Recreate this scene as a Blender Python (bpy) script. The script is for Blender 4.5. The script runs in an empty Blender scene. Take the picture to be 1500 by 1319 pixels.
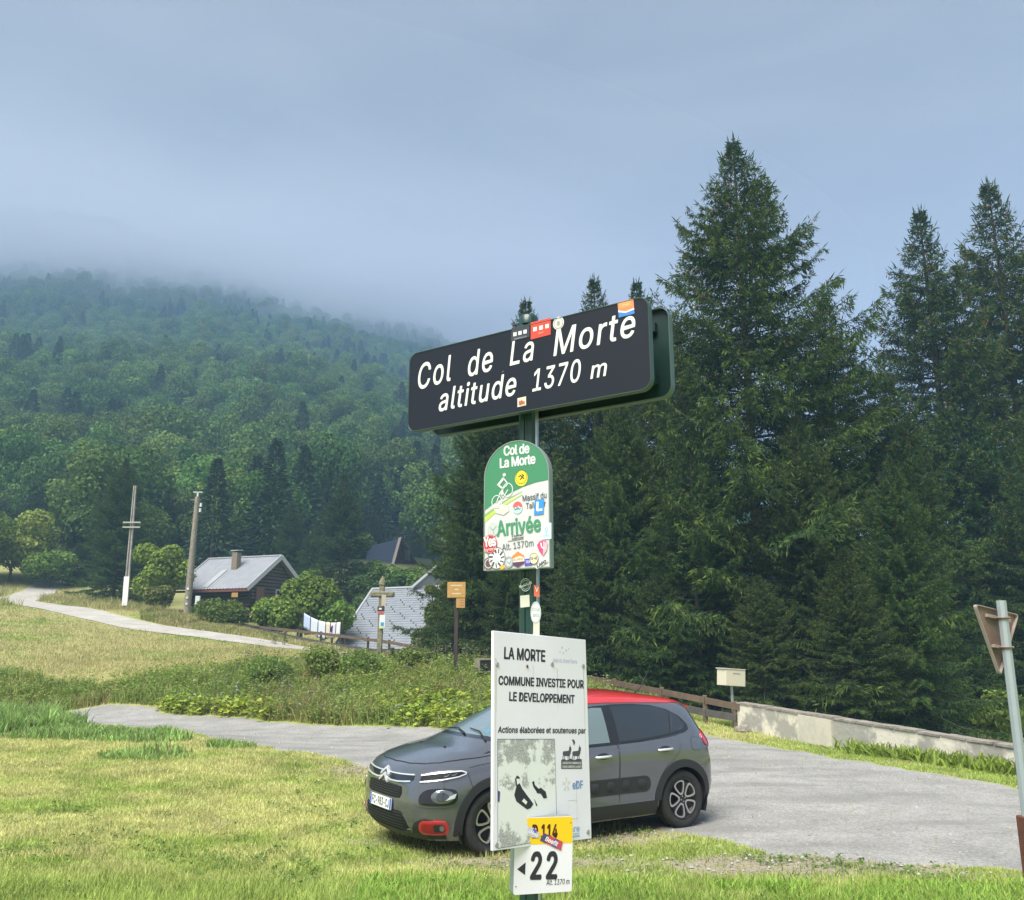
import bpy, bmesh, math, random
import numpy as np
from mathutils import Vector, Matrix, geometry
from mathutils.bvhtree import BVHTree

R = math.radians
sc = bpy.context.scene
COL = sc.collection
random.seed(7)
rng = np.random.default_rng(7)

# ------------------------------------------------------------------ camera, world, sun, exposure
CZ, PITCH, FPX = 2.06, 0.219, 1270.0
cam_d = bpy.data.cameras.new('camera')
cam = bpy.data.objects.new('camera', cam_d)
COL.objects.link(cam)
cam.location = (0, 0, CZ)
cam.rotation_euler = (math.pi / 2 + PITCH, 0, 0)
cam_d.sensor_width = 36
cam_d.lens = 36 * FPX / 1500
cam_d.clip_start, cam_d.clip_end = 0.05, 6000
sc.camera = cam
sc.view_settings.view_transform = 'Standard'
sc.view_settings.look = 'None'
sc.view_settings.gamma = 1
sc.view_settings.exposure = 2.40
sc.view_settings.use_curve_mapping = False
sc.render.engine = 'CYCLES'
sc.cycles.max_bounces = 8
sc.cycles.volume_bounces = 6
sc.cycles.diffuse_bounces = 3
sc.cycles.transparent_max_bounces = 8
sc.cycles.use_denoising = True

SUN_EL, SUN_AZ = 58.0, 212.0          # azimuth the light comes from: 0 = +Y, clockwise
world = bpy.data.worlds.new('World')
sc.world = world
world.use_nodes = True
wt = world.node_tree
wt.nodes.clear()
def wn(t, **k):
    n = wt.nodes.new(t)
    for a, b in k.items(): setattr(n, a, b)
    return n
w_out = wn('ShaderNodeOutputWorld'); w_bg = wn('ShaderNodeBackground')
w_sky = wn('ShaderNodeTexSky', sky_type='NISHITA', sun_disc=False, sun_elevation=R(SUN_EL), sun_rotation=R(SUN_AZ))
w_tc = wn('ShaderNodeTexCoord')
w_map = wn('ShaderNodeMapping'); w_map.inputs['Scale'].default_value = (1, 1, 3.2)
w_n1 = wn('ShaderNodeTexNoise'); w_n1.inputs['Scale'].default_value = 2.3; w_n1.inputs['Detail'].default_value = 7; w_n1.inputs['Roughness'].default_value = .52
w_n1.inputs['Distortion'].default_value = .5
w_rp = wn('ShaderNodeValToRGB')
w_rp.color_ramp.elements[0].position = .34; w_rp.color_ramp.elements[0].color = (1.36, 1.38, 1.60, 1)
w_rp.color_ramp.elements[1].position = .68; w_rp.color_ramp.elements[1].color = (1.74, 1.72, 1.92, 1)
e = w_rp.color_ramp.elements.new(.5); e.color = (1.51, 1.53, 1.76, 1)
w_mix = wn('ShaderNodeMix', data_type='RGBA'); w_mix.inputs[0].default_value = .96
wl = wt.links.new
wl(w_tc.outputs['Generated'], w_map.inputs[0]); wl(w_map.outputs[0], w_n1.inputs['Vector'])
wl(w_n1.outputs[0], w_rp.inputs[0]); wl(w_sky.outputs[0], w_mix.inputs[6]); wl(w_rp.outputs[0], w_mix.inputs[7])
# pale band of thinner cloud low in the sky, all the way round
w_sep = wn('ShaderNodeSeparateXYZ'); wl(w_tc.outputs['Generated'], w_sep.inputs[0])
w_mr = wn('ShaderNodeMapRange'); w_mr.inputs[1].default_value = .26; w_mr.inputs[2].default_value = .52
w_mr.inputs[3].default_value = 1.5; w_mr.inputs[4].default_value = 1.0
wl(w_sep.outputs[2], w_mr.inputs[0])
w_mul = wn('ShaderNodeVectorMath', operation='SCALE'); wl(w_mix.outputs[2], w_mul.inputs[0]); wl(w_mr.outputs[0], w_mul.inputs['Scale'])
wl(w_mul.outputs[0], w_bg.inputs[0]); w_bg.inputs[1].default_value = 0.047
wl(w_bg.outputs[0], w_out.inputs[0])

sd = bpy.data.lights.new('sun', 'SUN'); sd.energy = 1.5; sd.angle = R(42); sd.color = (1, .965, .90)
sun = bpy.data.objects.new('sun', sd); COL.objects.link(sun)
az = R(SUN_AZ)
sdir = Vector((math.sin(az) * math.cos(R(SUN_EL)), math.cos(az) * math.cos(R(SUN_EL)), math.sin(R(SUN_EL))))
sun.rotation_euler = sdir.to_track_quat('Z', 'Y').to_euler()
sun.location = (0, 0, 60)

# ------------------------------------------------------------------ helpers
cp, sp = math.cos(PITCH), math.sin(PITCH)
def ray(px, py):
    dx = (px - 750) / FPX; u = -(py - 659.5) / FPX
    return dx, cp - u * sp, sp + u * cp
def at(px, py, Y):
    "a measured point of the photograph at distance Y"
    dx, y, z = ray(px, py)
    return (dx * Y / y, Y, CZ + z * Y / y)
def gz(px, py, z=0.0):
    dx, y, zz = ray(px, py); t = (z - CZ) / zz
    return (dx * t, y * t)
def tag(o, label=None, cat=None, group=None, kind=None):
    if label: o['label'] = label
    if cat: o['category'] = cat
    if group: o['group'] = group
    if kind: o['kind'] = kind
    return o
def thing(name, label, cat, loc=(0, 0, 0), rot=(0, 0, 0), group=None):
    o = bpy.data.objects.new(name, None); COL.objects.link(o)
    o.empty_display_size = .2
    o.location = loc; o.rotation_euler = rot
    return tag(o, label, cat, group)
def link(name, me, parent=None, loc=(0, 0, 0), rot=(0, 0, 0)):
    o = bpy.data.objects.new(name, me); COL.objects.link(o)
    o.parent = parent; o.location = loc; o.rotation_euler = rot
    return o
def mesh_np(name, V, F, mats, col=None, smooth=False, mi=None):
    V = np.asarray(V, np.float32).reshape(-1, 3); F = np.asarray(F, np.int32)
    me = bpy.data.meshes.new(name)
    me.vertices.add(len(V)); me.vertices.foreach_set('co', V.ravel())
    k = F.shape[1]
    me.loops.add(F.size); me.loops.foreach_set('vertex_index', F.ravel())
    me.polygons.add(len(F)); me.polygons.foreach_set('loop_start', np.arange(0, F.size, k, dtype=np.int32))
    me.polygons.foreach_set('loop_total', np.full(len(F), k, np.int32))
    if smooth: me.polygons.foreach_set('use_smooth', np.ones(len(F), bool))
    for m in (mats if isinstance(mats, (list, tuple)) else [mats]): me.materials.append(m)
    if mi is not None: me.polygons.foreach_set('material_index', np.asarray(mi, np.int32))
    if col is not None:
        c = np.asarray(col, np.float32)
        if c.shape[1] == 3: c = np.concatenate([c, np.ones((len(c), 1), np.float32)], 1)
        a = me.color_attributes.new('Col', 'FLOAT_COLOR', 'POINT'); a.data.foreach_set('color', c.ravel())
    me.update(calc_edges=True)
    return me
class MB:
    "collects plain shapes and links them as one mesh"
    def __init__(s): s.v = []; s.f = []; s.m = []; s.sm = []
    def add(s, v, f, m=0, sm=False):
        n = len(s.v); s.v += [tuple(p) for p in v]; s.f += [tuple(i + n for i in q) for q in f]; s.m += [m] * len(f); s.sm += [sm] * len(f)
        return s
    def box(s, c, d, m=0, rot=None):
        x, y, z = d[0] / 2, d[1] / 2, d[2] / 2
        v = [Vector((a * x, b * y, e_ * z)) for a in (-1, 1) for b in (-1, 1) for e_ in (-1, 1)]
        if rot is not None: v = [rot @ p for p in v]
        c = Vector(c)
        return s.add([p + c for p in v], [(0, 1, 3, 2), (4, 6, 7, 5), (0, 4, 5, 1), (2, 3, 7, 6), (0, 2, 6, 4), (1, 5, 7, 3)], m)
    def bar(s, a, b, w, h, m=0, up=(0, 0, 1)):
        a, b = Vector(a), Vector(b); d = (b - a); L = d.length; d.normalize()
        side = d.cross(Vector(up)); side.normalize(); u = side.cross(d)
        rot = Matrix((d, side, u)).transposed()
        return s.box((a + b) / 2, (L, w, h), m, rot)
    def tube(s, pts, rad, n=10, m=0, caps=True, sm=True):
        pts = [Vector(p) for p in pts]
        if not isinstance(rad, (list, tuple)): rad = [rad] * len(pts)
        vs = []; fs = []; pu = None
        for i, p in enumerate(pts):
            d = (pts[min(i + 1, len(pts) - 1)] - pts[max(i - 1, 0)]).normalized()
            u = d.cross(Vector((0, 0, 1)) if abs(d.z) < .9 else Vector((1, 0, 0))).normalized() if pu is None else (pu - d * pu.dot(d)).normalized()
            pu = u; w = d.cross(u)
            for k in range(n):
                a = 2 * math.pi * k / n; vs.append(p + (u * math.cos(a) + w * math.sin(a)) * rad[i])
        for i in range(len(pts) - 1):
            for k in range(n):
                fs.append((i * n + k, i * n + (k + 1) % n, (i + 1) * n + (k + 1) % n, (i + 1) * n + k))
        s.add(vs, fs, m, sm)
        if caps:
            s.add(vs[:n], [tuple(range(n))[::-1]], m); s.add(vs[-n:], [tuple(range(n))], m)
        return s
    def prism(s, poly, y0, y1, m=0, axis='y'):
        "poly in (x,z) pushed from y0 to y1"
        n = len(poly)
        P = lambda p, y: (p[0], y, p[1]) if axis == 'y' else ((y, p[0], p[1]) if axis == 'x' else (p[0], p[1], y))
        v = [P(p, y0) for p in poly] + [P(p, y1) for p in poly]
        f = [tuple(range(n)), tuple(range(2 * n - 1, n - 1, -1))] + [(i, i + n, (i + 1) % n + n, (i + 1) % n) for i in range(n)]
        return s.add(v, f, m)
    def mesh(s, name, mats):
        me = bpy.data.meshes.new(name); me.from_pydata(s.v, [], s.f)
        for mm in (mats if isinstance(mats, (list, tuple)) else [mats]): me.materials.append(mm)
        me.polygons.foreach_set('material_index', s.m); me.polygons.foreach_set('use_smooth', s.sm)
        bm = bmesh.new(); bm.from_mesh(me); bmesh.ops.recalc_face_normals(bm, faces=bm.faces); bm.to_mesh(me); bm.free()
        return me
    def build(s, name, mats, parent=None, loc=(0, 0, 0), rot=(0, 0, 0)):
        return link(name, s.mesh(name, mats), parent, loc, rot)
def bevel(o, w=.004, seg=2):
    b = o.modifiers.new('bevel', 'BEVEL'); b.width = w; b.segments = seg; b.limit_method = 'ANGLE'; b.angle_limit = R(40)
    return o

def vhash(ix, iy, seed):
    h = (ix.astype(np.int64) * 374761393 + iy.astype(np.int64) * 668265263 + seed * 974711) & 0x7fffffff
    h = ((h ^ (h >> 13)) * 1274126177) & 0x7fffffff
    return ((h ^ (h >> 16)) & 0xffff) / 65535.0
def vn(x, y, s, seed=0):
    "value noise, cell size s, 0..1"
    x = np.asarray(x, float) / s; y = np.asarray(y, float) / s
    ix = np.floor(x); iy = np.floor(y); fx = x - ix; fy = y - iy
    fx = fx * fx * (3 - 2 * fx); fy = fy * fy * (3 - 2 * fy)
    a = vhash(ix, iy, seed); b = vhash(ix + 1, iy, seed); c = vhash(ix, iy + 1, seed); d = vhash(ix + 1, iy + 1, seed)
    return (a * (1 - fx) + b * fx) * (1 - fy) + (c * (1 - fx) + d * fx) * fy
def fbm(x, y, s, seed=0, o=3):
    t = 0; w = 0
    for k in range(o):
        t = t + vn(x, y, s / 2 ** k, seed + k * 17) * .5 ** k; w += .5 ** k
    return t / w
def sstep(a, b, x):
    t = np.clip((np.asarray(x, float) - a) / (b - a), 0, 1); return t * t * (3 - 2 * t)
def inpoly(x, y, poly):
    x = np.asarray(x); y = np.asarray(y); r = np.zeros(x.shape, bool); n = len(poly)
    for i in range(n):
        x0, y0 = poly[i]; x1, y1 = poly[(i + 1) % n]
        if y0 == y1: continue
        cnd = ((y0 > y) != (y1 > y)) & (x < (x1 - x0) * (y - y0) / (y1 - y0) + x0)
        r ^= cnd
    return r

# ------------------------------------------------------------------ materials
def mat(name, color=(.5, .5, .5), rough=.6, metal=0, spec=.5, noise=None, bump=None, coat=0, attr=False, trans=0, objrand=0):
    """noise = (scale, amount, colour2, detail); bump = (scale, strength, distance)"""
    m = bpy.data.materials.new(name); m.use_nodes = True
    t = m.node_tree; b = t.nodes['Principled BSDF']; L = t.links.new
    b.inputs['Roughness'].default_value = rough; b.inputs['Metallic'].default_value = metal
    b.inputs['Specular IOR Level'].default_value = spec; b.inputs['Coat Weight'].default_value = coat
    b.inputs['Coat Roughness'].default_value = .04
    b.inputs['Base Color'].default_value = (*color, 1)
    src = None
    tc = t.nodes.new('ShaderNodeTexCoord')
    if attr:
        a = t.nodes.new('ShaderNodeAttribute'); a.attribute_name = 'Col'; src = a.outputs['Color']
    if noise:
        n = t.nodes.new('ShaderNodeTexNoise'); n.inputs['Scale'].default_value = noise[0]; n.inputs['Detail'].default_value = noise[3] if len(noise) > 3 else 5
        n.inputs['Roughness'].default_value = .6
        L(tc.outputs['Object'], n.inputs['Vector'])
        rp = t.nodes.new('ShaderNodeMapRange'); rp.inputs[1].default_value = .35; rp.inputs[2].default_value = .65; rp.inputs[4].default_value = noise[1]
        L(n.outputs[0], rp.inputs[0])
        mx = t.nodes.new('ShaderNodeMix'); mx.data_type = 'RGBA'; L(rp.outputs[0], mx.inputs[0])
        if src: L(src, mx.inputs[6])
        else: mx.inputs[6].default_value = (*color, 1)
        mx.inputs[7].default_value = (*noise[2], 1); src = mx.outputs[2]
    if objrand:
        oi = t.nodes.new('ShaderNodeObjectInfo'); hs = t.nodes.new('ShaderNodeHueSaturation')
        mr = t.nodes.new('ShaderNodeMapRange'); mr.inputs[3].default_value = 1 - objrand; mr.inputs[4].default_value = 1 + objrand
        L(oi.outputs['Random'], mr.inputs[0]); L(mr.outputs[0], hs.inputs['Value'])
        mh = t.nodes.new('ShaderNodeMapRange'); mh.inputs[3].default_value = .525; mh.inputs[4].default_value = .478
        ml = t.nodes.new('ShaderNodeMath'); ml.operation = 'MULTIPLY'; ml.inputs[1].default_value = 7.31; fr = t.nodes.new('ShaderNodeMath'); fr.operation = 'FRACT'
        L(oi.outputs['Random'], ml.inputs[0]); L(ml.outputs[0], fr.inputs[0]); L(fr.outputs[0], mh.inputs[0]); L(mh.outputs[0], hs.inputs['Hue'])
        if src: L(src, hs.inputs['Color'])
        else: hs.inputs['Color'].default_value = (*color, 1)
        src = hs.outputs[0]
    if src: L(src, b.inputs['Base Color'])
    if bump:
        n2 = t.nodes.new('ShaderNodeTexNoise'); n2.inputs['Scale'].default_value = bump[0]; n2.inputs['Detail'].default_value = 4
        L(tc.outputs['Object'], n2.inputs['Vector'])
        bp = t.nodes.new('ShaderNodeBump'); bp.inputs['Strength'].default_value = bump[1]; bp.inputs['Distance'].default_value = bump[2]
        L(n2.outputs[0], bp.inputs['Height']); L(bp.outputs[0], b.inputs['Normal'])
    if trans:
        tr = t.nodes.new('ShaderNodeBsdfTranslucent'); ms = t.nodes.new('ShaderNodeMixShader'); ms.inputs[0].default_value = trans
        if src: L(src, tr.inputs[0])
        else: tr.inputs[0].default_value = (*color, 1)
        L(b.outputs[0], ms.inputs[1]); L(tr.outputs[0], ms.inputs[2]); L(ms.outputs[0], t.nodes['Material Output'].inputs[0])
    return m
M = {}
M['leaf'] = mat('leaf', attr=True, rough=.7, spec=.15, trans=.32, objrand=.22)
M['needle'] = mat('needle', attr=True, rough=.75, spec=.12, trans=.15, objrand=.1)
M['blade'] = mat('blade', attr=True, rough=.6, spec=.25, trans=.3)
M['bark'] = mat('bark', (.10, .08, .06), .9, noise=(6, .8, (.05, .04, .03)), bump=(20, .6, .02))
M['wood_grey'] = mat('wood_grey', (.30, .27, .22), .85, noise=(9, .8, (.16, .14, .11)), bump=(30, .4, .01))
M['wood_brown'] = mat('wood_brown', (.22, .13, .08), .8, noise=(7, .8, (.12, .08, .05)), bump=(30, .4, .01))
M['wood_dark'] = mat('wood_dark', (.055, .04, .035), .8, noise=(5, .7, (.03, .02, .018)), bump=(20, .4, .01))
M['black'] = mat('black', (.02, .02, .022), .6)
M['white'] = mat('white', (.8, .8, .78), .5)
# ------------------------------------------------------------------ terrain
CTRL_PX = [(0,1010,29),(200,1010,28.5),(380,990,29),(500,988,28),(620,990,27),(667,992,26),(60,1046,28),(250,1051,25.6),(400,1060,24),(530,1068,22.5),(640,1074,21.5),
 (0,890,55),(0,950,38),(120,905,52),(210,917,50),(183,893,57),(275,903,57),(300,905,62),(380,935,47),(460,952,43),(560,962,41),(640,975,38),
 (760,1000,32),(870,1020,27.5),(1000,1054,23.5),(300,918,52),(0,868,72),(100,866,76),(350,915,58),(250,960,38),(100,960,38),(350,955,38),(500,975,33)]
CTRL_W = [(0,0,.46),(-5,0,.5),(5,0,.42),(-8,-15,.6),(8,-15,.5),(0,4,.42),(-5,4,.5),(5,4,.35),(-6,7.5,.22),(0,7.2,.17),(4.4,7,.12),(-2,8.2,.06),(2,8.1,.05),
 (-1.2,9.5,0),(.8,9.6,0),(1.5,11.4,0),(3,12,0),(-1,12,0),(4.4,8.3,.03),(6,8.5,.02),(5,10,.0),(6.9,12.4,.0),(10,10,-.1),(14,8,-.2),(-4,10,.03),(-8,10,.08),(-4,14,0),(-9,15,.05),
 (-7,20,.05),(-12,22,.08),(-14,18,.15),(-3,18,0),(1,17,0),(3,20,0),(5.4,22,.03),(8.2,15,-.02),(12,14,-.2),(9,20,-.3),(14,24,-.9),(8,28,-.4),(2,30,.3),(18,14,-.5),(25,20,-1.5),
 (-20,28,.3),(-25,30,.9),(-30,20,.6),(-22,26,.1),(-3,48,.5),(-7,58,.4),(3,42,-.1),(10,38,-.9),(20,34,-1.5),(30,50,-3.2),(15,60,-2),(2,75,1.5),(-8,75,4.0),(30,90,-3),(10,95,3),
 (-12,90,9.6),(-20,78,6.2),(-30,95,10.5),(-50,60,6.2),(-50,90,10.5),(-60,40,3.8),(-45,30,2.0),(35,10,-1.2),(-35,5,.9),(0,105,10),(-20,110,12)]
CP = np.array([at(*q) for q in CTRL_PX] + CTRL_W)
def _k(r2): return np.where(r2 > 1e-9, r2 * np.log(np.maximum(r2, 1e-12)) * .5, 0)
def _solve():
    n = len(CP); P = CP[:, :2] / 10
    K = _k(((P[:, None] - P[None]) ** 2).sum(-1)) + np.eye(n) * .004
    A = np.zeros((n + 3, n + 3)); A[:n, :n] = K; A[:n, n] = 1; A[:n, n + 1:] = P; A[n, :n] = 1; A[n + 1:, :n] = P.T
    return np.linalg.solve(A, np.concatenate([CP[:, 2], [0, 0, 0]]))
TW = _solve()
def tps(x, y):
    x = np.clip(np.asarray(x, float), -62, 36) / 10; y = np.clip(np.asarray(y, float), -16, 110) / 10
    sh = x.shape; x = x.ravel(); y = y.ravel(); out = np.empty(len(x)); P = CP[:, :2] / 10; n = len(P)
    for i in range(0, len(x), 20000):
        a, b = x[i:i + 20000], y[i:i + 20000]
        r2 = (a[:, None] - P[None, :, 0]) ** 2 + (b[:, None] - P[None, :, 1]) ** 2
        out[i:i + 20000] = _k(r2) @ TW[:n] + TW[n] + TW[n + 1] * a + TW[n + 2] * b
    return out.reshape(sh)
def Zg(x, y):
    x = np.asarray(x, float); y = np.asarray(y, float); x, y = np.broadcast_arrays(x, y)
    near = tps(x, y)
    t = sstep(85, 135, y)
    Rr = np.interp(x, [-900, -600, -378, -227, -126, -55, 20, 126, 300, 520], [240, 290, 292, 268, 222, 202, 150, 100, 30, -20])
    base = np.interp(x, [-120, -30, 0, 20, 60, 200], [16, 12, 8, 1, -4, -8])
    tt = np.clip((y - 95) / 510, 0, 1)
    back = 1 - .35 * sstep(620, 1100, y)
    hill = base + Rr * tt ** 1.12 * back
    env = sstep(120, 260, y)
    hill = hill + env * (fbm(x + .35 * y, y * .5, 110, 3, 3) - .5) * 34
    z = near * (1 - t) + hill * t
    lumps = (fbm(x, y, 1.1, 5, 3) - .5) * .05 * (1 - sstep(60, 90, y))
    return z + lumps
def zg(x, y): return float(Zg(np.array([x]), np.array([y]))[0])

ROAD_PX = [(40,1040),(200,1046),(400,1057),(530,1065),(640,1070),(760,1068),(880,1062),(980,1063),(1040,1078),(1200,1102),(1350,1130),(1500,1160),(1800,1225),(2000,1330),
           (1500,1279),(1400,1276),(1300,1272),(1150,1252),(1050,1232),(960,1218),(850,1190),(720,1160),(600,1140),(540,1128),(500,1116),(400,1100),(320,1084),(240,1066),(160,1058),(90,1053),(30,1048)]
ROAD = [gz(*q) for q in ROAD_PX]
LANE_PX = [(100,862,92),(75,867,80),(40,871,70),(18,880,64),(60,891,58),(120,901,54),(210,916,49.5),(300,928,46.5),(400,940,44),(465,952,42),(560,968,38),(680,1000,32),(760,1025,27.5),(810,1050,24),(830,1062,22.5)]
LANE = [at(*q)[:2] for q in LANE_PX]
def lane_dist(x, y):
    d = np.full(np.shape(x), 1e9)
    for (a, b), (c_, e_) in zip(LANE, LANE[1:]):
        vx, vy = c_ - a, e_ - b; t = np.clip(((x - a) * vx + (y - b) * vy) / (vx * vx + vy * vy), 0, 1)
        d = np.minimum(d, np.hypot(x - a - vx * t, y - b - vy * t))
    return d
def straw(x, y):
    "0 green .. 1 dry"
    n = fbm(x * .8, y, 2.6, 11, 4) * .6 + fbm(x, y, .7, 21, 2) * .4
    far = sstep(24, 34, y)
    near_green = 1 - sstep(7.2, 8.6, y + (vn(x, y, .6, 4) - .5) * .8)
    n = n + .11 * (1 - sstep(-5, .5, x)) * (1 - near_green)
    v = sstep(.40, .66, n) * (.62 + .38 * far)
    return np.clip(v * (1 - near_green * .9) + far * .08, 0, 1)
def dirt(x, y):
    a = np.exp(-(((x - 2.6) / 1.7) ** 2 + ((y - 8.75) / .55) ** 2)) * 1.3
    e_ = np.exp(-(((x - .2) / 1.9) ** 2 + ((y - 8.9) / .5) ** 2)) * .9
    b = np.exp(-(((x + 2.2) / 1.2) ** 2 + ((y - 15.6) / 2.2) ** 2)) * .6
    c_ = np.exp(-(((x - 4.2) / 2.4) ** 2 + ((y - 8.35) / .35) ** 2)) * .45
    d_ = np.exp(-(((x - .6) / 2.2) ** 2 + ((y - 10.6) / .9) ** 2)) * .9
    n = fbm(x, y, .55, 31, 3)
    return np.clip((np.maximum.reduce([a, b, c_, d_, e_]) + (n - .5) * 1.1 - .25) * 2, 0, 1)

def axis(lo, hi, fine_lo, fine_hi, h, g):
    a = list(np.arange(fine_lo, fine_hi, h)); s = h; v = a[-1]
    while v < hi: s *= g; v += s; a.append(v)
    s = h; v = a[0]
    while v > lo: s *= g; v -= s; a.insert(0, v)
    return np.array(a)
xs = axis(-1500, 1500, -14, 10, .34, 1.05); ys = axis(-900, 1800, 5, 32, .34, 1.035)
GX, GY = np.meshgrid(xs, ys); GZ = Zg(GX, GY)
nx, ny = len(xs), len(ys)
idx = np.arange(nx * ny).reshape(ny, nx)
F = np.stack([idx[:-1, :-1], idx[:-1, 1:], idx[1:, 1:], idx[1:, :-1]], -1).reshape(-1, 4)
gcol = np.zeros((nx * ny, 3)); gcol[:, 0] = straw(GX, GY).ravel(); gcol[:, 1] = dirt(GX, GY).ravel()
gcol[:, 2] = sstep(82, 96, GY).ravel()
def ground_mat():
    m = bpy.data.materials.new('grass_ground'); m.use_nodes = True; t = m.node_tree; L = t.links.new; b = t.nodes['Principled BSDF']
    b.inputs['Roughness'].default_value = .95; b.inputs['Specular IOR Level'].default_value = .1
    a = t.nodes.new('ShaderNodeAttribute'); a.attribute_name = 'Col'; s = t.nodes.new('ShaderNodeSeparateColor'); L(a.outputs['Color'], s.inputs[0])
    tc = t.nodes.new('ShaderNodeTexCoord')
    def nz(scale, lo, hi, det=6):
        n = t.nodes.new('ShaderNodeTexNoise'); n.inputs['Scale'].default_value = scale; n.inputs['Detail'].default_value = det; n.inputs['Roughness'].default_value = .65
        L(tc.outputs['Object'], n.inputs['Vector']); r = t.nodes.new('ShaderNodeMapRange'); r.inputs[1].default_value = lo; r.inputs[2].default_value = hi; L(n.outputs[0], r.inputs[0]); return r.outputs[0]
    def mix(f, c1, c2):
        x = t.nodes.new('ShaderNodeMix'); x.data_type = 'RGBA'
        if hasattr(f, 'links'): L(f, x.inputs[0])
        else: x.inputs[0].default_value = f
        for k, c in ((6, c1), (7, c2)):
            if isinstance(c, tuple): x.inputs[k].default_value = (*c, 1)
            else: L(c, x.inputs[k])
        return x.outputs[2]
    g = mix(nz(9, .35, .65), (.22, .28, .07), (.32, .38, .11))
    st = mix(nz(14, .35, .65), (.30, .29, .11), (.38, .345, .16))
    ad = t.nodes.new('ShaderNodeMath'); ad.operation = 'ADD'; L(s.outputs[0], ad.inputs[0])
    sb = t.nodes.new('ShaderNodeMath'); sb.operation = 'MULTIPLY_ADD'; L(nz(3.1, .3, .7), sb.inputs[0]); sb.inputs[1].default_value = .7; sb.inputs[2].default_value = -.35
    L(sb.outputs[0], ad.inputs[1]); ad.use_clamp = True
    c = mix(ad.outputs[0], g, st)
    dt = mix(nz(25, .35, .65), (.24, .20, .15), (.36, .32, .25))
    c = mix(s.outputs[1], c, dt)
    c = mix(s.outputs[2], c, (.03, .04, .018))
    L(c, b.inputs['Base Color'])
    n2 = t.nodes.new('ShaderNodeTexNoise'); n2.inputs['Scale'].default_value = 22; n2.inputs['Detail'].default_value = 6; L(tc.outputs['Object'], n2.inputs['Vector'])
    bp = t.nodes.new('ShaderNodeBump'); bp.inputs['Strength'].default_value = .8; bp.inputs['Distance'].default_value = .03; L(n2.outputs[0], bp.inputs['Height']); L(bp.outputs[0], b.inputs['Normal'])
    return m
ground = link('ground', mesh_np('ground', np.stack([GX.ravel(), GY.ravel(), GZ.ravel()], 1), F, ground_mat(), gcol, smooth=True))
tag(ground, kind='structure')

def gravel_mat(name, c1, c2, c3):
    m = bpy.data.materials.new(name); m.use_nodes = True; t = m.node_tree; L = t.links.new; b = t.nodes['Principled BSDF']
    b.inputs['Roughness'].default_value = .9; b.inputs['Specular IOR Level'].default_value = .2
    tc = t.nodes.new('ShaderNodeTexCoord'); mp = t.nodes.new('ShaderNodeMapping'); L(tc.outputs['Object'], mp.inputs[0])
    v = t.nodes.new('ShaderNodeTexVoronoi'); v.inputs['Scale'].default_value = 42; L(mp.outputs[0], v.inputs['Vector'])
    n = t.nodes.new('ShaderNodeTexNoise'); n.inputs['Scale'].default_value = .9; n.inputs['Detail'].default_value = 8; n.inputs['Roughness'].default_value = .7; L(tc.outputs['Object'], n.inputs['Vector'])
    r = t.nodes.new('ShaderNodeMapRange'); r.inputs[1].default_value = .38; r.inputs[2].default_value = .62; L(n.outputs[0], r.inputs[0])
    x = t.nodes.new('ShaderNodeMix'); x.data_type = 'RGBA'; x.inputs[6].default_value = (*c1, 1); x.inputs[7].default_value = (*c2, 1); L(r.outputs[0], x.inputs[0])
    w = t.nodes.new('ShaderNodeTexWhiteNoise'); L(v.outputs['Color'], w.inputs['Vector'])
    r2 = t.nodes.new('ShaderNodeMapRange'); r2.inputs[3].default_value = .78; r2.inputs[4].default_value = 1.15; L(w.outputs[0], r2.inputs[0])
    vm = t.nodes.new('ShaderNodeVectorMath'); vm.operation = 'SCALE'; L(x.outputs[2], vm.inputs[0]); L(r2.outputs[0], vm.inputs['Scale'])
    # long wheel-worn streaks along the road
    mp2 = t.nodes.new('ShaderNodeMapping'); mp2.inputs['Rotation'].default_value = (0, 0, R(27)); mp2.inputs['Scale'].default_value = (.35, 1.15, 1); L(tc.outputs['Object'], mp2.inputs[0])
    n3 = t.nodes.new('ShaderNodeTexNoise'); n3.inputs['Scale'].default_value = 1.3; n3.inputs['Detail'].default_value = 6; L(mp2.outputs[0], n3.inputs['Vector'])
    r3 = t.nodes.new('ShaderNodeMapRange'); r3.inputs[1].default_value = .48; r3.inputs[2].default_value = .66; r3.inputs[4].default_value = .5; L(n3.outputs[0], r3.inputs[0])
    x2 = t.nodes.new('ShaderNodeMix'); x2.data_type = 'RGBA'; L(r3.outputs[0], x2.inputs[0]); L(vm.outputs[0], x2.inputs[6]); x2.inputs[7].default_value = (*c3, 1)
    L(x2.outputs[2], b.inputs['Base Color'])
    bp = t.nodes.new('ShaderNodeBump'); bp.inputs['Strength'].default_value = .9; bp.inputs['Distance'].default_value = .012
    L(v.outputs['Distance'], bp.inputs['Height']); L(bp.outputs[0], b.inputs['Normal'])
    return m
M['gravel'] = gravel_mat('gravel', (.27, .265, .25), (.36, .35, .33), (.19, .185, .17))
M['lane'] = gravel_mat('lane_gravel', (.40, .38, .34), (.50, .47, .42), (.34, .32, .28))
def roadmask(x, y):
    jx = (fbm(x, y, 1.3, 41, 4) - .5) * .9; jy = (fbm(x, y, 1.3, 61, 4) - .5) * .9
    return inpoly(x + jx, y + jy, ROAD)
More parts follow.
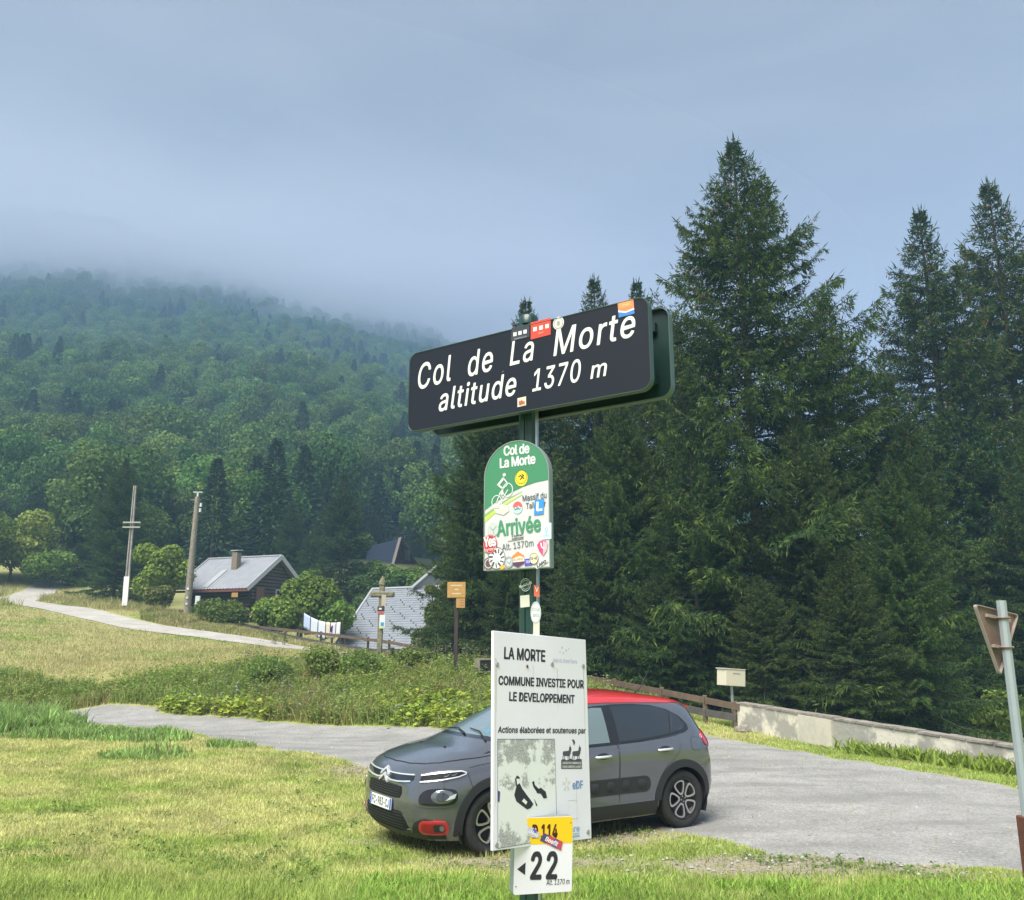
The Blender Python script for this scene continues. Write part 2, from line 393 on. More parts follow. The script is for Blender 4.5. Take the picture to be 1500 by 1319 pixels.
# gravel road: grid cells inside the outline, edge ragged by noise, 2 cm of gravel over the soil
def road_sheet():
    hx, hy = .1, .1
    X, Y = np.meshgrid(np.arange(-34, 16, hx), np.arange(7, 32, hy)); keep = roadmask(X + hx / 2, Y + hy / 2)[:-1, :-1]
    n1 = X.shape[1]; id_ = np.arange(X.size).reshape(X.shape)
    Fq = np.stack([id_[:-1, :-1], id_[:-1, 1:], id_[1:, 1:], id_[1:, :-1]], -1)[keep]
    used = np.unique(Fq); mp = np.zeros(X.size, int); mp[used] = np.arange(len(used))
    x = X.ravel()[used]; y = Y.ravel()[used]
    cnt = np.zeros(X.size, int); np.add.at(cnt, Fq.ravel(), 1); edge = cnt[used] < 4
    z = Zg(x, y) + np.where(edge, -.012, .012)
    return mesh_np('gravel_road', np.stack([x, y, z], 1), mp[Fq], M['gravel'], smooth=True)
tag(link('gravel_road', road_sheet()), kind='structure')
def ribbon(name, pts, w, m, lift):
    P = np.array(pts, float); d = np.r_[0, np.cumsum(np.hypot(*(np.diff(P, axis=0)).T))]; s = np.arange(0, d[-1], .4)
    cx = np.interp(s, d, P[:, 0]); cy = np.interp(s, d, P[:, 1])
    for _ in range(12): cx[1:-1] = (cx[:-2] + cx[1:-1] * 2 + cx[2:]) / 4; cy[1:-1] = (cy[:-2] + cy[1:-1] * 2 + cy[2:]) / 4
    tx, ty = np.gradient(cx), np.gradient(cy); l = np.hypot(tx, ty); nxx, nyy = -ty / l, tx / l
    k = np.linspace(-1, 1, 9); wj = w * (.9 + .25 * vn(s, s * 0, 3, 5))
    X = cx[:, None] + nxx[:, None] * k * wj[:, None] / 2; Y = cy[:, None] + nyy[:, None] * k * wj[:, None] / 2
    id_ = np.arange(X.size).reshape(X.shape); Fq = np.stack([id_[:-1, :-1], id_[:-1, 1:], id_[1:, 1:], id_[1:, :-1]], -1).reshape(-1, 4)
    o = link(name, mesh_np(name, np.stack([X.ravel(), Y.ravel(), (Zg(X, Y) + lift).ravel()], 1), Fq, m, smooth=True)); tag(o, kind='structure')
ribbon('lane', LANE, 2.6, M['lane'], .03)
# ------------------------------------------------------------------ the signpost and its signs
M['sign_black'] = mat('sign_black', (.013, .016, .027), .42, spec=.3)
M['sign_rim'] = mat('sign_rim', (.035, .07, .055), .4)
M['post_green'] = mat('post_green', (.010, .045, .040), .38, noise=(14, .5, (.02, .06, .05)), coat=.2)
M['sign_back'] = mat('sign_back', (.008, .032, .030), .4)
M['reflect_white'] = mat('reflect_white', (.80, .81, .80), .5, noise=(5, .35, (.72, .73, .70)))
M['panel_white'] = mat('panel_white', (.82, .80, .90), .45, noise=(3.5, .7, (.75, .735, .82)))
M['ink'] = mat('ink', (.02, .022, .035), .5)
M['ink_faded'] = mat('ink_faded', (.10, .10, .17), .6)
M['steel'] = mat('steel', (.45, .50, .55), .38, metal=.7, noise=(20, .5, (.36, .4, .44)))
M['galv'] = mat('galv', (.38, .43, .45), .5, metal=.25, noise=(12, .6, (.33, .40, .44)))
M['rust'] = mat('rust', (.16, .06, .035), .9, noise=(18, .8, (.09, .035, .02)))
M['sign_green'] = mat('sign_green', (.055, .235, .125), .4)
M['grey_edge'] = mat('grey_edge', (.22, .27, .26), .5)
def cm(c, r=.45):
    k = 'c%02x%02x%02x' % tuple(int(v * 255) for v in c)
    if k not in M: M[k] = mat('print_' + k, c, r)
    return M[k]

class Panel:
    "a flat sign: local x right, z up, front towards -y"
    def __init__(s, name, label, cat, loc, yaw, pit=0, rol=0, group=None):
        s.rot = Matrix.Rotation(R(yaw), 3, 'Z') @ Matrix.Rotation(R(pit), 3, 'X') @ Matrix.Rotation(R(rol), 3, 'Y')
        s.loc = Vector(loc); s.t = thing(name, label, cat, loc, s.rot.to_euler(), group)
    def uv(s, px, py):
        d = Vector(ray(px, py)); n = s.rot @ Vector((0, -1, 0)); o = Vector((0, 0, CZ))
        t = (s.loc - o).dot(n) / d.dot(n); p = s.rot.transposed() @ (o + d * t - s.loc)
        return p.x, p.z
    def part(s, mb, name, mats, parent=None):
        return mb.build(name, mats, parent or s.t)
    def flat(s, name, poly, m, lift, parent=None, th=.0006):
        mb = MB(); mb.prism(poly, -lift, -lift + th); return mb.build(name, m, parent or s.t)
_tx = {}
try:
    import os
    FONT = bpy.data.fonts.load(os.path.join(bpy.utils.system_resource('DATAFILES'), 'fonts', 'Inter.woff2'))
except Exception:
    FONT = None
def text_mesh(txt, shear=0.0, space=1.0):
    k = (txt, shear, space)
    if k in _tx: return _tx[k]
    cu = bpy.data.curves.new('t', 'FONT'); cu.body = txt; cu.shear = shear; cu.space_character = space
    if FONT: cu.font = FONT
    cu.resolution_u = 3; cu.align_x = 'LEFT'
    o = bpy.data.objects.new('t', cu); COL.objects.link(o); bpy.context.view_layer.update()
    me = bpy.data.meshes.new_from_object(o.evaluated_get(bpy.context.evaluated_depsgraph_get()))
    bpy.data.objects.remove(o); v = np.empty(len(me.vertices) * 3, np.float32); me.vertices.foreach_get('co', v); v = v.reshape(-1, 3)
    f = [tuple(p.vertices) for p in me.polygons]
    _tx[k] = (v, f); return _tx[k]
def put_text(pn, name, txt, p0, p1, hpx, m, weight=.01, shear=0, space=1.0, lift=.002, parent=None):
    """p0, p1: left and right end of the base line (photo pixels); hpx: height of the string box; weight thickens the strokes (in em)"""
    v, f = text_mesh(txt, shear, space)
    a = np.array(pn.uv(*p0)); b = np.array(pn.uv(*p1))
    h = pn.uv(p0[0], p0[1] - hpx)[1] - a[1]
    w_ = weight * 1.0
    x0, x1 = v[:, 0].min() - w_, v[:, 0].max() + w_; y1 = v[:, 1].max() + w_
    d = b - a; n = np.array([-d[1], d[0]]) / np.linalg.norm(d)
    V = []; Fc = []
    offs = [(0, 0)] if weight <= 0 else [(w_ * math.cos(R(t)), w_ * math.sin(R(t)) * .75) for t in range(0, 360, 60)]
    for i, (ox, oy) in enumerate(offs):
        u = (v[:, 0] + ox - x0) / (x1 - x0); w = (v[:, 1] + oy) / y1
        P = a + u[:, None] * d + w[:, None] * n * h
        k0 = len(V); V += [(p[0], -lift - i * .00003, p[1]) for p in P]; Fc += [tuple(q + k0 for q in g) for g in f]
    me = bpy.data.meshes.new(name)
    me.from_pydata(V, [], Fc); me.materials.append(m)
    return link(name, me, parent or pn.t)
def disc(c, rx, rz=None, n=28, a0=0, a1=360):
    rz = rz or rx
    full = a1 - a0 == 360
    return [(c[0] + rx * math.cos(R(a0 + (a1 - a0) * i / (n if full else n - 1))), c[1] + rz * math.sin(R(a0 + (a1 - a0) * i / (n if full else n - 1)))) for i in range(n)]
def rrect(x0, z0, x1, z1, r, n=6):
    o = []
    for cx, cz, a in ((x1 - r, z1 - r, 0), (x0 + r, z1 - r, 90), (x0 + r, z0 + r, 180), (x1 - r, z0 + r, 270)):
        o += [(cx + r * math.cos(R(a + 90 * i / n)), cz + r * math.sin(R(a + 90 * i / n))) for i in range(n + 1)]
    return o
def ring(mb, outer, inner, y0, y1, m=0):
    n = len(outer)
    v = [(p[0], y0, p[1]) for p in outer] + [(p[0], y0, p[1]) for p in inner] + [(p[0], y1, p[1]) for p in outer] + [(p[0], y1, p[1]) for p in inner]
    f = []
    for i in range(n):
        j = (i + 1) % n
        f += [(i, j, n + j, n + i), (2 * n + i, 3 * n + i, 3 * n + j, 2 * n + j), (i, 2 * n + i, 2 * n + j, j), (n + i, n + j, 3 * n + j, 3 * n + i)]
    mb.add(v, f, m)
def stroke(mb, pts, w, y0, y1, m=0):
    for (a, b) in zip(pts, pts[1:]):
        d = np.array(b) - np.array(a); L = np.linalg.norm(d)
        if L < 1e-6: continue
        n = np.array([-d[1], d[0]]) / L * w / 2; e_ = d / L * w * .3
        mb.prism([tuple(np.array(a) - e_ - n), tuple(np.array(b) + e_ - n), tuple(np.array(b) + e_ + n), tuple(np.array(a) - e_ + n)], y0, y1, m)

# ---- post
PX, PY = at(777, 1319, 4.2)[:2]; PX = .085
PZ0 = zg(PX, 4.24) - .3; PZ1 = at(777, 466, 4.2)[2]
post = thing('sign_post', 'dark green metal post carrying the pass signs in the middle of the picture', 'post', (PX, 4.235, 0), (0, 0, R(-20)))
mb = MB()
prof = [(-.043, -.03), (-.03, -.043), (-.012, -.043), (-.008, -.036), (.008, -.036), (.012, -.043), (.03, -.043), (.043, -.03), (.043, -.012), (.036, -.006), (.036, .006), (.043, .012), (.043, .03), (.03, .043), (-.03, .043), (-.043, .03), (-.043, .012), (-.036, .006), (-.036, -.006), (-.043, -.012)]
mb.prism(prof, PZ0, PZ1, axis='z'); mb.build('pole', M['post_green'], post)
mb = MB(); mb.tube([(0, 0, PZ1 - .03), (0, 0, PZ1 + .012), (0, 0, PZ1 + .02)], [.05, .05, .043], 24); mb.build('cap', M['post_green'], post)
mb = MB(); mb.box((.049, -.02, (PZ0 + PZ1 - .1) / 2), (.010, .022, PZ1 - .1 - PZ0)); mb.build('edge_strip', M['steel'], post)

# ---- big black name sign
BW, BH = 1.444, .446
big = Panel('pass_sign', 'large black rounded sign with white italic lettering, topmost on the green post', 'sign', (.031, 4.12, 3.385), -34.8, -.3, -.1)
mb = MB(); mb.prism(rrect(-BW / 2 + .006, -BH / 2 + .006, BW / 2 - .006, BH / 2 - .006, .05, 8), -.001, .012); mb.build('sign_face', M['sign_black'], big.t)
mb = MB(); ring(mb, rrect(-BW / 2, -BH / 2, BW / 2, BH / 2, .056, 8), rrect(-BW / 2 + .006, -BH / 2 + .006, BW / 2 - .006, BH / 2 - .006, .05, 8), -.004, .03); bevel(mb.build('rim', M['sign_rim'], big.t), .002, 1)
for zz in (-.13, .13):
    mb = MB(); mb.box((0, .026, zz), (BW * .86, .026, .04)); mb.build('bracket', M['sign_back'], big.t)
put_text(big, 'lettering', 'Col', (613, 571), (662, 557), 37, M['reflect_white'], .009, .22, 1.12)
put_text(big, 'lettering', 'de', (686, 552), (723, 542), 36, M['reflect_white'], .009, .22, 1.12)
put_text(big, 'lettering', 'La', (747, 536), (783, 527), 36, M['reflect_white'], .009, .22, 1.12)
put_text(big, 'lettering', 'Morte', (811, 522), (932, 491.5), 38, M['reflect_white'], .009, .22, 1.1)
put_text(big, 'lettering', 'altitude', (643, 603), (757, 578), 33, M['reflect_white'], .011, .22, 1.1)
put_text(big, 'lettering', '1370', (780, 574), (852, 558), 32, M['reflect_white'], .009, .22, 1.06)
put_text(big, 'lettering', 'm', (865, 555.5), (890, 550), 19, M['reflect_white'], .011, .22, 1.0)
def quadpx(pn, *q): return [pn.uv(*p) for p in q]
# stickers on the top edge of the sign
st = big.flat('sticker', quadpx(big, (749, 501), (776, 494), (776, 475), (750, 481)), cm((.045, .05, .075)), .003)
for i in range(3):
    x = 755 + i * 7.4; y = 490.5 - i * 1.9
    big.flat('badge', quadpx(big, (x - 2.4, y + 3), (x + 2.4, y + 2), (x + 2.4, y - 3.4), (x - 2.4, y - 2.4)), M['white'], .0045, st)
put_text(big, 'lettering', 'COMPAGNONS DU COL', (754, 498.5), (772, 494.2), 2, cm((.5, .5, .55)), 0, lift=.0045, parent=st)
st = big.flat('sticker', quadpx(big, (778, 498), (807, 490.5), (807, 466), (778, 473)), cm((.72, .07, .045)), .003)
for i in range(3):
    x = 784.5 + i * 8.8; y = 483 - i * 2.2
    big.flat('badge', quadpx(big, (x - 2.6, y + 3.4), (x + 2.6, y + 2.2), (x + 2.6, y - 3.8), (x - 2.6, y - 2.6)), M['white'], .0045, st)
put_text(big, 'lettering', 'VELO', (789, 490), (797, 488), 2, cm((.8, .6, .55)), 0, lift=.0045, parent=st)
c = big.uv(818.5, 474)
st = big.flat('sticker', disc(c, .031, .033), cm((.75, .76, .7)), .003)
mb = MB(); ring(mb, disc(c, .026, .028), disc(c, .023, .025), -.0045, -.004); mb.build('ring_print', cm((.3, .3, .3)), st)
mb = MB(); mb.prism(disc(c, .010, .014, 8), -.0045, -.004); mb.build('figure_print', cm((.35, .35, .33)), st)
st = big.flat('sticker', quadpx(big, (907, 466), (930, 460), (928, 438), (905, 444)), cm((.75, .25, .14)), .003)
big.flat('blue_band', quadpx(big, (907, 466), (930, 460), (929.6, 454), (917, 459), (906.4, 458)), cm((.05, .22, .62)), .0042, st)
big.flat('white_band', quadpx(big, (906.4, 458), (917, 459), (929.6, 454), (929.4, 452), (917, 457), (906.2, 455.6)), cm((.8, .8, .8)), .0044, st)
big.flat('orange_patch', quadpx(big, (909, 453), (926, 449), (924.5, 441), (907.5, 445)), cm((.85, .33, .10)), .0042, st)
put_text(big, 'lettering', 'Surinam', (912, 449), (923, 446.5), 2, cm((.85, .7, .5)), 0, lift=.005, parent=st)
st = big.flat('sticker', quadpx(big, (758.5, 597), (771, 594), (771, 581), (758.5, 584)), cm((.72, .66, .52)), .003)
mb = MB(); cc = big.uv(765, 590); mb.prism([(cc[0] + dx * .006, cc[1] + dz * .006) for dx, dz in ((-3, -1.5), (-1, -2.2), (1.5, -1.5), (3, -2), (2.6, 1), (1, .6), (.4, 2.2), (-1.4, 1.4), (-2.8, 1.6))], -.0045, -.004); mb.build('paint_print', cm((.42, .12, .08)), st)
big.flat('paint_chip', quadpx(big, (735, 546), (739, 545.5), (737, 543)), cm((.10, .10, .11)), .0025)

# ---- the sign facing the other way, behind the post
bk = Panel('rear_pass_sign', 'dark green back of a second rounded sign behind the large black sign', 'sign', big.loc + big.rot @ Vector((.015, .19, .01)), -34.8, 0, 0)
mb = MB(); mb.prism(rrect(-BW / 2 + .006, -BH / 2 + .006, BW / 2 - .006, BH / 2 - .006, .05, 8), .012, .024); mb.build('sheet', M['sign_back'], bk.t)
mb = MB(); ring(mb, rrect(-BW / 2, -BH / 2, BW / 2, BH / 2, .056, 8), rrect(-BW / 2 + .006, -BH / 2 + .006, BW / 2 - .006, BH / 2 - .006, .05, 8), -.012, .028); bevel(mb.build('rim', cm((.07, .12, .11)), bk.t), .002, 1)
for zz in (-.13, .13):
    mb = MB(); mb.box((0, -.002, zz), (BW * .9, .027, .045)); mb.build('bracket', M['sign_back'], bk.t)

# ---- green and white cycling sign
gs = Panel('cycling_sign', 'green and white arched sign with a cyclist and many stickers, second from the top', 'sign', (.022, 4.14, 2.648), -26, -1.0, -.6)
gx0, gx1 = -.1765, .1745
gzb = gs.uv(757, 834)[1]; gzt = gs.uv(762, 645)[1]
gr = (gx1 - gx0) / 2; gcx = (gx0 + gx1) / 2; gzs = gzt - gr
arch = [(gx0, gzb), (gx1, gzb)] + [(gcx + gr * math.cos(R(a)), gzs + gr * math.sin(R(a))) for a in range(0, 181, 6)]
ai = [(gx0 + .005, gzb + .005), (gx1 - .005, gzb + .005)] + [(gcx + (gr - .005) * math.cos(R(a)), gzs + (gr - .005) * math.sin(R(a))) for a in range(0, 181, 6)]
M['face_white'] = mat('face_white', (.60, .60, .64), .45, noise=(6, .5, (.54, .545, .57)))
mb = MB(); mb.prism(ai, 0, .035); mb.build('sign_face', M['face_white'], gs.t)
mb = MB(); ring(mb, arch, ai, -.003, .04); mb.build('rim', M['grey_edge'], gs.t)
# swoosh boundary: from left low to right high
sw = [gs.uv(709.5, 748), gs.uv(725, 737), gs.uv(745, 724), gs.uv(765, 714), gs.uv(785, 707), gs.uv(806, 703)]
def band(o0, o1, name, m, k0=0, k1=6, lift=.0012):
    a = [(min(max(x, gx0 + .005), gx1 - .005), z + o0) for x, z in sw[k0:k1]]; b = [(min(max(x, gx0 + .005), gx1 - .005), z + o1 * (1 - .12 * i)) for i, (x, z) in enumerate(sw[k0:k1])]
    mb = MB(); mb.prism(a + b[::-1], -lift, -lift + .0005); return mb.build(name, m, gs.t)
top = [(x, z) for x, z in ai[2:] if z > gzs - .001]
gpoly = [(min(max(x, gx0 + .005), gx1 - .005), z) for x, z in sw] + top
mb = MB(); mb.prism(gpoly, -.0012, -.0007); mb.build('green_field', M['sign_green'], gs.t)
sw2 = [(x, z - .018) for x, z in sw]
band(-.020, -.034, 'olive_band', cm((.25, .42, .17)), 0, 4)
band(-.034, -.060, 'lime_band', cm((.46, .62, .10)), 0, 4, .0014)
put_text(gs, 'lettering', 'Col de', (738, 668), (776, 663.5), 14.5, cm((.66, .67, .70)), .034, 0, .96, .0025)
put_text(gs, 'lettering', 'La Morte', (732.5, 686), (785, 679), 14.5, cm((.66, .67, .70)), .034, 0, .96, .0025)
put_text(gs, 'lettering', 'Massif du', (766, 735), (801, 729.5), 9, cm((.06, .08, .09)), .012, 0, 1, .0022)
put_text(gs, 'lettering', 'Taillefer', (771, 746), (800, 742), 9, cm((.06, .08, .09)), .012, 0, 1, .0022)
put_text(gs, 'lettering', 'Arrivée', (728, 786), (793, 778), 24, cm((.06, .26, .14)), .028, 0, 1, .0022)
put_text(gs, 'lettering', 'Alt. 1370m', (736, 807), (782, 800), 9.5, cm((.13, .14, .15)), .010, 0, 1, .0022)
# cyclist pictogram
mb = MB(); P = gs.uv
for (cx, cy, r) in ((728, 736, 8.5), (744, 718, 8.5)):
    c = P(cx, cy); rr = r * .00345
    ring(mb, disc(c, rr * .98, rr * 1.2, 20), disc(c, rr * .98 - .0042, rr * 1.2 - .0045, 20), -.003, -.002)
stroke(mb, [P(728, 736), P(733, 722), P(741, 712)], .005, -.003, -.002)
stroke(mb, [P(733, 722), P(737, 730), P(744, 718)], .005, -.003, -.002)
stroke(mb, [P(730, 711), P(737, 716), P(735, 727)], .009, -.003, -.002)
stroke(mb, [P(730, 711), P(738, 701)], .012, -.003, -.002)
stroke(mb, [P(738, 701), P(744, 709), P(741, 713)], .006, -.003, -.002)
mb.prism(disc(P(739, 696), .0085), -.003, -.002)
mb.build('cyclist_emblem', cm((.66, .67, .70)), gs.t)
# stickers
def dsc(px, py, r, col, lift=.003, k=1.15): return gs.flat('sticker', disc(gs.uv(px, py), r, r * k), cm(col), lift)
st = dsc(764, 701, .034, (.80, .62, .04))
mb = MB(); q = gs.uv(764, 699); ring(mb, disc(q, .030, .034), disc(q, .0285, .0325), -.0042, -.0038); stroke(mb, [(q[0] - .014, q[1] + .002), (q[0] - .002, q[1] + .008), (q[0] + .004, q[1] - .004), (q[0] - .006, q[1] - .012)], .004, -.0045, -.0035); stroke(mb, [(q[0] + .004, q[1] + .012), (q[0] + .013, q[1] + .006), (q[0] + .006, q[1]), (q[0] + .014, q[1] - .010)], .004, -.0045, -.0035); mb.build('emblem', cm((.05, .04, .03)), st)
st = gs.flat('sticker', [gs.uv(*p) for p in ((723, 745), (725, 740), (735, 739), (745, 741), (746, 749), (738, 755), (727, 752))], cm((.62, .62, .57)), .003)
st = dsc(758.5, 744, .026, (.45, .68, .70)); q = gs.uv(758.5, 744)
gs.flat('red_half', disc(q, .026, .030, 14, 0, 175), cm((.70, .12, .12)), .0036, st)
gs.flat('peaks', [(q[0] - .02, q[1] - .002), (q[0] - .012, q[1] + .008), (q[0] - .004, q[1]), (q[0] + .006, q[1] + .01), (q[0] + .02, q[1] - .004), (q[0], q[1] - .006)], M['white'], .0042, st)
put_text(gs, 'lettering', 'CAC', (754, 747.5), (763, 746), 5, cm((.05, .1, .2)), .02, lift=.0048, parent=st)
st = gs.flat('sticker', quadpx(gs, (782.5, 755), (796.5, 753.5), (797.5, 731), (784, 732.5)), cm((.04, .26, .68)), .0036)
mb = MB(); stroke(mb, [gs.uv(788, 736.5), gs.uv(787.5, 748), gs.uv(794, 747)], .011, -.0046, -.004); mb.build('letter_l', M['white'], st)
st = dsc(722.5, 776, .030, (.50, .54, .54), .0031); q = gs.uv(722.5, 776)
mb = MB(); stroke(mb, [(q[0] - .016, q[1] + .012), (q[0], q[1] - .004), (q[0] + .018, q[1] + .014)], .003, -.004, -.0035); stroke(mb, [(q[0], q[1] - .004), (q[0] + .006, q[1] - .024)], .003, -.004, -.0035); mb.build('line_print', cm((.25, .35, .38)), st)
st = dsc(716, 826, .026, (.12, .07, .09), .0030)
mb = MB(); q = gs.uv(716, 826); ring(mb, disc(q, .021, .024), disc(q, .016, .018), -.0038, -.0032); mb.build('ring_print', cm((.5, .45, .42)), st)
st = dsc(728, 818, .046, (.72, .73, .74), .0034); q = gs.uv(728, 818)
mb = MB(); ring(mb, disc(q, .046, .053), disc(q, .0435, .050), -.0044, -.0038)
for k in range(11):
    a = R(k * 360 / 11); stroke(mb, [(q[0] + .024 * math.cos(a), q[1] + .027 * math.sin(a)), (q[0] + .039 * math.cos(a + .12), q[1] + .044 * math.sin(a + .12))], .009 if k % 2 else .006, -.0044, -.0038)
mb.build('radial_print', cm((.07, .07, .10)), st); gs.flat('core', disc(q, .017, .019), cm((.62, .68, .76)), .0048, st)
st = gs.flat('sticker', disc(gs.uv(718.5, 797.5), .037, .046), cm((.50, .035, .055)), .0052)
q = gs.uv(718.5, 797.5); mb = MB(); ring(mb, disc(q, .034, .043), disc(q, .0325, .0415), -.0062, -.0056); mb.build('ring_print', cm((.75, .5, .5)), st)
put_text(gs, 'lettering', 'Yes', (709.8, 802), (727.5, 799.5), 15, M['white'], .035, 0, .9, .0066, st)
put_text(gs, 'lettering', 'cymru', (710, 808.5), (727.5, 806), 3.5, cm((.8, .65, .65)), .01, 0, 1, .0066, st)
st = dsc(746, 824, .024, (.55, .58, .62), .0040); q = gs.uv(746, 824)
mb = MB(); ring(mb, disc(q, .023, .027), disc(q, .0205, .0245), -.005, -.0044); ring(mb, disc(q, .017, .02), disc(q, .0155, .0185), -.005, -.0044); stroke(mb, [(q[0] - .008, q[1] + .004), (q[0] + .003, q[1] - .008), (q[0] + .01, q[1] + .006)], .003, -.005, -.0044); mb.build('mark_print', cm((.22, .25, .3)), st)
st = gs.flat('sticker', [gs.uv(*p) for p in ((731.5, 831.5), (737, 827), (741, 831), (736, 835))], cm((.78, .42, .06)), .0052)
st = gs.flat('sticker', [gs.uv(*p) for p in ((759, 808), (768, 814), (768.5, 825), (759, 831.5), (751, 827.5), (750.5, 815.5))], cm((.78, .70, .58)), .0036)
gs.flat('orange_peak', [gs.uv(*p) for p in ((759, 808), (768, 814), (768, 817), (762, 814), (757, 816), (751, 819), (750.5, 815.5))], cm((.68, .24, .07)), .0046, st)
gs.flat('dark_tip', [gs.uv(*p) for p in ((751, 824.5), (768.4, 822.5), (768.5, 825), (759, 831.5), (751, 827.5))], cm((.10, .04, .12)), .0046, st)
put_text(gs, 'lettering', 'ALPES', (752.5, 822), (766.5, 820.3), 3, cm((.55, .25, .1)), .01, lift=.0046, parent=st)
st = gs.flat('sticker', quadpx(gs, (769, 829.5), (780, 828), (780, 818), (769, 819.5)), cm((.10, .07, .50)), .0036)
put_text(gs, 'lettering', 'TDF', (770.5, 825.8), (778, 824.8), 4, M['white'], .01, lift=.0046, parent=st)
st = dsc(782.5, 818.5, .0225, (.80, .74, .42), .0042); q = gs.uv(782.5, 818.5)
mb = MB(); ring(mb, disc(q, .0225, .026), disc(q, .0205, .024), -.0054, -.0047); mb.build('ring_print', cm((.2, .2, .2)), st)
put_text(gs, 'lettering', '10-42', (777.5, 820.8), (787.5, 819.4), 4.4, cm((.06, .06, .30)), .03, lift=.0054, parent=st)
st = gs.flat('sticker', [gs.uv(*p) for p in ((787, 799), (791, 793), (799, 792), (802.5, 796), (801.5, 806), (796, 814.5), (790, 807))], cm((.68, .07, .20)), .0036)
gs.flat('pink_half', [gs.uv(*p) for p in ((796, 792.5), (802.5, 796), (801.5, 806), (796, 814.5))], cm((.80, .42, .50)), .0044, st)
mb = MB(); stroke(mb, [gs.uv(793, 796), gs.uv(794, 802), gs.uv(798, 804)], .006, -.0052, -.0046); mb.build('mark_print', M['white'], st)
st = gs.flat('sticker', [gs.uv(*p) for p in ((784, 831), (801.5, 820), (804, 823), (787, 834))], cm((.62, .62, .62)), .0036)
put_text(gs, 'lettering', 'LAPO', (787.5, 832), (801.5, 824), 4.4, cm((.03, .03, .05)), .04, .2, 1, .0046, st)
st = gs.flat('sticker', quadpx(gs, (793.5, 791), (808, 789.5), (808, 766), (793.5, 767)), cm((.58, .76, .86)), .0032)
put_text(gs, 'lettering', 'Urrutz', (797, 787), (805, 786), 3.4, cm((.28, .42, .58)), .0, lift=.0042, parent=st)
mb = MB(); q = gs.uv(801, 776); ring(mb, disc(q, .008, .010, 12), disc(q, .0055, .0075, 12), -.0042, -.0036); stroke(mb, [(q[0], q[1] - .01), (q[0], q[1] - .024)], .003, -.0042, -.0036); mb.build('mark_print', cm((.28, .42, .58)), st)
st = gs.flat('sticker', quadpx(gs, (744, 793), (767, 789.5), (767, 783), (744, 786.5)), cm((.60, .60, .60)), .0036)
put_text(gs, 'lettering', 'A SUPPORT', (750, 787.7), (767, 785.2), 2.8, cm((.04, .04, .05)), .03, .15, 1, .0046, st)
put_text(gs, 'lettering', 'AMICUM', (750, 791.4), (767, 789), 2.8, cm((.04, .04, .05)), .03, .15, 1, .0046, st)

# ---- stickers on the post itself
pr = Matrix.Rotation(R(-20), 3, 'Z')
class OnPost(Panel):
    def __init__(s): s.rot = pr; s.loc = Vector((PX, 4.235, 0)) + pr @ Vector((0, -.0435, 0)); s.t = post
op = OnPost()
def pflat(name, poly, m, lift=.001, parent=None):
    o = op.flat(name, [(x, z) for x, z in poly], m, .0435 + lift if parent is None else .0435 + lift); 
    if parent is not None: o.parent = parent
    return o
q = op.uv(770, 857); s0 = pflat('sticker', disc(q, .026, .031, 20), cm((.03, .08, .075)))
mb = MB(); ring(mb, disc(q, .026, .031), disc(q, .023, .028), -.046, -.0455); ring(mb, disc(q, .018, .022), disc(q, .0165, .020), -.046, -.0455); stroke(mb, [(q[0] - .028, q[1] - .008), (q[0] + .028, q[1] + .010)], .012, -.047, -.0462)
o = mb.build('ring_print', cm((.62, .68, .68)), s0)
o = put_text(op, 'lettering', 'Kibi', (764, 858.5), (776, 855.5), 5, cm((.04, .1, .1)), .02, .2, 1, .048, s0)
s0 = pflat('sticker', [op.uv(*p) for p in ((762.5, 890.5), (776, 889), (775.5, 871.5), (762, 873))], cm((.66, .66, .58)), .001)
s0 = pflat('sticker', [op.uv(*p) for p in ((783.5, 874), (791.5, 875), (791.5, 859), (783, 857))], cm((.72, .16, .09)), .012)
put_text(op, 'lettering', 'V', (785, 867), (790, 867.3), 7, M['white'], .02, 0, 1, .0575, s0)
s0 = pflat('sticker', disc(op.uv(786, 898), .026, .052, 24), cm((.74, .78, .80)), .012)
q = op.uv(786, 898); mb = MB(); ring(mb, disc(q, .0235, .048), disc(q, .022, .046), -.0575, -.0565); mb.build('ring_print', cm((.35, .42, .45)), s0)
put_text(op, 'lettering', 'ccia', (780.5, 895), (791, 896), 6, cm((.3, .36, .38)), .0, .1, 1, .0575, s0)
put_text(op, 'lettering', 'ans', (781.5, 904), (791, 904.5), 5, cm((.3, .36, .38)), .0, .1, 1, .0575, s0)
s0 = pflat('sticker', [op.uv(*p) for p in ((782, 931), (791.5, 931), (791.5, 911), (782.5, 910))], cm((.60, .58, .50)), .0125)

# ---- white municipal panel
ws = Panel('municipal_panel', 'tall white board with black capitals and a printed picture, in front of the car', 'sign', (.141, 4.1, 1.649), 43.7, -4.1, 3.6)
WW, WH = .615, .895
mb = MB(); mb.prism([(-WW / 2, -WH / 2), (WW / 2, -WH / 2), (WW / 2, WH / 2), (-WW / 2, WH / 2)], 0, .014); bevel(mb.build('board', M['panel_white'], ws.t), .002, 1)
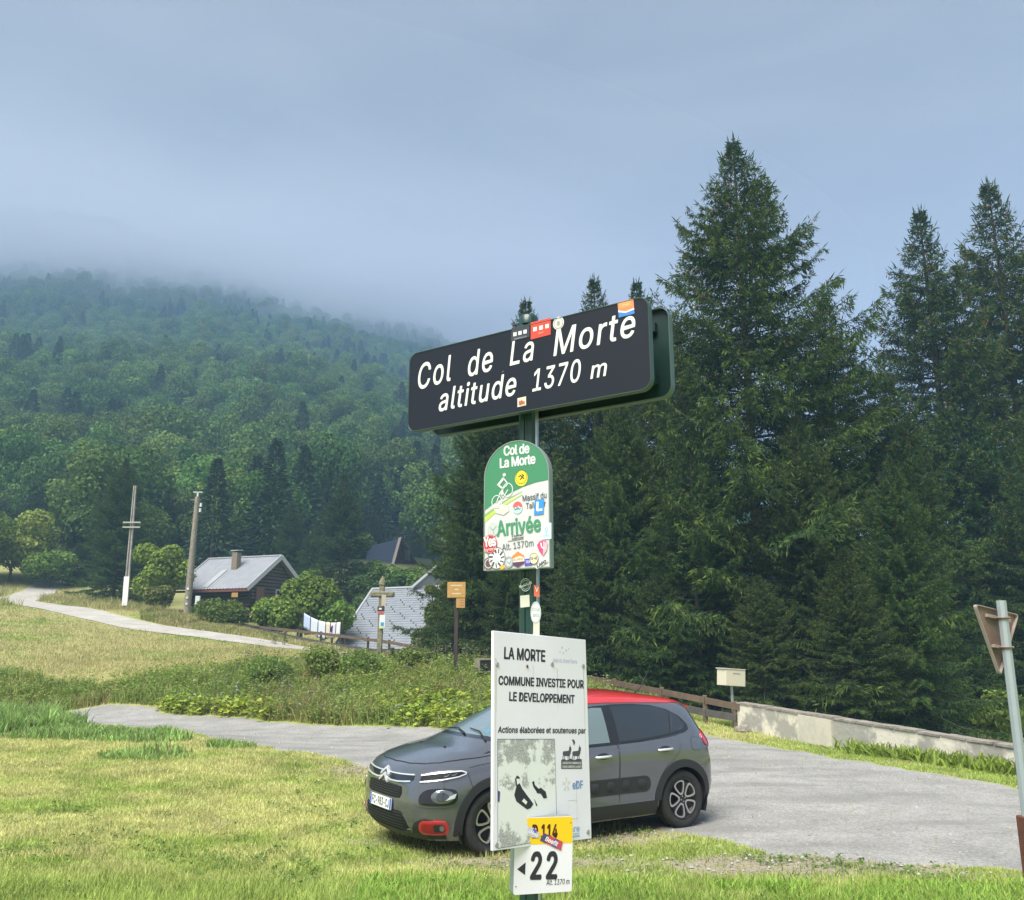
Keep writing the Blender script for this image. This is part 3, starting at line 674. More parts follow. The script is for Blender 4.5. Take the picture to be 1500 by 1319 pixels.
# rain-washed grime running down from the bolts and along the lower edge
M['grime'] = mat('grime', (.60, .58, .58), .8)
for (u, w_, z0, z1) in ((-.293, .004, -.28, .33), (-.287, .003, .1, .32), (.283, .004, -.1, .31), (.10, .003, .12, .30), (-.06, .0025, .2, .31), (.21, .002, -.42, -.2), (-.15, .002, -.43, -.33)):
    ws.flat('grime_streak', [(u - w_, z1), (u + w_, z1), (u + w_ * .4, z0), (u - w_ * .2, z0)], M['grime'], .0004, th=.0003)
W = M['ink']
put_text(ws, 'lettering', 'LA MORTE', (738, 965), (799, 969.5), 18, W, .034, .05, 1, .0008)
put_text(ws, 'lettering', 'COMMUNE INVESTIE POUR', (730, 1003), (855, 1008.5), 13.5, W, .036, .05, 1, .0008)
put_text(ws, 'lettering', 'LE DEVELOPPEMENT', (745.5, 1026.5), (842, 1030.5), 13.5, W, .036, .05, 1, .0008)
put_text(ws, 'lettering', 'Actions élaborées et soutenues par', (729, 1073.5), (858, 1074.5), 9.5, W, .03, .12, 1.03, .0008)
put_text(ws, 'lettering', 'Alpe du Grand Serre', (810, 970), (845, 972.5), 6, cm((.42, .45, .62)), .0, .1, 1, .0008)
mb = MB()
for (a, b, r) in ((823, 949, .006), (829, 953, .006), (825, 957, .005), (833, 951, .004), (820, 955, .004)): q = ws.uv(a, b); mb.prism([(q[0] - r, q[1] - r * .4), (q[0] + r * .3, q[1] - r), (q[0] + r, q[1] + r * .6), (q[0] - r * .2, q[1] + r * 1.2)], -.0008, -.0004)
mb.build('flower_emblem', cm((.55, .55, .58)), ws.t)
for (a, b, k) in ((728, 973.5, 0), (772, 976.5, 1), (808.5, 973, 0), (854, 976, 0), (727, 1237.5, 0), (861, 1218.5, 0)):
    q = ws.uv(a, b); mb = MB(); mb.prism(disc(q, .0105 if not k else .007, None, 12), -.005, .0); bevel(mb.build('bolt', M['rust'] if k else cm((.30, .31, .31)), ws.t), .002, 1)
def print_mat():
    m = bpy.data.materials.new('photo_print'); m.use_nodes = True; t = m.node_tree; L = t.links.new; b = t.nodes['Principled BSDF']; b.inputs['Roughness'].default_value = .5
    tc = t.nodes.new('ShaderNodeTexCoord'); sx = t.nodes.new('ShaderNodeSeparateXYZ'); L(tc.outputs['Generated'], sx.inputs[0])
    n = t.nodes.new('ShaderNodeTexNoise'); n.inputs['Scale'].default_value = 11; n.inputs['Detail'].default_value = 8; n.inputs['Roughness'].default_value = .72; L(tc.outputs['Object'], n.inputs['Vector'])
    # more dark mottling towards the top of the print, and a little at the foot
    r = t.nodes.new('ShaderNodeValToRGB'); r.color_ramp.interpolation = 'LINEAR'
    els = r.color_ramp.elements; els[0].position = 0; els[0].color = (.45, .45, .45, 1); els[1].position = 1; els[1].color = (.56, .56, .56, 1)
    for p_, c_ in ((.12, .47), (.3, .34), (.5, .36), (.58, .47), (.72, .43), (.8, .52)):
        e_ = els.new(p_); e_.color = (c_, c_, c_, 1)
    L(sx.outputs[2], r.inputs[0])
    sb = t.nodes.new('ShaderNodeMath'); sb.operation = 'SUBTRACT'; L(r.outputs[0], sb.inputs[0]); L(n.outputs[0], sb.inputs[1])
    mr = t.nodes.new('ShaderNodeMapRange'); mr.inputs[1].default_value = -.03; mr.inputs[2].default_value = .03; L(sb.outputs[0], mr.inputs[0])
    n2 = t.nodes.new('ShaderNodeTexNoise'); n2.inputs['Scale'].default_value = 160; L(tc.outputs['Object'], n2.inputs['Vector'])
    m2 = t.nodes.new('ShaderNodeMath'); m2.operation = 'MULTIPLY'; L(mr.outputs[0], m2.inputs[0]); L(n2.outputs[0], m2.inputs[1])
    x = t.nodes.new('ShaderNodeMix'); x.data_type = 'RGBA'; x.inputs[6].default_value = (.78, .79, .80, 1); x.inputs[7].default_value = (-.1, -.1, -.06, 1); L(m2.outputs[0], x.inputs[0])
    gm = t.nodes.new('ShaderNodeVectorMath'); gm.operation = 'MAXIMUM'; gm.inputs[1].default_value = (.05, .05, .07); L(x.outputs[2], gm.inputs[0])
    L(gm.outputs[0], b.inputs['Base Color']); return m
ph = ws.flat('picture_print', quadpx(ws, (729, 1243), (816, 1228), (812, 1083), (728.5, 1083)), print_mat(), .0008)
mb = MB(); stroke(mb, quadpx(ws, (729, 1243), (728.5, 1083), (812, 1083), (816, 1228), (729, 1243)), .0022, -.0014, -.001); mb.build('picture_frame', cm((.18, .18, .24)), ph)
def blob(name, pts, m, l=.0018, parent=ph):
    return ws.flat(name, [ws.uv(*p) for p in pts], m, l, parent, .0004)
blob('animal_print', [(754, 1142), (757, 1136), (761, 1139), (760, 1146), (765, 1156), (770, 1163), (776, 1171), (781, 1178), (777, 1184), (772, 1186), (765, 1181), (756, 1174), (753, 1165), (756, 1152)], W)
blob('animal_print', [(785, 1158), (792, 1154), (799, 1160), (801, 1169), (796, 1170), (792, 1163), (786, 1162)], W)
blob('animal_print', [(779, 1146), (782, 1144), (783, 1150), (790, 1157), (785, 1159), (781, 1153)], W)
blob('animal_print', [(782, 1170), (787, 1180), (785, 1181)], W)
blob('animal_print', [(756, 1141), (760, 1141), (761, 1147), (757, 1150)], M['white'], .0026)
blob('animal_print', [(767, 1170), (772, 1175), (770, 1179), (764, 1174)], M['white'], .0026)
blob('paint_drip', [(728.5, 1158), (732, 1160), (731, 1175), (728.5, 1174)], cm((.08, .06, .22)), .0026)
# hunters' association emblem
mb = MB(); D = lambda *p: [ws.uv(*q) for q in p]
def deer(dx):
    mb.prism(D((825 + dx, 1101), (833 + dx, 1100), (834 + dx, 1094), (836 + dx, 1094), (837 + dx, 1097), (835.5 + dx, 1105), (833.5 + dx, 1108), (825.5 + dx, 1107.5), (824 + dx, 1104)), -.0008, -.0004)
    for (x, y, xx) in ((825, 1106, 823.8), (827, 1107, 826.6), (832, 1107, 832), (834, 1106, 834.5)): stroke(mb, D((x + dx, y), (xx + dx, 1113.5)), .0034, -.0008, -.0004)
    stroke(mb, D((835 + dx, 1095), (834.6 + dx, 1091.5)), .002, -.0008, -.0004)
deer(0); deer(14)
mb.prism(D((837.5, 1083.5), (841, 1084), (842.5, 1088), (840.5, 1092.5), (839.5, 1089)), -.0008, -.0004)
mb.prism(D((822, 1113.5), (826, 1112), (830, 1114), (836, 1111.5), (841, 1114), (846, 1111.5), (852, 1112.5), (852.5, 1126.5), (822, 1126.5)), -.0008, -.0004)
eb = mb.build('hunting_emblem', cm((.07, .07, .09)), ws.t)
put_text(ws, 'lettering', 'ASSOCIATION COMMUNALE DE', (823.5, 1119.5), (851, 1119.5), 3.4, M['white'], .02, 0, 1, .0014, eb)
put_text(ws, 'lettering', 'CHASSE AGREEE DE LA MORTE', (823.5, 1125), (851.5, 1125), 3.4, M['white'], .02, 0, 1, .0014, eb)
put_text(ws, 'lettering', 'eDF', (838.5, 1156), (854, 1155), 12, cm((.16, .28, .58)), .03, 0, 1, .0008)
mb = MB(); q = ws.uv(829.5, 1149)
for k in range(5):
    a = R(90 + 72 * k); mb.prism([(q[0] + .008 * math.cos(a - .5), q[1] + .008 * math.sin(a - .5)), (q[0] + .026 * math.cos(a - .2), q[1] + .03 * math.sin(a - .2)), (q[0] + .026 * math.cos(a + .3), q[1] + .03 * math.sin(a + .3)), (q[0] + .010 * math.cos(a + .4), q[1] + .012 * math.sin(a + .4))], -.0008, -.0004)
mb.build('wave_emblem', cm((.66, .66, .66)), ws.t)
mb = MB(); a_ = D((832, 1200), (846.5, 1198.5), (845.5, 1172), (831.5, 1172.5)); stroke(mb, a_ + [a_[0]], .0016, -.0008, -.0004); mb.build('faded_frame', cm((.68, .69, .68)), ws.t)
put_text(ws, 'lettering', 'isère', (828, 1220.5), (849, 1218), 10, cm((.16, .38, .62)), .008, 0, 1, .0008)
for y in (1222.5, 1227): mb = MB(); stroke(mb, D((834, y), (849, y - 2)), .0025, -.0008, -.0004); mb.build('blue_rule', cm((.25, .46, .68)), ws.t)
put_text(ws, 'lettering', 'CONSEIL GENERAL', (834, 1226.6), (849, 1224.6), 2.2, cm((.16, .38, .62)), .01, 0, 1, .0008)
for zz in (-.3, .3): mb = MB(); mb.box((-.07, .03, zz), (.05, .03, .05)); mb.build('bracket', M['steel'], ws.t)

# ---- kilometre plate
ks = Panel('road_number_plate', 'small square yellow and white road plate with a large 22, lowest on the post', 'sign', (.137, 4.02, 1.170), 20.1, .1, 2.0)
KW, KH = .268, .303
mb = MB(); mb.prism(rrect(-KW / 2, -KH / 2, KW / 2, KH / 2, .008, 3), 0, .006); mb.build('plate_face', M['panel_white'], ks.t)
mb = MB(); ring(mb, rrect(-KW / 2 - .001, -KH / 2 - .001, KW / 2 + .001, KH / 2 + .001, .009, 3), rrect(-KW / 2 + .004, -KH / 2 + .004, KW / 2 - .004, KH / 2 - .004, .006, 3), .003, .05); mb.build('rim', M['grey_edge'], ks.t)
ks.flat('yellow_field', [(-KW / 2 + .001, KH / 2 - .108)] + [(KW / 2 - .001, KH / 2 - .108), (KW / 2 - .001, KH / 2 - .007), (KW / 2 - .007, KH / 2 - .001), (-KW / 2 + .007, KH / 2 - .001), (-KW / 2 + .001, KH / 2 - .007)], cm((.86, .56, .012)), .0008)
put_text(ks, 'lettering', 'D 114', (779, 1227.5), (816.5, 1226.5), 20, cm((.07, .012, .01)), .034, 0, 1, .0018)
put_text(ks, 'lettering', '22', (776, 1287.5), (816, 1286.5), 41, M['ink'], .036, 0, 1.18, .0012)
put_text(ks, 'lettering', 'Alt. 1370 m', (800, 1296.8), (834, 1295), 8, M['ink'], .006, .12, 1, .0012)
ks.flat('arrow', quadpx(ks, (757.5, 1273.5), (769, 1282), (769.8, 1263.5)), M['ink'], .0012)
for (a, b) in ((759.5, 1205), (836, 1205.5), (755.5, 1299)): ks.flat('rivet', disc(ks.uv(a, b), .003, None, 8), cm((.25, .12, .08)), .002)
st = ks.flat('sticker', quadpx(ks, (761, 1216), (766, 1205), (772, 1207), (769, 1219.5)), cm((.62, .62, .60)), .003)
put_text(ks, 'lettering', 'W', (763, 1214.5), (770, 1216), 7, cm((.85, .85, .82)), .03, 0, 1, .004, st)
st = ks.flat('sticker', quadpx(ks, (770, 1221), (774, 1211), (782, 1213), (790, 1222), (789, 1227.5), (779, 1227)), cm((.50, .50, .62)), .003)
ks.flat('blue_patch', quadpx(ks, (778, 1218), (782, 1213), (786, 1217), (785, 1222)), cm((.14, .10, .55)), .0036, st)
put_text(ks, 'lettering', 'Jim', (773, 1219), (786, 1227), 6, cm((.80, .80, .82)), .03, .1, 1, .0042, st)
st = ks.flat('sticker', quadpx(ks, (790.5, 1231), (796, 1220), (824, 1233), (821.5, 1246)), cm((.55, .06, .10)), .003)
ks.flat('navy_patch', quadpx(ks, (790.5, 1231), (796, 1220), (804, 1224), (799, 1235)), cm((.07, .06, .18)), .0036, st)
ks.flat('violet_patch', quadpx(ks, (808, 1239.5), (812, 1227.5), (818, 1230.4), (815, 1243)), cm((.13, .07, .30)), .0036, st)
put_text(ks, 'lettering', 'Beefit', (797.5, 1231), (815.5, 1240), 7, cm((.85, .8, .82)), .03, .1, 1, .0046, st)
# ------------------------------------------------------------------ wall, fence, post box, signs of the middle distance
M['plaster'] = mat('plaster', (.66, .62, .52), .95, noise=(1.7, 1.0, (.34, .325, .29), 9), bump=(9, .7, .02))
M['plaster_new'] = mat('plaster_new', (.56, .52, .43), .95, noise=(5, .7, (.42, .40, .35), 7), bump=(14, .4, .01))
M['coping'] = mat('coping', (.33, .30, .26), .95, noise=(7, .8, (.14, .12, .10), 6), bump=(16, .6, .01))
M['rail'] = mat('rail', (.16, .11, .07), .85, noise=(4, .8, (.09, .065, .05)), bump=(24, .4, .006))
M['rail_grey'] = mat('rail_grey', (.10, .09, .085), .9, noise=(4, .8, (.06, .055, .05)), bump=(24, .4, .006))
for n_ in M['plaster'].node_tree.nodes:
    if n_.type == 'MAP_RANGE': n_.inputs[1].default_value, n_.inputs[2].default_value = .46, .56
wa = Vector(at(1079, 1028, 22)); wb = Vector(at(1485, 1092, 15.2)); wd = (wb - wa); wc = wb + wd * .9
wall = thing('garden_wall', 'low patchy plastered wall running down beside the gravel below the big spruces', 'wall', (wa.x, wa.y, zg(wa.x, wa.y)))
def wl_(p): return Vector(p) - Vector(wall.location)
nrm = Vector((wd.y, -wd.x, 0)).normalized()
if nrm.y > 0: nrm = -nrm
segs = 14; mb = MB(); cpg = MB()
tot = wc - wa
for i in range(segs):
    a = wa + tot * (i / segs); b = wa + tot * ((i + 1) / segs)
    for q, (p, r) in enumerate(((a, b),)):
        za = zg(p.x, p.y) - .3; zb_ = zg(r.x, r.y) - .3; j1 = .012 * math.sin(i * 2.3); j2 = .012 * math.sin((i + 1) * 2.3)
        f0 = p + nrm * j1; f1 = r + nrm * j2; bk0 = p - nrm * .25; bk1 = r - nrm * .25
        V = [(f0.x, f0.y, za), (f1.x, f1.y, zb_), (f1.x, f1.y, r.z - .04), (f0.x, f0.y, p.z - .04), (bk0.x, bk0.y, za), (bk1.x, bk1.y, zb_), (bk1.x, bk1.y, r.z - .04), (bk0.x, bk0.y, p.z - .04)]
        mb.add([wl_(v) for v in V], [(0, 1, 2, 3), (5, 4, 7, 6), (3, 2, 6, 7)] + ([(4, 0, 3, 7)] if i == 0 else []) + ([(1, 5, 6, 2)] if i == segs - 1 else []))
mb.build('wall_face', M['plaster'], wall)
n_c = 26
for i in range(n_c):
    a = wa + tot * ((i + .02) / n_c) - nrm * .12; b = wa + tot * ((i + .98) / n_c) - nrm * .12
    m_ = MB(); m_.bar(wl_(a) + Vector((0, 0, -.03 + .010 * math.sin(i * 3.1))), wl_(b) + Vector((0, 0, -.03 + .010 * math.sin(i * 1.7))), .29, .04); m_.build('coping_stone', M['coping'], wall)
pa = wa + wd * .30; pb = wa + wd * .435
mb = MB()
zz0 = zg(pa.x, pa.y) - .1
mb.add([wl_(v) for v in [(pa.x + nrm.x * .05, pa.y + nrm.y * .05, zz0), (pb.x + nrm.x * .05, pb.y + nrm.y * .05, zz0), (pb.x + nrm.x * .05, pb.y + nrm.y * .05, pb.z - .07), (pa.x + nrm.x * .05, pa.y + nrm.y * .05, pa.z - .06), (pa.x, pa.y, zz0), (pb.x, pb.y, zz0), (pb.x, pb.y, pb.z - .07), (pa.x, pa.y, pa.z - .06)]],
       [(0, 1, 2, 3), (4, 0, 3, 7), (1, 5, 6, 2), (3, 2, 6, 7)])
mb.build('plaster_patch', M['plaster_new'], wall)
# boulder at the foot of the wall
def rock(name, loc, r, m, label, seed=0, parent=None):
    bm = bmesh.new(); bmesh.ops.create_icosphere(bm, subdivisions=2, radius=1)
    rr = random.Random(seed)
    for v in bm.verts:
        k = 1 + rr.uniform(-.16, .16); v.co = Vector((v.co.x * r[0] * k, v.co.y * r[1] * k, v.co.z * r[2] * k))
    me = bpy.data.meshes.new(name); bm.to_mesh(me); bm.free(); me.materials.append(m)
    o = link(name, me, parent, loc, (0, 0, seed)); return o
bx = at(1088, 1064, 21.3); tag(rock('boulder', (bx[0], bx[1], zg(bx[0], bx[1]) + .04), (.19, .15, .14), M['coping'], '', 3), 'grey boulder lying at the left foot of the plastered wall', 'rock')

FP = [at(1078, 1031, 22), at(1033, 1022, 22.8), at(970, 1010, 24.2), at(900, 997, 26.2), at(840, 986, 28.2), at(775, 976, 31), at(722, 969, 34), at(676, 961, 37), at(640, 954, 39.5), at(602, 945, 41.5), at(570, 939, 43), at(539, 935, 45), at(506, 931, 47), at(470, 926.5, 49), at(436, 923, 51), at(398, 919, 53), at(355, 915, 55)]
fence = thing('rail_fence', 'long brown wooden rail fence from the plastered wall up past the grey roof', 'fence', (FP[0][0], FP[0][1], zg(*FP[0][:2])))
fl = Vector(fence.location)
for i, p in enumerate(FP):
    g = zg(p[0], p[1]); m_ = MB(); m_.box(Vector((p[0], p[1] + .07, (g - .2 + p[2] + .05) / 2)) - fl, (.11, .11, p[2] + .05 - g + .2)); bevel(m_.build('post', M['rail'] if i < 6 else M['wood_dark'], fence), .01, 1)
for i, (a, b) in enumerate(zip(FP, FP[1:])):
    a, b = Vector(a), Vector(b); d = (b - a).normalized() * .06
    m_ = MB(); m_.bar(a - d * (2 if i == 0 else -.2) - fl + Vector((0, 0, -.07)), b - d * .2 - fl + Vector((0, 0, -.07)), .05, .15); m_.build('rail', M['rail'], fence)
    ga, gb = zg(a.x, a.y), zg(b.x, b.y)
    m_ = MB(); m_.bar(Vector((a.x, a.y, ga + .27)) - fl, Vector((b.x, b.y, gb + .27)) - d * .2 - fl, .05, .17); m_.build('rail', M['rail_grey'], fence)

# post box
q = at(1074, 1050, 22.3); g = zg(q[0], q[1]); zt = at(1074, 1005, 22.3)[2]
pbx = thing('post_box', 'cream metal box on a thin grey pole beside the fence end', 'box', (q[0], q[1], g), (0, 0, R(24)))
mb = MB(); mb.tube([(0, 0, -.2), (0, 0, zt - g + .02)], .035, 10); mb.build('pole', M['galv'], pbx)
mb = MB(); h = at(1075, 981, 22.3)[2] - zt; mb.box((0, 0, zt - g + h / 2), (.60, .36, h), rot=Matrix.Rotation(R(4), 3, 'Y')); bevel(mb.build('box', cm((.62, .58, .45), .5), pbx), .012)
mb = MB(); mb.box((0, 0, zt - g + h + .012), (.63, .39, .022), rot=Matrix.Rotation(R(4), 3, 'Y')); bevel(mb.build('lid', cm((.60, .57, .47), .5), pbx), .006)
mb = MB(); mb.box((.03, -.184, zt - g + h * .78), (.22, .01, .022), rot=Matrix.Rotation(R(4), 3, 'Y')); mb.build('slot', cm((.38, .36, .28)), pbx)

# give way sign seen from behind
gx, gy = 4.45, 8.0; g = zg(gx, gy)
gw = thing('give_way_sign', 'tall grey pole at the right edge with the rusty back of a triangular sign', 'sign', (gx, gy, g))
mb = MB(); zt = at(1467, 880, 8)[2] - g
mb.tube([(0, 0, -.3), (0, 0, zt)], .043, 8, sm=False); mb.build('pole', M['galv'], gw)
mb = MB(); mb.box((0, 0, .17), (.13, .13, .75)); bevel(mb.build('base_sleeve', M['rust'], gw), .01)
tr_rot = (0, 0, R(-52))
M['tri_back'] = mat('tri_back', (.30, .22, .19), .6, noise=(7, .9, (.20, .12, .09), 7), metal=.2)
zc = at(1462, 925, 8)[2] - g
def tri(s): return [(-s / 2, s * .29), (0, -s * .58), (s / 2, s * .29)]
def rtri(s, r):
    P = [Vector(p) for p in tri(s)]; o = []
    for i in range(3):
        a = (P[i - 1] - P[i]).normalized(); b = (P[(i + 1) % 3] - P[i]).normalized()
        for k in range(5):
            t = k / 4; o.append(tuple(P[i] + a * r * (1 - t) ** 2 + b * r * t ** 2))
    return o
RT = Matrix.Rotation(R(31), 3, 'Z') @ Matrix.Rotation(R(7), 3, 'Y')
def emb(mb, name, m, off=(0, .06, 0)):
    o = mb.build(name, m, gw); o.matrix_local = Matrix.Translation(RT @ Vector(off) + Vector((0, 0, zc))) @ RT.to_4x4(); return o
mb = MB(); mb.prism(rtri(.68, .05), .02, .024); emb(mb, 'plate', M['tri_back'])
mb = MB(); ring(mb, rtri(.685, .05), rtri(.66, .05), -.006, .0235); emb(mb, 'rim', cm((.36, .30, .27)))
mb = MB(); mb.prism(rtri(.66, .05), .0245, .026); emb(mb, 'front_face', M['white'])
for zz in (.12, -.14):
    mb = MB(); mb.tube([(.052 * math.cos(R(t)), .052 * math.sin(R(t)), zc + zz + .0) for t in range(0, 361, 30)], .011, 6, caps=False); mb.build('clamp', cm((.25, .17, .15)), gw)
    mb = MB(); mb.box((0, -.005 + .0, zz), (.36 if zz > 0 else .2, .03, .028)); emb(mb, 'crossbar', cm((.32, .26, .23)))

# yellow hikers' sign on the bank
q = at(667, 991, 26); g = zg(q[0], q[1])
hs = thing('hiking_signpost', 'yellow wooden hiking boards on a thin dark post standing on the weedy bank', 'signpost', (q[0], q[1], g))
z1 = at(667, 853, 26)[2] - g; z2 = at(667, 876, 26)[2] - g; z3 = at(667, 891, 26)[2] - g
M['board_yellow'] = mat('board_yellow', (.50, .29, .09), .7, noise=(9, .7, (.40, .22, .07)), bump=(30, .3, .004))
mb = MB(); mb.box((0, .05, z1 / 2 - .25), (.11, .11, z1 + .3)); mb.build('post', M['wood_dark'], hs)
mb = MB(); mb.box((0, -.03, (z1 + z2) / 2), (.54, .035, z1 - z2)); bevel(mb.build('board', M['board_yellow'], hs), .006, 1)
mb = MB(); mb.box((.13, -.03, (z2 + z3) / 2 - .01), (.26, .035, z2 - z3 - .02)); bevel(mb.build('board', M['board_yellow'], hs), .006, 1)
for k, w_ in enumerate((.34, .12, .26)):
    mb = MB(); mb.box((0, -.0485, z1 - .1 - k * .12), (w_, .001, .035)); mb.build('carved_line', cm((.62, .52, .34)), hs)
for k in range(3):
    mb = MB(); mb.box((.16, -.0485, z2 - .07 - k * .075), (.12, .001, .028)); mb.build('carved_line', cm((.30, .17, .08)), hs)

# old wooden cross post with plaques
q = at(555, 962, 29); g = zg(q[0], q[1]); tp = at(560, 856, 29)
cr = thing('cross_post', 'weathered wooden post with a short mossy crossbeam in front of the grey roof', 'post', (q[0], q[1], g))
H = tp[2] - g; lean = tp[0] - q[0] - .0
M['mossy'] = mat('mossy', (.27, .25, .17), .95, noise=(9, .9, (.13, .13, .08), 7), bump=(22, .9, .02))
mb = MB(); mb.bar((0, 0, -.2), (lean, 0, H), .165, .16, up=(0, 1, 0)); bevel(mb.build('upright', M['mossy'], cr), .02, 1)
mb = MB(); zb_ = at(560, 871, 29)[2] - g; mb.box((lean * .85 + .02, -.02, zb_), (.80, .22, .19)); bevel(mb.build('crossbeam', M['mossy'], cr), .05, 2)
mb = MB(); mb.tube([(lean, 0, H - .02), (lean + .01, 0, H + .12), (lean, 0, H + .22)], [.12, .10, .03], 7); mb.build('peak', M['mossy'], cr)
def plq(px0, py0, px1, py1, c, name='plaque', y=-.13, parent=None):
    a = at(px0, py0, 29); b = at(px1, py1, 29); m_ = MB(); m_.box(((a[0] + b[0]) / 2 - q[0], y, (a[2] + b[2]) / 2 - g), (abs(b[0] - a[0]), .012, abs(a[2] - b[2]))); return m_.build(name, cm(c), parent or cr)
plq(560, 872, 566, 888, (.46, .40, .34), 'pale_strip')
plq(554, 889, 564, 896, (.05, .03, .04)); plq(556, 891, 560, 893.5, (.7, .7, .7), 'white_mark', -.138); plq(554, 896, 563, 900, (.45, .12, .10)); plq(557, 901, 564.5, 921, (.72, .74, .74))
plq(558.5, 912, 563, 917.5, (.05, .30, .55), 'blue_mark', -.138); plq(557, 918.5, 564, 921, (.62, .60, .22), 'yellow_mark', -.138)

# small wooden trough end with a black mouth behind the board
q = at(716, 985, 25.5); g = zg(q[0], q[1])
bxo = thing('wooden_box', 'small grey wooden box with a dark open end just left of the white board', 'box', (q[0], q[1], g), (0, 0, R(20)))
z_ = at(716, 975, 25.5)[2] - g
for k, (c_, d_) in enumerate((((.1, 0, z_ - .17), (.9, .4, .04)), ((.1, 0, z_ + .17), (.9, .4, .04)), ((.1, .2, z_), (.9, .03, .30)), ((-.34, 0, z_), (.03, .4, .30)))):
    mb = MB(); mb.box(c_, d_); mb.build('board', M['wood_grey'], bxo)
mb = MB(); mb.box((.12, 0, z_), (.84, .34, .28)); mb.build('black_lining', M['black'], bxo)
for sx in (-.25, .45):
    mb = MB(); mb.box((sx, 0, (z_ - .19) / 2 - .1), (.07, .07, z_ - .19 + .2)); mb.build('leg', M['wood_grey'], bxo)

# ------------------------------------------------------------------ utility poles
M['conc'] = mat('conc', (.42, .40, .37), .9, noise=(3, .8, (.22, .20, .18)), bump=(18, .4, .01))
q = at(183, 895, 57); g = zg(q[0], q[1]); t_ = at(198, 712, 57)
up = thing('utility_pole', 'leaning slotted concrete pole with a white painted foot and two short crossarms', 'pole', (q[0], q[1], g), group='utility poles in the meadow')
H = t_[2] - g; lx = t_[0] - q[0]
for sx in (-1, 1):
    mb = MB()
    a = Vector((sx * .105, 0, -.3)); b = Vector((lx + sx * .06, 0, H)); mb.bar(a, b, .16, .065, up=(1, 0, 0)); mb.build('flange', M['conc'], up)
mb = MB(); mb.bar((0, 0, -.3), (lx, 0, H - .05), .06, .2, up=(1, 0, 0)); mb.build('web', cm((.16, .15, .14)), up)
fz = at(190, 845, 57)[2] - g; k = fz / H
mb = MB(); mb.bar((0, -.15, .25), (lx * k, -.15, fz), .34, .02, up=(0, -1, 0)); mb.build('white_foot', M['white'], up)
for py in (766, 773):
    z_ = at(190, py, 57)[2] - g; xx = lx * z_ / H
    mb = MB(); mb.box((xx + .05, -.16, z_), (1.15, .08, .09)); mb.build('crossarm', cm((.38, .38, .36)), up)
q = at(273, 905, 57); g = zg(q[0], q[1]); t_ = at(289.5, 728, 57)
up = thing('utility_pole', 'thick round weathered wooden pole with a small white T top, beside the metal roof', 'pole', (q[0], q[1], g), group='utility poles in the meadow')
H = t_[2] - g; lx = t_[0] - q[0]
mb = MB(); mb.tube([(0, 0, -.3), (lx * .33, 0, H * .33), (lx * .66, 0, H * .66), (lx, 0, H)], [.24, .215, .185, .155], 12); mb.build('shaft', M['wood_grey'], up)
mb = MB(); mb.box((lx, 0, H + .14), (.10, .10, .34)); mb.box((lx, 0, H + .31), (.62, .10, .06)); mb.build('top_bracket', cm((.60, .62, .62)), up)
for z_, dx in ((H - .55, .26), (H - .9, .24)):
    mb = MB(); mb.tube([(lx + dx, 0, z_ - .12), (lx + dx, 0, z_ + .12)], [.09, .07], 8); mb.build('insulator', cm((.62, .66, .66)), up)
mb = MB(); mb.box((lx - .1, 0, H - .2), (.7, .05, .05)); mb.build('bolt_arm', cm((.2, .2, .2)), up)
for py, c_ in ((863, (.75, .75, .70)), (876, (.6, .6, .55)), (885, (.6, .6, .55))):
    z_ = at(275, py, 57)[2] - g; mb = MB(); mb.box((lx * z_ / H + .02, -.245, z_), (.13, .02, .14)); mb.build('tag_plate', cm(c_), up)
mb = MB(); z_ = at(281, 884, 57)[2] - g; mb.box((.62, .1, z_), (.28, .2, .95)); mb.build('meter_box', cm((.66, .70, .70)), up)
q = at(452, 840, 92); t_ = at(452, 778, 92); g = zg(q[0], q[1])
up = thing('marker_pole', 'thin pale banded pole among the dark firs behind the metal roof', 'pole', (q[0], q[1], g), group='utility poles in the meadow')
for k in range(6):
    mb = MB(); a = (t_[2] - g) * k / 6; b = (t_[2] - g) * (k + 1) / 6; mb.tube([(0, 0, a), (0, 0, b)], .11, 8); mb.build('band', cm((.42, .40, .36) if k % 2 else (.20, .18, .16)), up)

# ------------------------------------------------------------------ houses
M['tin'] = mat('tin', (.30, .31, .335), .55, metal=.3, noise=(1.4, .7, (.24, .25, .27), 5))
M['slate'] = mat('slate', (.23, .25, .28), .65, noise=(2.2, .7, (.17, .185, .21), 6))
M['log'] = mat('log', (.045, .032, .026), .8, noise=(3, .7, (.025, .018, .015)))
M['log_grey'] = mat('log_grey', (.15, .13, .125), .85, noise=(4, .7, (.07, .06, .055)))
M['win'] = mat('win', (.02, .025, .03), .08)
a = 28; ca, sa = math.cos(R(a)), math.sin(R(a))
eL = Vector(at(252, 864, 65)); eR = Vector(at(362, 863, 62.4)); Lr = (eR.xy - eL.xy).length; ez = (eL.z + eR.z) / 2
yawc = math.atan2(eR.y - eL.y, eR.x - eL.x)
gnd = zg(eL.x + 2, eL.y + 3)
ch = thing('chalet', 'small dark log chalet with a pale ribbed metal roof and square chimney', 'house', (eL.x, eL.y, ez), (0, 0, yawc))
Wd, rise = 7.5, 2.62
def roof_slope(y0, z0, y1, z1, n0, n1, name='roof_sheet'):
    m_ = MB(); xs_ = np.arange(n0, n1 + .001, .1)
    V = []; nn = len(xs_)
    for (y, z) in ((y0, z0), (y1, z1)):
        for i, x in enumerate(xs_): V.append((x, y, z + (.035 if i % 3 == 1 else 0)))
    m_.add(V, [(i, i + 1, nn + i + 1, nn + i) for i in range(nn - 1)]); o = m_.build(name, M['tin'], ch); return o
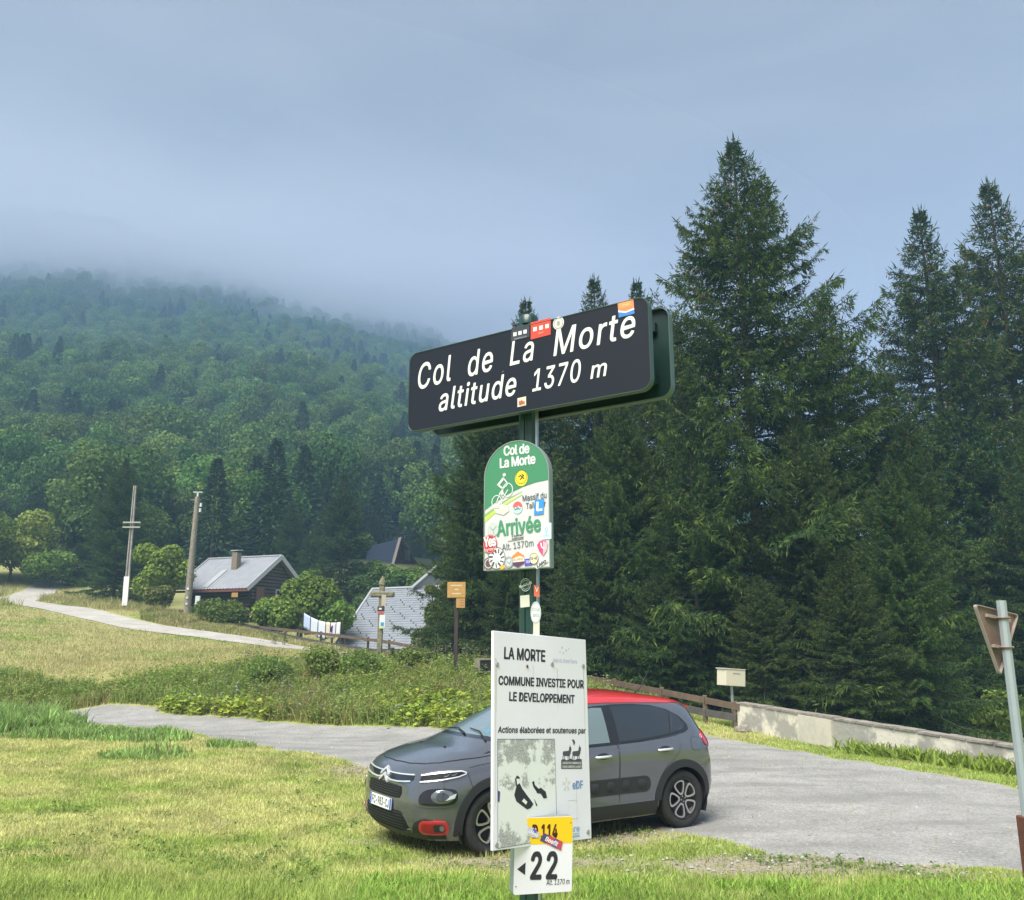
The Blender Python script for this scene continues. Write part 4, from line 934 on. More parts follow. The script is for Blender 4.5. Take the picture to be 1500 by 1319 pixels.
for k in range(4): roof_slope(0, 0, Wd / 2, rise, Lr * k / 4, Lr * (k + 1) / 4 + (.02 if k < 3 else 0)).location.z = .004 * (k % 2)
for k in range(4): roof_slope(Wd, 0, Wd / 2, rise, Lr * k / 4, Lr * (k + 1) / 4 + (.02 if k < 3 else 0)).location.z = .004 * (k % 2)
for x_ in (-.02, Lr + .02):
    for (y0, y1) in ((0, Wd / 2), (Wd, Wd / 2)):
        m_ = MB(); m_.bar((x_, y0, -.06), (x_, y1, rise - .06), .05, .34, up=(0, -.5, 1)); m_.build('barge_board', cm((.52, .53, .56)), ch)
m_ = MB(); m_.box((Lr / 2, -.0, -.13), (Lr, .06, .16)); m_.build('fascia', cm((.16, .06, .045)), ch)
m_ = MB(); m_.tube([(0, Wd / 2, rise + .03), (Lr, Wd / 2, rise + .03)], .09, 8); m_.build('ridge_cap', M['tin'], ch)
wz = gnd - ez - .6
inx = .9
m_ = MB(); m_.add([(inx, .8, wz), (Lr - .6, .8, wz), (Lr - .6, Wd - .8, wz), (inx, Wd - .8, wz), (inx, .8, .3), (Lr - .6, .8, .3), (Lr - .6, Wd - .8, .3), (inx, Wd - .8, .3), (inx, Wd / 2, rise - .15), (Lr - .6, Wd / 2, rise - .15)],
     [(0, 1, 5, 4), (1, 2, 6, 9, 5), (2, 3, 7, 6), (3, 0, 4, 8, 7)])
m_.build('wall', M['log'], ch)
for k in range(22):      # logs of the gable
    z_ = wz + .12 + k * .26
    hw = Wd / 2 - .8 if z_ < .3 else (Wd / 2 - .8) * (1 - (z_ - .3) / (rise - .45))
    if hw < .4: break
    m_ = MB(); m_.tube([(Lr - .58, Wd / 2 - hw, z_), (Lr - .58, Wd / 2 + hw, z_)], .12, 6); m_.build('log', M['log_grey'] if k > 4 else M['log'], ch)
for k in range(9):
    m_ = MB(); m_.tube([(inx, .79, wz + .12 + k * .26), (Lr - .3, .79, wz + .12 + k * .26)], .12, 6); m_.build('log', M['log'], ch)
m_ = MB(); m_.box((Lr - .43, 2.0, -.75), (.06, .9, 1.9)); m_.build('door', cm((.20, .10, .07)), ch)
f_ = MB(); f_.box((Lr - .44, 4.4, -.4), (.08, 1.1, 1.1)); f_ = f_.build('window', cm((.55, .5, .5)), ch)
m_ = MB(); m_.box((Lr - .39, 4.4, -.4), (.02, .9, .9)); m_.build('pane', M['win'], f_)
c_ = Vector((Lr * .535, Wd * .33, rise * .66))
m_ = MB(); m_.box(c_ + Vector((0, 0, .45)), (.50, .50, 1.4)); bevel(m_.build('chimney', mat('chim', (.26, .22, .16), .9, noise=(8, .8, (.16, .13, .10))), ch), .02, 1)
m_ = MB(); m_.box(c_ + Vector((0, 0, 1.33)), (.64, .64, .05), rot=Matrix.Rotation(R(6), 3, 'X')); m_.build('chimney_cap', cm((.55, .58, .60)), ch)
m_ = MB(); m_.box((Lr * .30, Wd * .16, rise * .32 + .05), (.5, Wd * .33, .012), rot=Matrix.Rotation(math.atan2(rise, Wd / 2), 3, 'X')); m_.build('stain_strip', mat('stain', (.40, .385, .37), .6, metal=.2, noise=(3, .8, (.33, .36, .40))), ch).location.x = Lr * .12
for sx in (0, 1):        # stair rails at the gable
    m_ = MB(); x0 = Lr + .2 + sx * 1.0; m_.bar((x0, .2 + sx * .3, wz + .2), (x0 + .1, 3.2, -.5), .10, .16); m_.build('stair_rail', cm((.45, .27, .14)), ch)
m_ = MB(); m_.box((Lr + .7, 4.6, -1.35), (1.6, 3.4, .12)); m_.build('deck', M['wood_brown'], ch)
q = at(343, 890, 59); t_ = at(343, 874, 59)
ys = thing('notice_sign', 'small yellow notice on a stake in front of the dark chalet wall', 'sign', (q[0], q[1], zg(q[0], q[1])))
zz = t_[2] - zg(q[0], q[1]); m_ = MB(); m_.box((0, 0, zz / 2 - .1), (.08, .08, zz + .2)); m_.build('stake', M['wood_dark'], ys)
m_ = MB(); m_.box((0, -.06, zz + .1), (.42, .04, .30)); m_.build('board', M['board_yellow'], ys)

# grey slate hipped roof below the fence
A = Vector(at(546, 862, 60)); B = Vector(at(655, 861, 57)); A.z = B.z = (A.z + B.z) / 2
E1 = Vector(at(488, 943, 55.5)); E2 = Vector(at(668, 955, 51.5)); ezz = 1.7; E1.z = E2.z = ezz
rd = (E2 - E1).normalized(); bk_ = Vector((-rd.y, rd.x, 0)); 
if bk_.y < 0: bk_ = -bk_
mid = (A + B) / 2; dist = (mid - E1).dot(bk_)
E4 = E1 + bk_ * dist * 2; E3 = E2 + bk_ * dist * 2
sr = thing('slate_roof_house', 'house showing only its big grey shingled hip roof below the fence', 'house', (E1.x, E1.y, ezz))
o0 = Vector(sr.location)
def slope(name, e0, e1, r0, r1, rows=26, m=None):
    m_ = MB(); nup = (e1 - e0).cross(r0 - e0).normalized()
    if nup.z < 0: nup = -nup
    for k in range(rows):
        t0, t1 = k / rows, (k + 1) / rows + .006
        p0 = e0.lerp(r0, t0); p1 = e1.lerp(r1, t0); p2 = e1.lerp(r1, min(t1, 1)); p3 = e0.lerp(r0, min(t1, 1))
        l = nup * .022
        m_.add([v - o0 for v in (p0 + l, p1 + l, p2, p3, p0, p1)], [(0, 1, 2, 3), (4, 5, 1, 0)])
    return m_.build(name, m or M['slate'], sr), nup
sl, nup = slope('roof_slope', E1, E2, A, B)
slope('roof_slope', E2, E3, B, B, 20); slope('roof_slope', E3, E4, B, A, 20); slope('roof_slope', E4, E1, A, A, 20)
for (p_, r_) in ((E1, A), (A, B), (E2, B)):
    m_ = MB(); m_.tube([p_ - o0 + nup * .03, r_ - o0 + nup * .03], .09, 6); m_.build('ridge_cap', cm((.38, .40, .43)), sr)
m_ = MB()
for k in range(3, 21):
    for j in range(24):
        t = k / 26 + .01; p0 = E1.lerp(A, t); p1 = E2.lerp(B, t); u = ((j + .5 * (k % 3) / 1.5) / 24)
        if (j + k) % 5 == 0:
            p = p0.lerp(p1, u) + nup * .05 - o0; m_.box(p, (.07, .06, .07))
tag(m_.build('snow_guards', cm((.07, .07, .08)), sr), kind='stuff')
m_ = MB(); c1, c2, c3, c4 = [p.lerp(mid, .08) for p in (E1, E2, E3, E4)]
m_.add([Vector((p.x, p.y, z)) - o0 for z in (-2.5, ezz - .02) for p in (c1, c2, c3, c4)], [(0, 1, 5, 4), (1, 2, 6, 5), (2, 3, 7, 6), (3, 0, 4, 7)]); m_.build('wall', cm((.55, .52, .46), .9), sr)
# raised wing with pale verge
w0 = Vector(at(603, 861, 58)); w1 = Vector(at(640, 829, 57)); w2 = Vector(at(690, 829, 60)); w3 = Vector(at(662, 861, 57.5))
m_ = MB(); m_.add([v - o0 for v in (w0, w1, w2, w3, w0 + bk_ * 3, w1 + bk_ * 3)], [(0, 3, 2, 1), (0, 1, 5, 4)]); m_.build('wing_roof', M['slate'], sr)
m_ = MB(); m_.bar(w0 - o0, w1 - o0, .10, .16); m_.build('verge_board', cm((.45, .47, .50)), sr)

# dark steep-roofed cabin higher up
P0 = Vector(at(586, 789, 95)); PL = Vector(at(574, 833, 93.5)); PR = Vector(at(612, 829, 99)); Bk = Vector(at(541, 801, 103)) - P0
Bk.z = 0
cb = thing('steep_cabin', 'dark steep-roofed wooden cabin high among the trees', 'house', (P0.x, P0.y, zg(P0.x, P0.y)))
o0 = Vector(cb.location)
for k in range(7):
    a_, b_ = k / 7, (k + .95) / 7
    m_ = MB(); m_.add([v - o0 for v in (P0.lerp(PL, a_), P0.lerp(PL, b_), P0.lerp(PL, b_) + Bk, P0.lerp(PL, a_) + Bk, P0.lerp(PL, b_) + Vector((0, 0, -.08)), P0.lerp(PL, b_) + Bk + Vector((0, 0, -.08)))], [(0, 1, 2, 3), (1, 4, 5, 2)]); m_.build('roof_sheet', mat('dark_tin', (.045, .06, .10), .4, metal=.3) if k == 0 else bpy.data.materials['dark_tin'], cb)
m_ = MB(); m_.add([v - o0 for v in (P0, PR, PR + Bk, P0 + Bk)], [(0, 1, 2, 3)]); m_.build('roof_slope', bpy.data.materials['dark_tin'], cb)
for q_ in (PL, PR): m_ = MB(); m_.bar(P0 - o0, q_ - o0, .3, .35, up=(0, 1, 0)); m_.build('barge_board', cm((.10, .06, .05)), cb)
ins = Vector((Bk.x, Bk.y, 0)).normalized() * .7
m_ = MB(); lo = Vector((0, 0, -2)); m_.add([v - o0 for v in (P0 + ins, PL + ins, PR + ins, PL + ins + lo, PR + ins + lo)], [(0, 1, 2), (1, 3, 4, 2)]); m_.build('gable_wall', mat('gable', (.34, .16, .11), .8, noise=(2, .7, (.09, .045, .035))), cb)
for (px, py) in ((592, 812), (598, 814)):
    w_ = Vector(at(px, py, 96)); m_ = MB(); m_.box(w_ - o0, (.42, .1, 1.1)); f_ = m_.build('window', cm((.05, .03, .03)), cb); m_ = MB(); m_.box(w_ - o0 + Vector((0, -.06, 0)), (.3, .02, .9)); m_.build('pane', M['win'], f_)

# washing line
q0 = at(444, 897, 52.5); q1 = at(500, 911, 51)
wlp = thing('washing_line', 'thin washing line strung between two dark poles left of the grey roof', 'line', (q0[0], q0[1], zg(*q0[:2])))
o0 = Vector(wlp.location)
for q_ in (q0, q1): m_ = MB(); g = zg(q_[0], q_[1]); m_.tube([Vector((q_[0], q_[1], g - .2)) - o0, Vector(q_) - o0 + Vector((0, 0, .1))], .04, 6); m_.build('line_pole', M['wood_dark'], wlp)
def lp(t): v = Vector(q0).lerp(Vector(q1), t); v.z -= .25 * math.sin(math.pi * t); return v
m_ = MB(); m_.tube([lp(t / 10) - o0 for t in range(11)], .012, 4); m_.build('cord', M['black'], wlp)
for k, (t0, t1, h_, c_, lb) in enumerate(((.03, .20, .85, (.45, .55, .75), 'pale blue towel, leftmost on the washing line'), (.22, .40, .95, (.60, .66, .72), 'grey white sheet, second from the left on the washing line'), (.42, .60, .98, (.62, .68, .80), 'bluish white sheet in the middle of the washing line'), (.62, .72, .9, (.66, .58, .46), 'narrow beige cloth between the sheets on the washing line'), (.74, .86, .9, (.62, .60, .70), 'white cloth with a purple spot on the washing line'), (.88, .98, .75, (.70, .72, .74), 'white cloth hanging rightmost on the washing line'))):
    V = []; nx_ = 9; nz_ = 7
    for j in range(nz_):
        for i in range(nx_):
            t = t0 + (t1 - t0) * i / (nx_ - 1); p = lp(t); V.append(p + Vector((0, .05 * math.sin(i * 1.9 + k) * (j / nz_), -h_ * j / (nz_ - 1) - .03 * math.sin(i * 1.1) * j / nz_)))
    o0 = V[0]; m_ = MB(); m_.add([v - o0 for v in V], [(j * nx_ + i, j * nx_ + i + 1, (j + 1) * nx_ + i + 1, (j + 1) * nx_ + i) for j in range(nz_ - 1) for i in range(nx_ - 1)], 0, True)
    mt = cm(c_, .9); o = m_.build('hanging_cloth', mt, None, o0); s_ = o.modifiers.new('thick', 'SOLIDIFY'); s_.thickness = .01
    tag(o, lb, 'laundry', 'laundry on the washing line')
    if k == 4:
        m_ = MB(); m_.prism([(x + .05, z - .4) for x, z in disc((.1, 0), .16, .22, 10)], -.09, -.08); m_.build('purple_spot', cm((.06, .02, .13)), o)
# ------------------------------------------------------------------ vegetation builders (all numpy)
def frame_from(d):
    d = d / np.linalg.norm(d, axis=1, keepdims=True)
    a = np.where(np.abs(d[:, 2:3]) > .9, np.array([[1., 0, 0]]), np.array([[0, 0, 1.]]))
    s = np.cross(d, a); s /= np.linalg.norm(s, axis=1, keepdims=True); return d, s, np.cross(s, d)
def sprigs(P, D, L, Wd, C, rg, roll=None):
    "one diamond-shaped twig (2 triangles as a quad) per point, along D, random roll"
    n = len(P); d, s, u = frame_from(D); r = rg.uniform(0, math.pi, n) if roll is None else roll
    w = s * np.cos(r)[:, None] + u * np.sin(r)[:, None]
    L = np.asarray(L).reshape(-1, 1); Wd = np.asarray(Wd).reshape(-1, 1)
    V = np.stack([P, P + d * L * .45 + w * Wd, P + d * L, P + d * L * .45 - w * Wd], 1).reshape(-1, 3)
    F_ = np.arange(4 * n).reshape(n, 4); return V, F_, np.repeat(C, 4, 0)
def spruce_arrays(H, Rd, seed, dens=1.0, bottom=.02, shape=.72, tw=(.185, .0195)):
    """Norway spruce: whorls of drooping limbs, side branchlets, hanging needle twigs"""
    rg = np.random.default_rng(seed); P = []; D = []; L = []; W_ = []; C = []; limbs = []
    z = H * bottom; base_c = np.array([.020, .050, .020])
    lump = rg.uniform(0, 6.28, 6)
    while z < H - .25:
        t = z / H; n = rg.integers(6, 9) if t < .8 else 5
        rmax = Rd * (1 - t) ** shape * (1 - .3 * np.exp(-t * 12))
        a0 = rg.uniform(0, 6.28); shelf = rg.choice([.66, 1.0, 1.2], p=[.35, .4, .25])
        for k in range(n):
            a = a0 + k * 6.283 / n + rg.uniform(-.35, .35)
            lob = 1 + (1 - t) * (.22 * math.sin(2 * a + lump[0] + z * .5) + .16 * math.sin(3 * a + lump[1] - z * .7))
            ln = max(rmax * (shelf * (1 - t) + .95 * t) * lob * rg.uniform(.75, 1.15) * min(1, (1 - t) / .2) ** .45, .16)
            up0 = .48 * t ** 1.3 - .05 + rg.uniform(-.08, .1)      # young top limbs rise, old ones sag then lift at the tip
            s = np.linspace(0, 1, 8)
            zz = z + ln * (up0 * s - (.50 - .35 * t) * s * s * (1 - t * .5) + .30 * s ** 4)
            pts = np.stack([np.cos(a) * s * ln, np.sin(a) * s * ln, zz], 1); limbs.append((pts, .012 + .009 * ln))
            m = max(int(ln / .076 * dens), 6)
            ts = np.sort(rg.uniform(.06, 1, m)) ** .8
            px = np.stack([np.interp(ts, s, pts[:, i]) for i in range(3)], 1)
            side = np.where(rg.random(m) < .5, 1, -1); bl = (.04 + .18 * min(1, ln) + .26 * ln) * (1.08 - ts * .8) * rg.uniform(.6, 1.25, m)
            bl = np.minimum(bl, 1.25)
            fw = np.array([math.cos(a), math.sin(a), 0]); sd_ = np.array([-math.sin(a), math.cos(a), 0])
            bd = fw[None] * rg.uniform(.35, .9, (m, 1)) + sd_[None] * side[:, None] * rg.uniform(.5, 1.0, (m, 1)) + np.array([0, 0, 1])[None] * (rg.uniform(-.40, .05, (m, 1)) + .3 * t)
            bd /= np.linalg.norm(bd, axis=1, keepdims=True)
            q = max(5, int(13 * dens)) if ln > .9 else 6
            tone = rg.uniform(.8, 1.2)
            for j in range(q):
                f = (j + rg.random(m)) / q; pj = px + bd * (bl * f)[:, None]; pj[:, 2] -= .25 * (bl * f) ** 2
                hang = rg.random(m) < .5
                dj = bd * .8 + rg.normal(0, .38, (m, 3)) + np.array([0, 0, -1]) * np.where(hang, rg.uniform(.6, 1.7, m), 0)[:, None]
                P.append(pj); D.append(dj); sz = rg.uniform(.65, 1.3, m) * (1 - .25 * t)
                L.append(tw[0] * sz * np.where(hang, 1.12, 1)); W_.append(tw[1] * sz)
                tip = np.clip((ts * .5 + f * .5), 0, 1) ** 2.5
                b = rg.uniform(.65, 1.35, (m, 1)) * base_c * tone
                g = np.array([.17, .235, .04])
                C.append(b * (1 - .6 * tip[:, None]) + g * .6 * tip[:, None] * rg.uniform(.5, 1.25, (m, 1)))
            e_ = 9
            P.append(np.stack([np.interp(np.linspace(.3, 1, e_), s, pts[:, i]) for i in range(3)], 1)); D.append(np.tile(fw, (e_, 1)) + rg.normal(0, .45, (e_, 3))); L.append(np.full(e_, .26 - .06 * t)); W_.append(np.full(e_, .024)); C.append(np.tile(base_c * 1.2, (e_, 1)))
            P.append(pts[-1:]); D.append((pts[-1:] - pts[-2:-1]) + [[0, 0, .05 * t]]); L.append(np.array([.40 - .08 * t])); W_.append(np.array([.022])); C.append(base_c[None] * 1.5)
            if .5 < t < .97 and rg.random() < .5:      # hanging brown cones
                nc = rg.integers(1, 5); P.append(pts[-1:] * np.ones((nc, 1)) + rg.normal(0, .12, (nc, 3))); D.append(np.tile([0, 0, -1.], (nc, 1)) + rg.normal(0, .1, (nc, 3)))
                L.append(np.full(nc, .16)); W_.append(np.full(nc, .022)); C.append(np.tile([.16, .075, .04], (nc, 1)))
        z += rg.uniform(.36, .68) * (1 - .66 * t) * (H / 18) ** .3
    zl = np.linspace(H - 1.3, H - .1, 14)
    P.append(np.stack([zl * 0, zl * 0, zl], 1)); D.append(np.stack([rg.normal(0, .6, 14), rg.normal(0, .6, 14), np.full(14, .8)], 1)); L.append(np.linspace(.2, .09, 14)); W_.append(np.full(14, .018)); C.append(np.tile(base_c, (14, 1)))
    P.append(np.array([[0, 0, H - .3]])); D.append(np.array([[.02, 0, 1.]])); L.append(np.array([.5])); W_.append(np.array([.022])); C.append(base_c[None])
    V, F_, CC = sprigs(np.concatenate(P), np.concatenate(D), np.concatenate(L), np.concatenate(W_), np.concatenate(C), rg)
    return V, F_, CC, limbs
def tubes_np(lines, n=4):
    V = []; F_ = []
    for pts, r in lines:
        k = len(V) * 0 + sum(len(v) for v in V); m = len(pts); a = np.arange(n) * 2 * math.pi / n
        d = np.gradient(pts, axis=0); _, s, u = frame_from(d); rr = r * np.linspace(1, .15, m)
        ring_ = pts[:, None] + (s[:, None] * np.cos(a)[None, :, None] + u[:, None] * np.sin(a)[None, :, None]) * rr[:, None, None]
        V.append(ring_.reshape(-1, 3)); i = np.arange(m - 1)[:, None] * n; j = np.arange(n)[None]
        F_.append(np.stack([k + i + j, k + i + (j + 1) % n, k + i + n + (j + 1) % n, k + i + n + j], -1).reshape(-1, 4))
    return np.concatenate(V), np.concatenate(F_)
def fast_tubes(lines, n=3):
    "same but for many equal-length limbs"
    P = np.array([l[0] for l in lines]); r = np.array([l[1] for l in lines]); k, m = P.shape[:2]
    d = np.gradient(P, axis=1).reshape(-1, 3); _, s, u = frame_from(d); a = np.arange(n) * 2 * math.pi / n
    rr = (r[:, None] * np.linspace(1, .15, m)[None]).reshape(-1)
    V = P.reshape(-1, 3)[:, None] + (s[:, None] * np.cos(a)[None, :, None] + u[:, None] * np.sin(a)[None, :, None]) * rr[:, None, None]
    base = (np.arange(k)[:, None, None] * m + np.arange(m - 1)[None, :, None]) * n; j = np.arange(n)[None, None]
    F_ = np.stack([base + j, base + (j + 1) % n, base + n + (j + 1) % n, base + n + j], -1).reshape(-1, 4)
    return V.reshape(-1, 3), F_
SP = []
for (H, Rd, sd_, de, sh, bo) in ((20, 6.0, 1, 1.12, .72, .01), (18, 4.7, 2, 1.0, .74, .02), (16, 4.9, 3, 1.0, .64, .0)):
    V, F_, CC, limbs = spruce_arrays(H, Rd, sd_, dens=de, shape=sh, bottom=bo)
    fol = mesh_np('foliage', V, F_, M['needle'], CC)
    LV, LF = fast_tubes(limbs); lm = mesh_np('limbs', LV, LF, M['bark'])
    tm = MB(); tm.tube([(0, 0, -.6), (0, 0, .3), (0, 0, H * .5), (0, 0, H - .1)], [.30, .24, .13, .015], 9); tm = tm.mesh('trunk', M['bark'])
    SP.append((H, fol, lm, tm)); import sys; sys.stderr.write('spruce %d\n' % (len(F_) * 2))
def spruce(px, ytop, Y, kind, label, wide=1.0, rz=0, ybase=1040, H=None, group='spruces behind the fence and wall', name='spruce_tree'):
    b = at(px, ybase, Y); g = zg(b[0], Y)
    top = at(px, ytop, Y); x = (b[0] + top[0]) / 2 if H is None else b[0]
    x = top[0]; g = zg(x, Y); h = (top[2] - g) if H is None else H
    H0, fol, lm, tm = SP[kind]; s = h / H0
    t = thing(name, label, 'tree', (x, Y, g - .05), (0, 0, rz), group); t.scale = (s * wide, s * wide, s)
    link('crown', fol, t); tag(link('limbs', lm, t), kind='stuff'); link('trunk', tm, t); return t
S = spruce
S(1073, 196, 31, 0, 'tallest spruce, the broad dark one whose spire stands right of the big black sign', 1.0, .3)
S(1205, 432, 33, 2, 'spruce with a brown-tipped top just right of the tallest spruce', .9, 1.9)
S(1300, 552, 33, 1, 'lower spruce filling the gap between the tallest spruce and the right-hand pair', 1.05, 4.0)
S(1345, 302, 42, 1, 'left one of the pair of slender spruces at the right edge', 1.0, 2.2)
S(1446, 262, 44, 1, 'right one of the pair of slender spruces at the right edge, its taller spire', 1.02, .9)
S(1540, 330, 43, 1, 'spruce cut off by the right edge of the photo, top visible beside the taller spire', 1.0, 5.2)
S(770, 434, 37, 1, 'spruce with only its top showing above the left half of the big black sign', 1.05, 3.3)
S(870, 402, 41, 1, 'spruce with only its brown top showing above the middle of the big black sign', .95, 1.2)
S(932, 406, 43, 1, 'spruce top just left of the tallest spruce, above the right half of the black sign', .9, 2.8)
S(990, 470, 38, 2, 'spruce half hidden behind the right end of the big black sign', .9, .2)
S(715, 560, 36, 0, 'dark spruce at the left end of the spruce row, left of the green sign', 1.0, 4.4)
S(690, 655, 40, 2, 'shorter spruce forming the left outline of the row above the slate roof', .8, 2.0)
S(905, 560, 30, 0, 'front spruce with light green shelves of branches right of the green sign', .85, 5.1)
S(1010, 640, 28.5, 2, 'front spruce low in the row above the red roof of the car', .95, 1.0)
S(1165, 600, 28, 0, 'front spruce in the middle of the row behind the post box', .95, 2.5)
S(1300, 660, 26.5, 0, 'rightmost front spruce whose low branches reach over the wall', .88, .6)
S(1235, 800, 25.2, 2, 'small bushy spruce close behind the plastered patch of the wall', 1.15, 3.9)
S(1110, 840, 26, 2, 'small bushy spruce close behind the left end of the wall', 1.2, 5.5)
S(960, 830, 28, 2, 'small bushy spruce behind the fence, above the rear of the car', 1.25, 4.9)
S(850, 760, 30, 2, 'small spruce behind the white board, just right of the green post', 1.1, .5)
S(748, 760, 33, 0, 'low spruce behind the yellow hiking boards, left of the post', .95, 1.7)
S(1400, 560, 40, 2, 'dark spruce in shade under the right-hand pair', 1.0, 1.1)
S(1510, 620, 36, 2, 'dark lower spruce behind the give way sign', .95, 3.0)

# ---- broad-leaved trees and bushes
def broadleaf_arrays(H, Rd, seed, n, leaf=.30, trunk_f=.2, nb=14, c1=(.075, .125, .025), c2=(.14, .20, .045), flat=.85):
    rg = np.random.default_rng(seed); zc = H * (trunk_f + (1 - trunk_f) * .5); rz_ = H * (1 - trunk_f) * .5
    u = rg.normal(0, 1, (nb, 3)); u /= np.linalg.norm(u, axis=1, keepdims=True); u[:, 2] = u[:, 2] * .9 + .1
    cen = u * np.array([Rd, Rd, rz_]) * rg.uniform(.35, .72, (nb, 1)) + np.array([0, 0, zc]); rad = Rd * rg.uniform(.30, .55, nb)
    k = rg.integers(0, nb, n); d = rg.normal(0, 1, (n, 3)); d /= np.linalg.norm(d, axis=1, keepdims=True)
    P = cen[k] + d * rad[k][:, None] * np.array([1, 1, flat]) * rg.uniform(.55, 1.05, (n, 1)) ** .6
    P = P[P[:, 2] > H * trunk_f * .4]; n = len(P); k = k[:n]; d = d[:n]
    out = d + rg.normal(0, .55, (n, 3)); out[:, 2] += .3
    bt = rg.uniform(0, 1, nb)[k][:, None]; b2 = rg.uniform(0, 1, (n, 1))
    m_ = np.clip(bt * .55 + b2 * .45, 0, 1); C = np.array(c1) * (1 - m_) + np.array(c2) * m_; C = C * rg.uniform(.75, 1.25, (n, 1))
    sz = leaf * rg.uniform(.6, 1.3, n)
    dr, s, w = frame_from(out); r = rg.uniform(0, 6.28, n)[:, None]
    ax = s * np.cos(r) + w * np.sin(r); bx = -s * np.sin(r) + w * np.cos(r)
    szc = sz[:, None]; bend = dr * szc * .18
    V = np.stack([P - ax * szc * .5, P + bx * szc * .36 + bend, P + ax * szc * .5, P - bx * szc * .36 + bend], 1).reshape(-1, 3)
    return V, np.arange(4 * n).reshape(n, 4), np.repeat(C, 4, 0), cen
def broadleaf(px, ytop, ybase, Y, wpx, label, n=5000, leaf=.26, seed=1, name='broadleaf_tree', cat='tree', trunk_f=.04, group=None, c1=(.10, .18, .03), c2=(.25, .34, .06)):
    b = at(px, ybase, Y); t_ = at(px, ytop, Y); x = b[0]; g = zg(x, Y); h = max(t_[2] - g, .5); r = wpx * Y / FPX / 2
    V, F_, CC, cen = broadleaf_arrays(h, r, seed, n, leaf, trunk_f, c1=c1, c2=c2)
    t = thing(name, label, cat, (x, Y, g), (0, 0, 0), group)
    link('crown', mesh_np('crown', V, F_, M['leaf'], CC), t)
    lines = [(np.array([[0, 0, -.3], [.05, 0, h * .25], [0, .05, h * .55], [0, 0, h * .8]]) , max(.05, h * .022))]
    rg = np.random.default_rng(seed)
    for c_ in cen[:9]:
        p0 = np.array([0, 0, h * rg.uniform(.12, .45)]); lines.append((np.array([p0, p0 * .6 + c_ * .4 + [0, 0, .05 * h], c_ * .85 + p0 * .15, c_]), max(.025, h * .010)))
    LV, LF = fast_tubes(lines, 5); link('trunk', mesh_np('trunk', LV, LF, M['bark'], smooth=True), t); return t
BL = broadleaf
G1 = 'leafy trees along the meadow edge'
BL(12, 745, 862, 78, 150, 'big round light green tree at the left edge of the photo', 9000, .34, 11, group=G1, c1=(.15, .24, .04), c2=(.32, .42, .08))
BL(72, 800, 862, 77, 70, 'small round light green tree right of the big one at the left edge', 4500, .3, 12, group=G1, c1=(.15, .24, .04), c2=(.30, .40, .08))
BL(-60, 740, 862, 74, 130, 'leafy tree cut off by the left edge of the photo', 5000, .34, 22, group=G1)
BL(224, 780, 893, 63, 96, 'round bright leafy tree between the two utility poles', 9000, .28, 13, group=G1)
BL(234, 860, 900, 60, 46, 'low yellowish bush at the foot of the wooden utility pole', 3000, .24, 14, 'bush', 'bush', .02, c1=(.09, .12, .03), c2=(.19, .22, .06))
BL(318, 889, 914, 55.5, 90, 'low round green bush in front of the chalet wall', 4500, .2, 15, 'bush', 'bush', .0, c1=(.09, .15, .03), c2=(.17, .25, .055))
BL(440, 838, 922, 55.5, 118, 'large green bush hiding the right side of the chalet', 9000, .23, 16, 'bush', 'bush', .04)
BL(398, 872, 922, 54.8, 80, 'smaller green bush left of the large one by the chalet', 4500, .21, 17, 'bush', 'bush', .02)
BL(486, 872, 925, 55, 70, 'green bush between the washing line and the chalet', 4000, .22, 18, 'bush', 'bush', .02)
BL(528, 780, 850, 104, 56, 'bright leafy tree left of the dark steep cabin', 4500, .32, 19, group=G1)
BL(545, 826, 880, 70, 82, 'dark green leafy tree in front of the steep cabin', 6000, .28, 20, group=G1, c1=(.05, .09, .02), c2=(.09, .14, .035))
BL(630, 800, 880, 62, 60, 'yellow green leafy tree just right of the steep cabin', 6500, .27, 21, group=G1, c1=(.10, .15, .03), c2=(.20, .26, .06))
BL(640, 822, 905, 52, 42, 'light leafy sapling above the ridge of the slate roof', 2500, .22, 23, group=G1, c1=(.10, .15, .03), c2=(.20, .26, .06))
BL(662, 757, 880, 42, 40, 'pale leafy branch end showing among the dark spruces on the left', 1800, .2, 24, group=G1, c1=(.12, .16, .04), c2=(.24, .28, .08))
BL(536, 824, 866, 78, 70, 'low leafy tree in the gap behind the slate roof ridge', 4500, .28, 31, group=G1)
BL(590, 828, 872, 78, 62, 'bushy tree directly below the steep cabin', 4000, .28, 32, group=G1)
BL(602, 833, 858, 84, 50, 'small leafy tree at the right foot of the steep cabin', 3500, .28, 34, group=G1)
BL(455, 838, 876, 78, 60, 'bushy tree behind the large bush by the chalet', 4000, .28, 33, group=G1)
BL(627, 905, 955, 41, 46, 'pale green shrub at the right corner of the slate roof', 2500, .17, 25, 'bush', 'bush', .0, c1=(.12, .15, .06), c2=(.20, .24, .10))
BL(1460, 1010, 1090, 30, 90, 'yellow green bush seen through the gap under the right-hand spruces', 2500, .2, 26, 'bush', 'bush', .0, c1=(.14, .18, .03), c2=(.26, .30, .07))  # lit look of this gap put into the yellow-green leaf colours
BL(150, 790, 870, 82, 60, 'mid green leafy tree behind the pole with the white foot', 4500, .3, 27, group=G1)

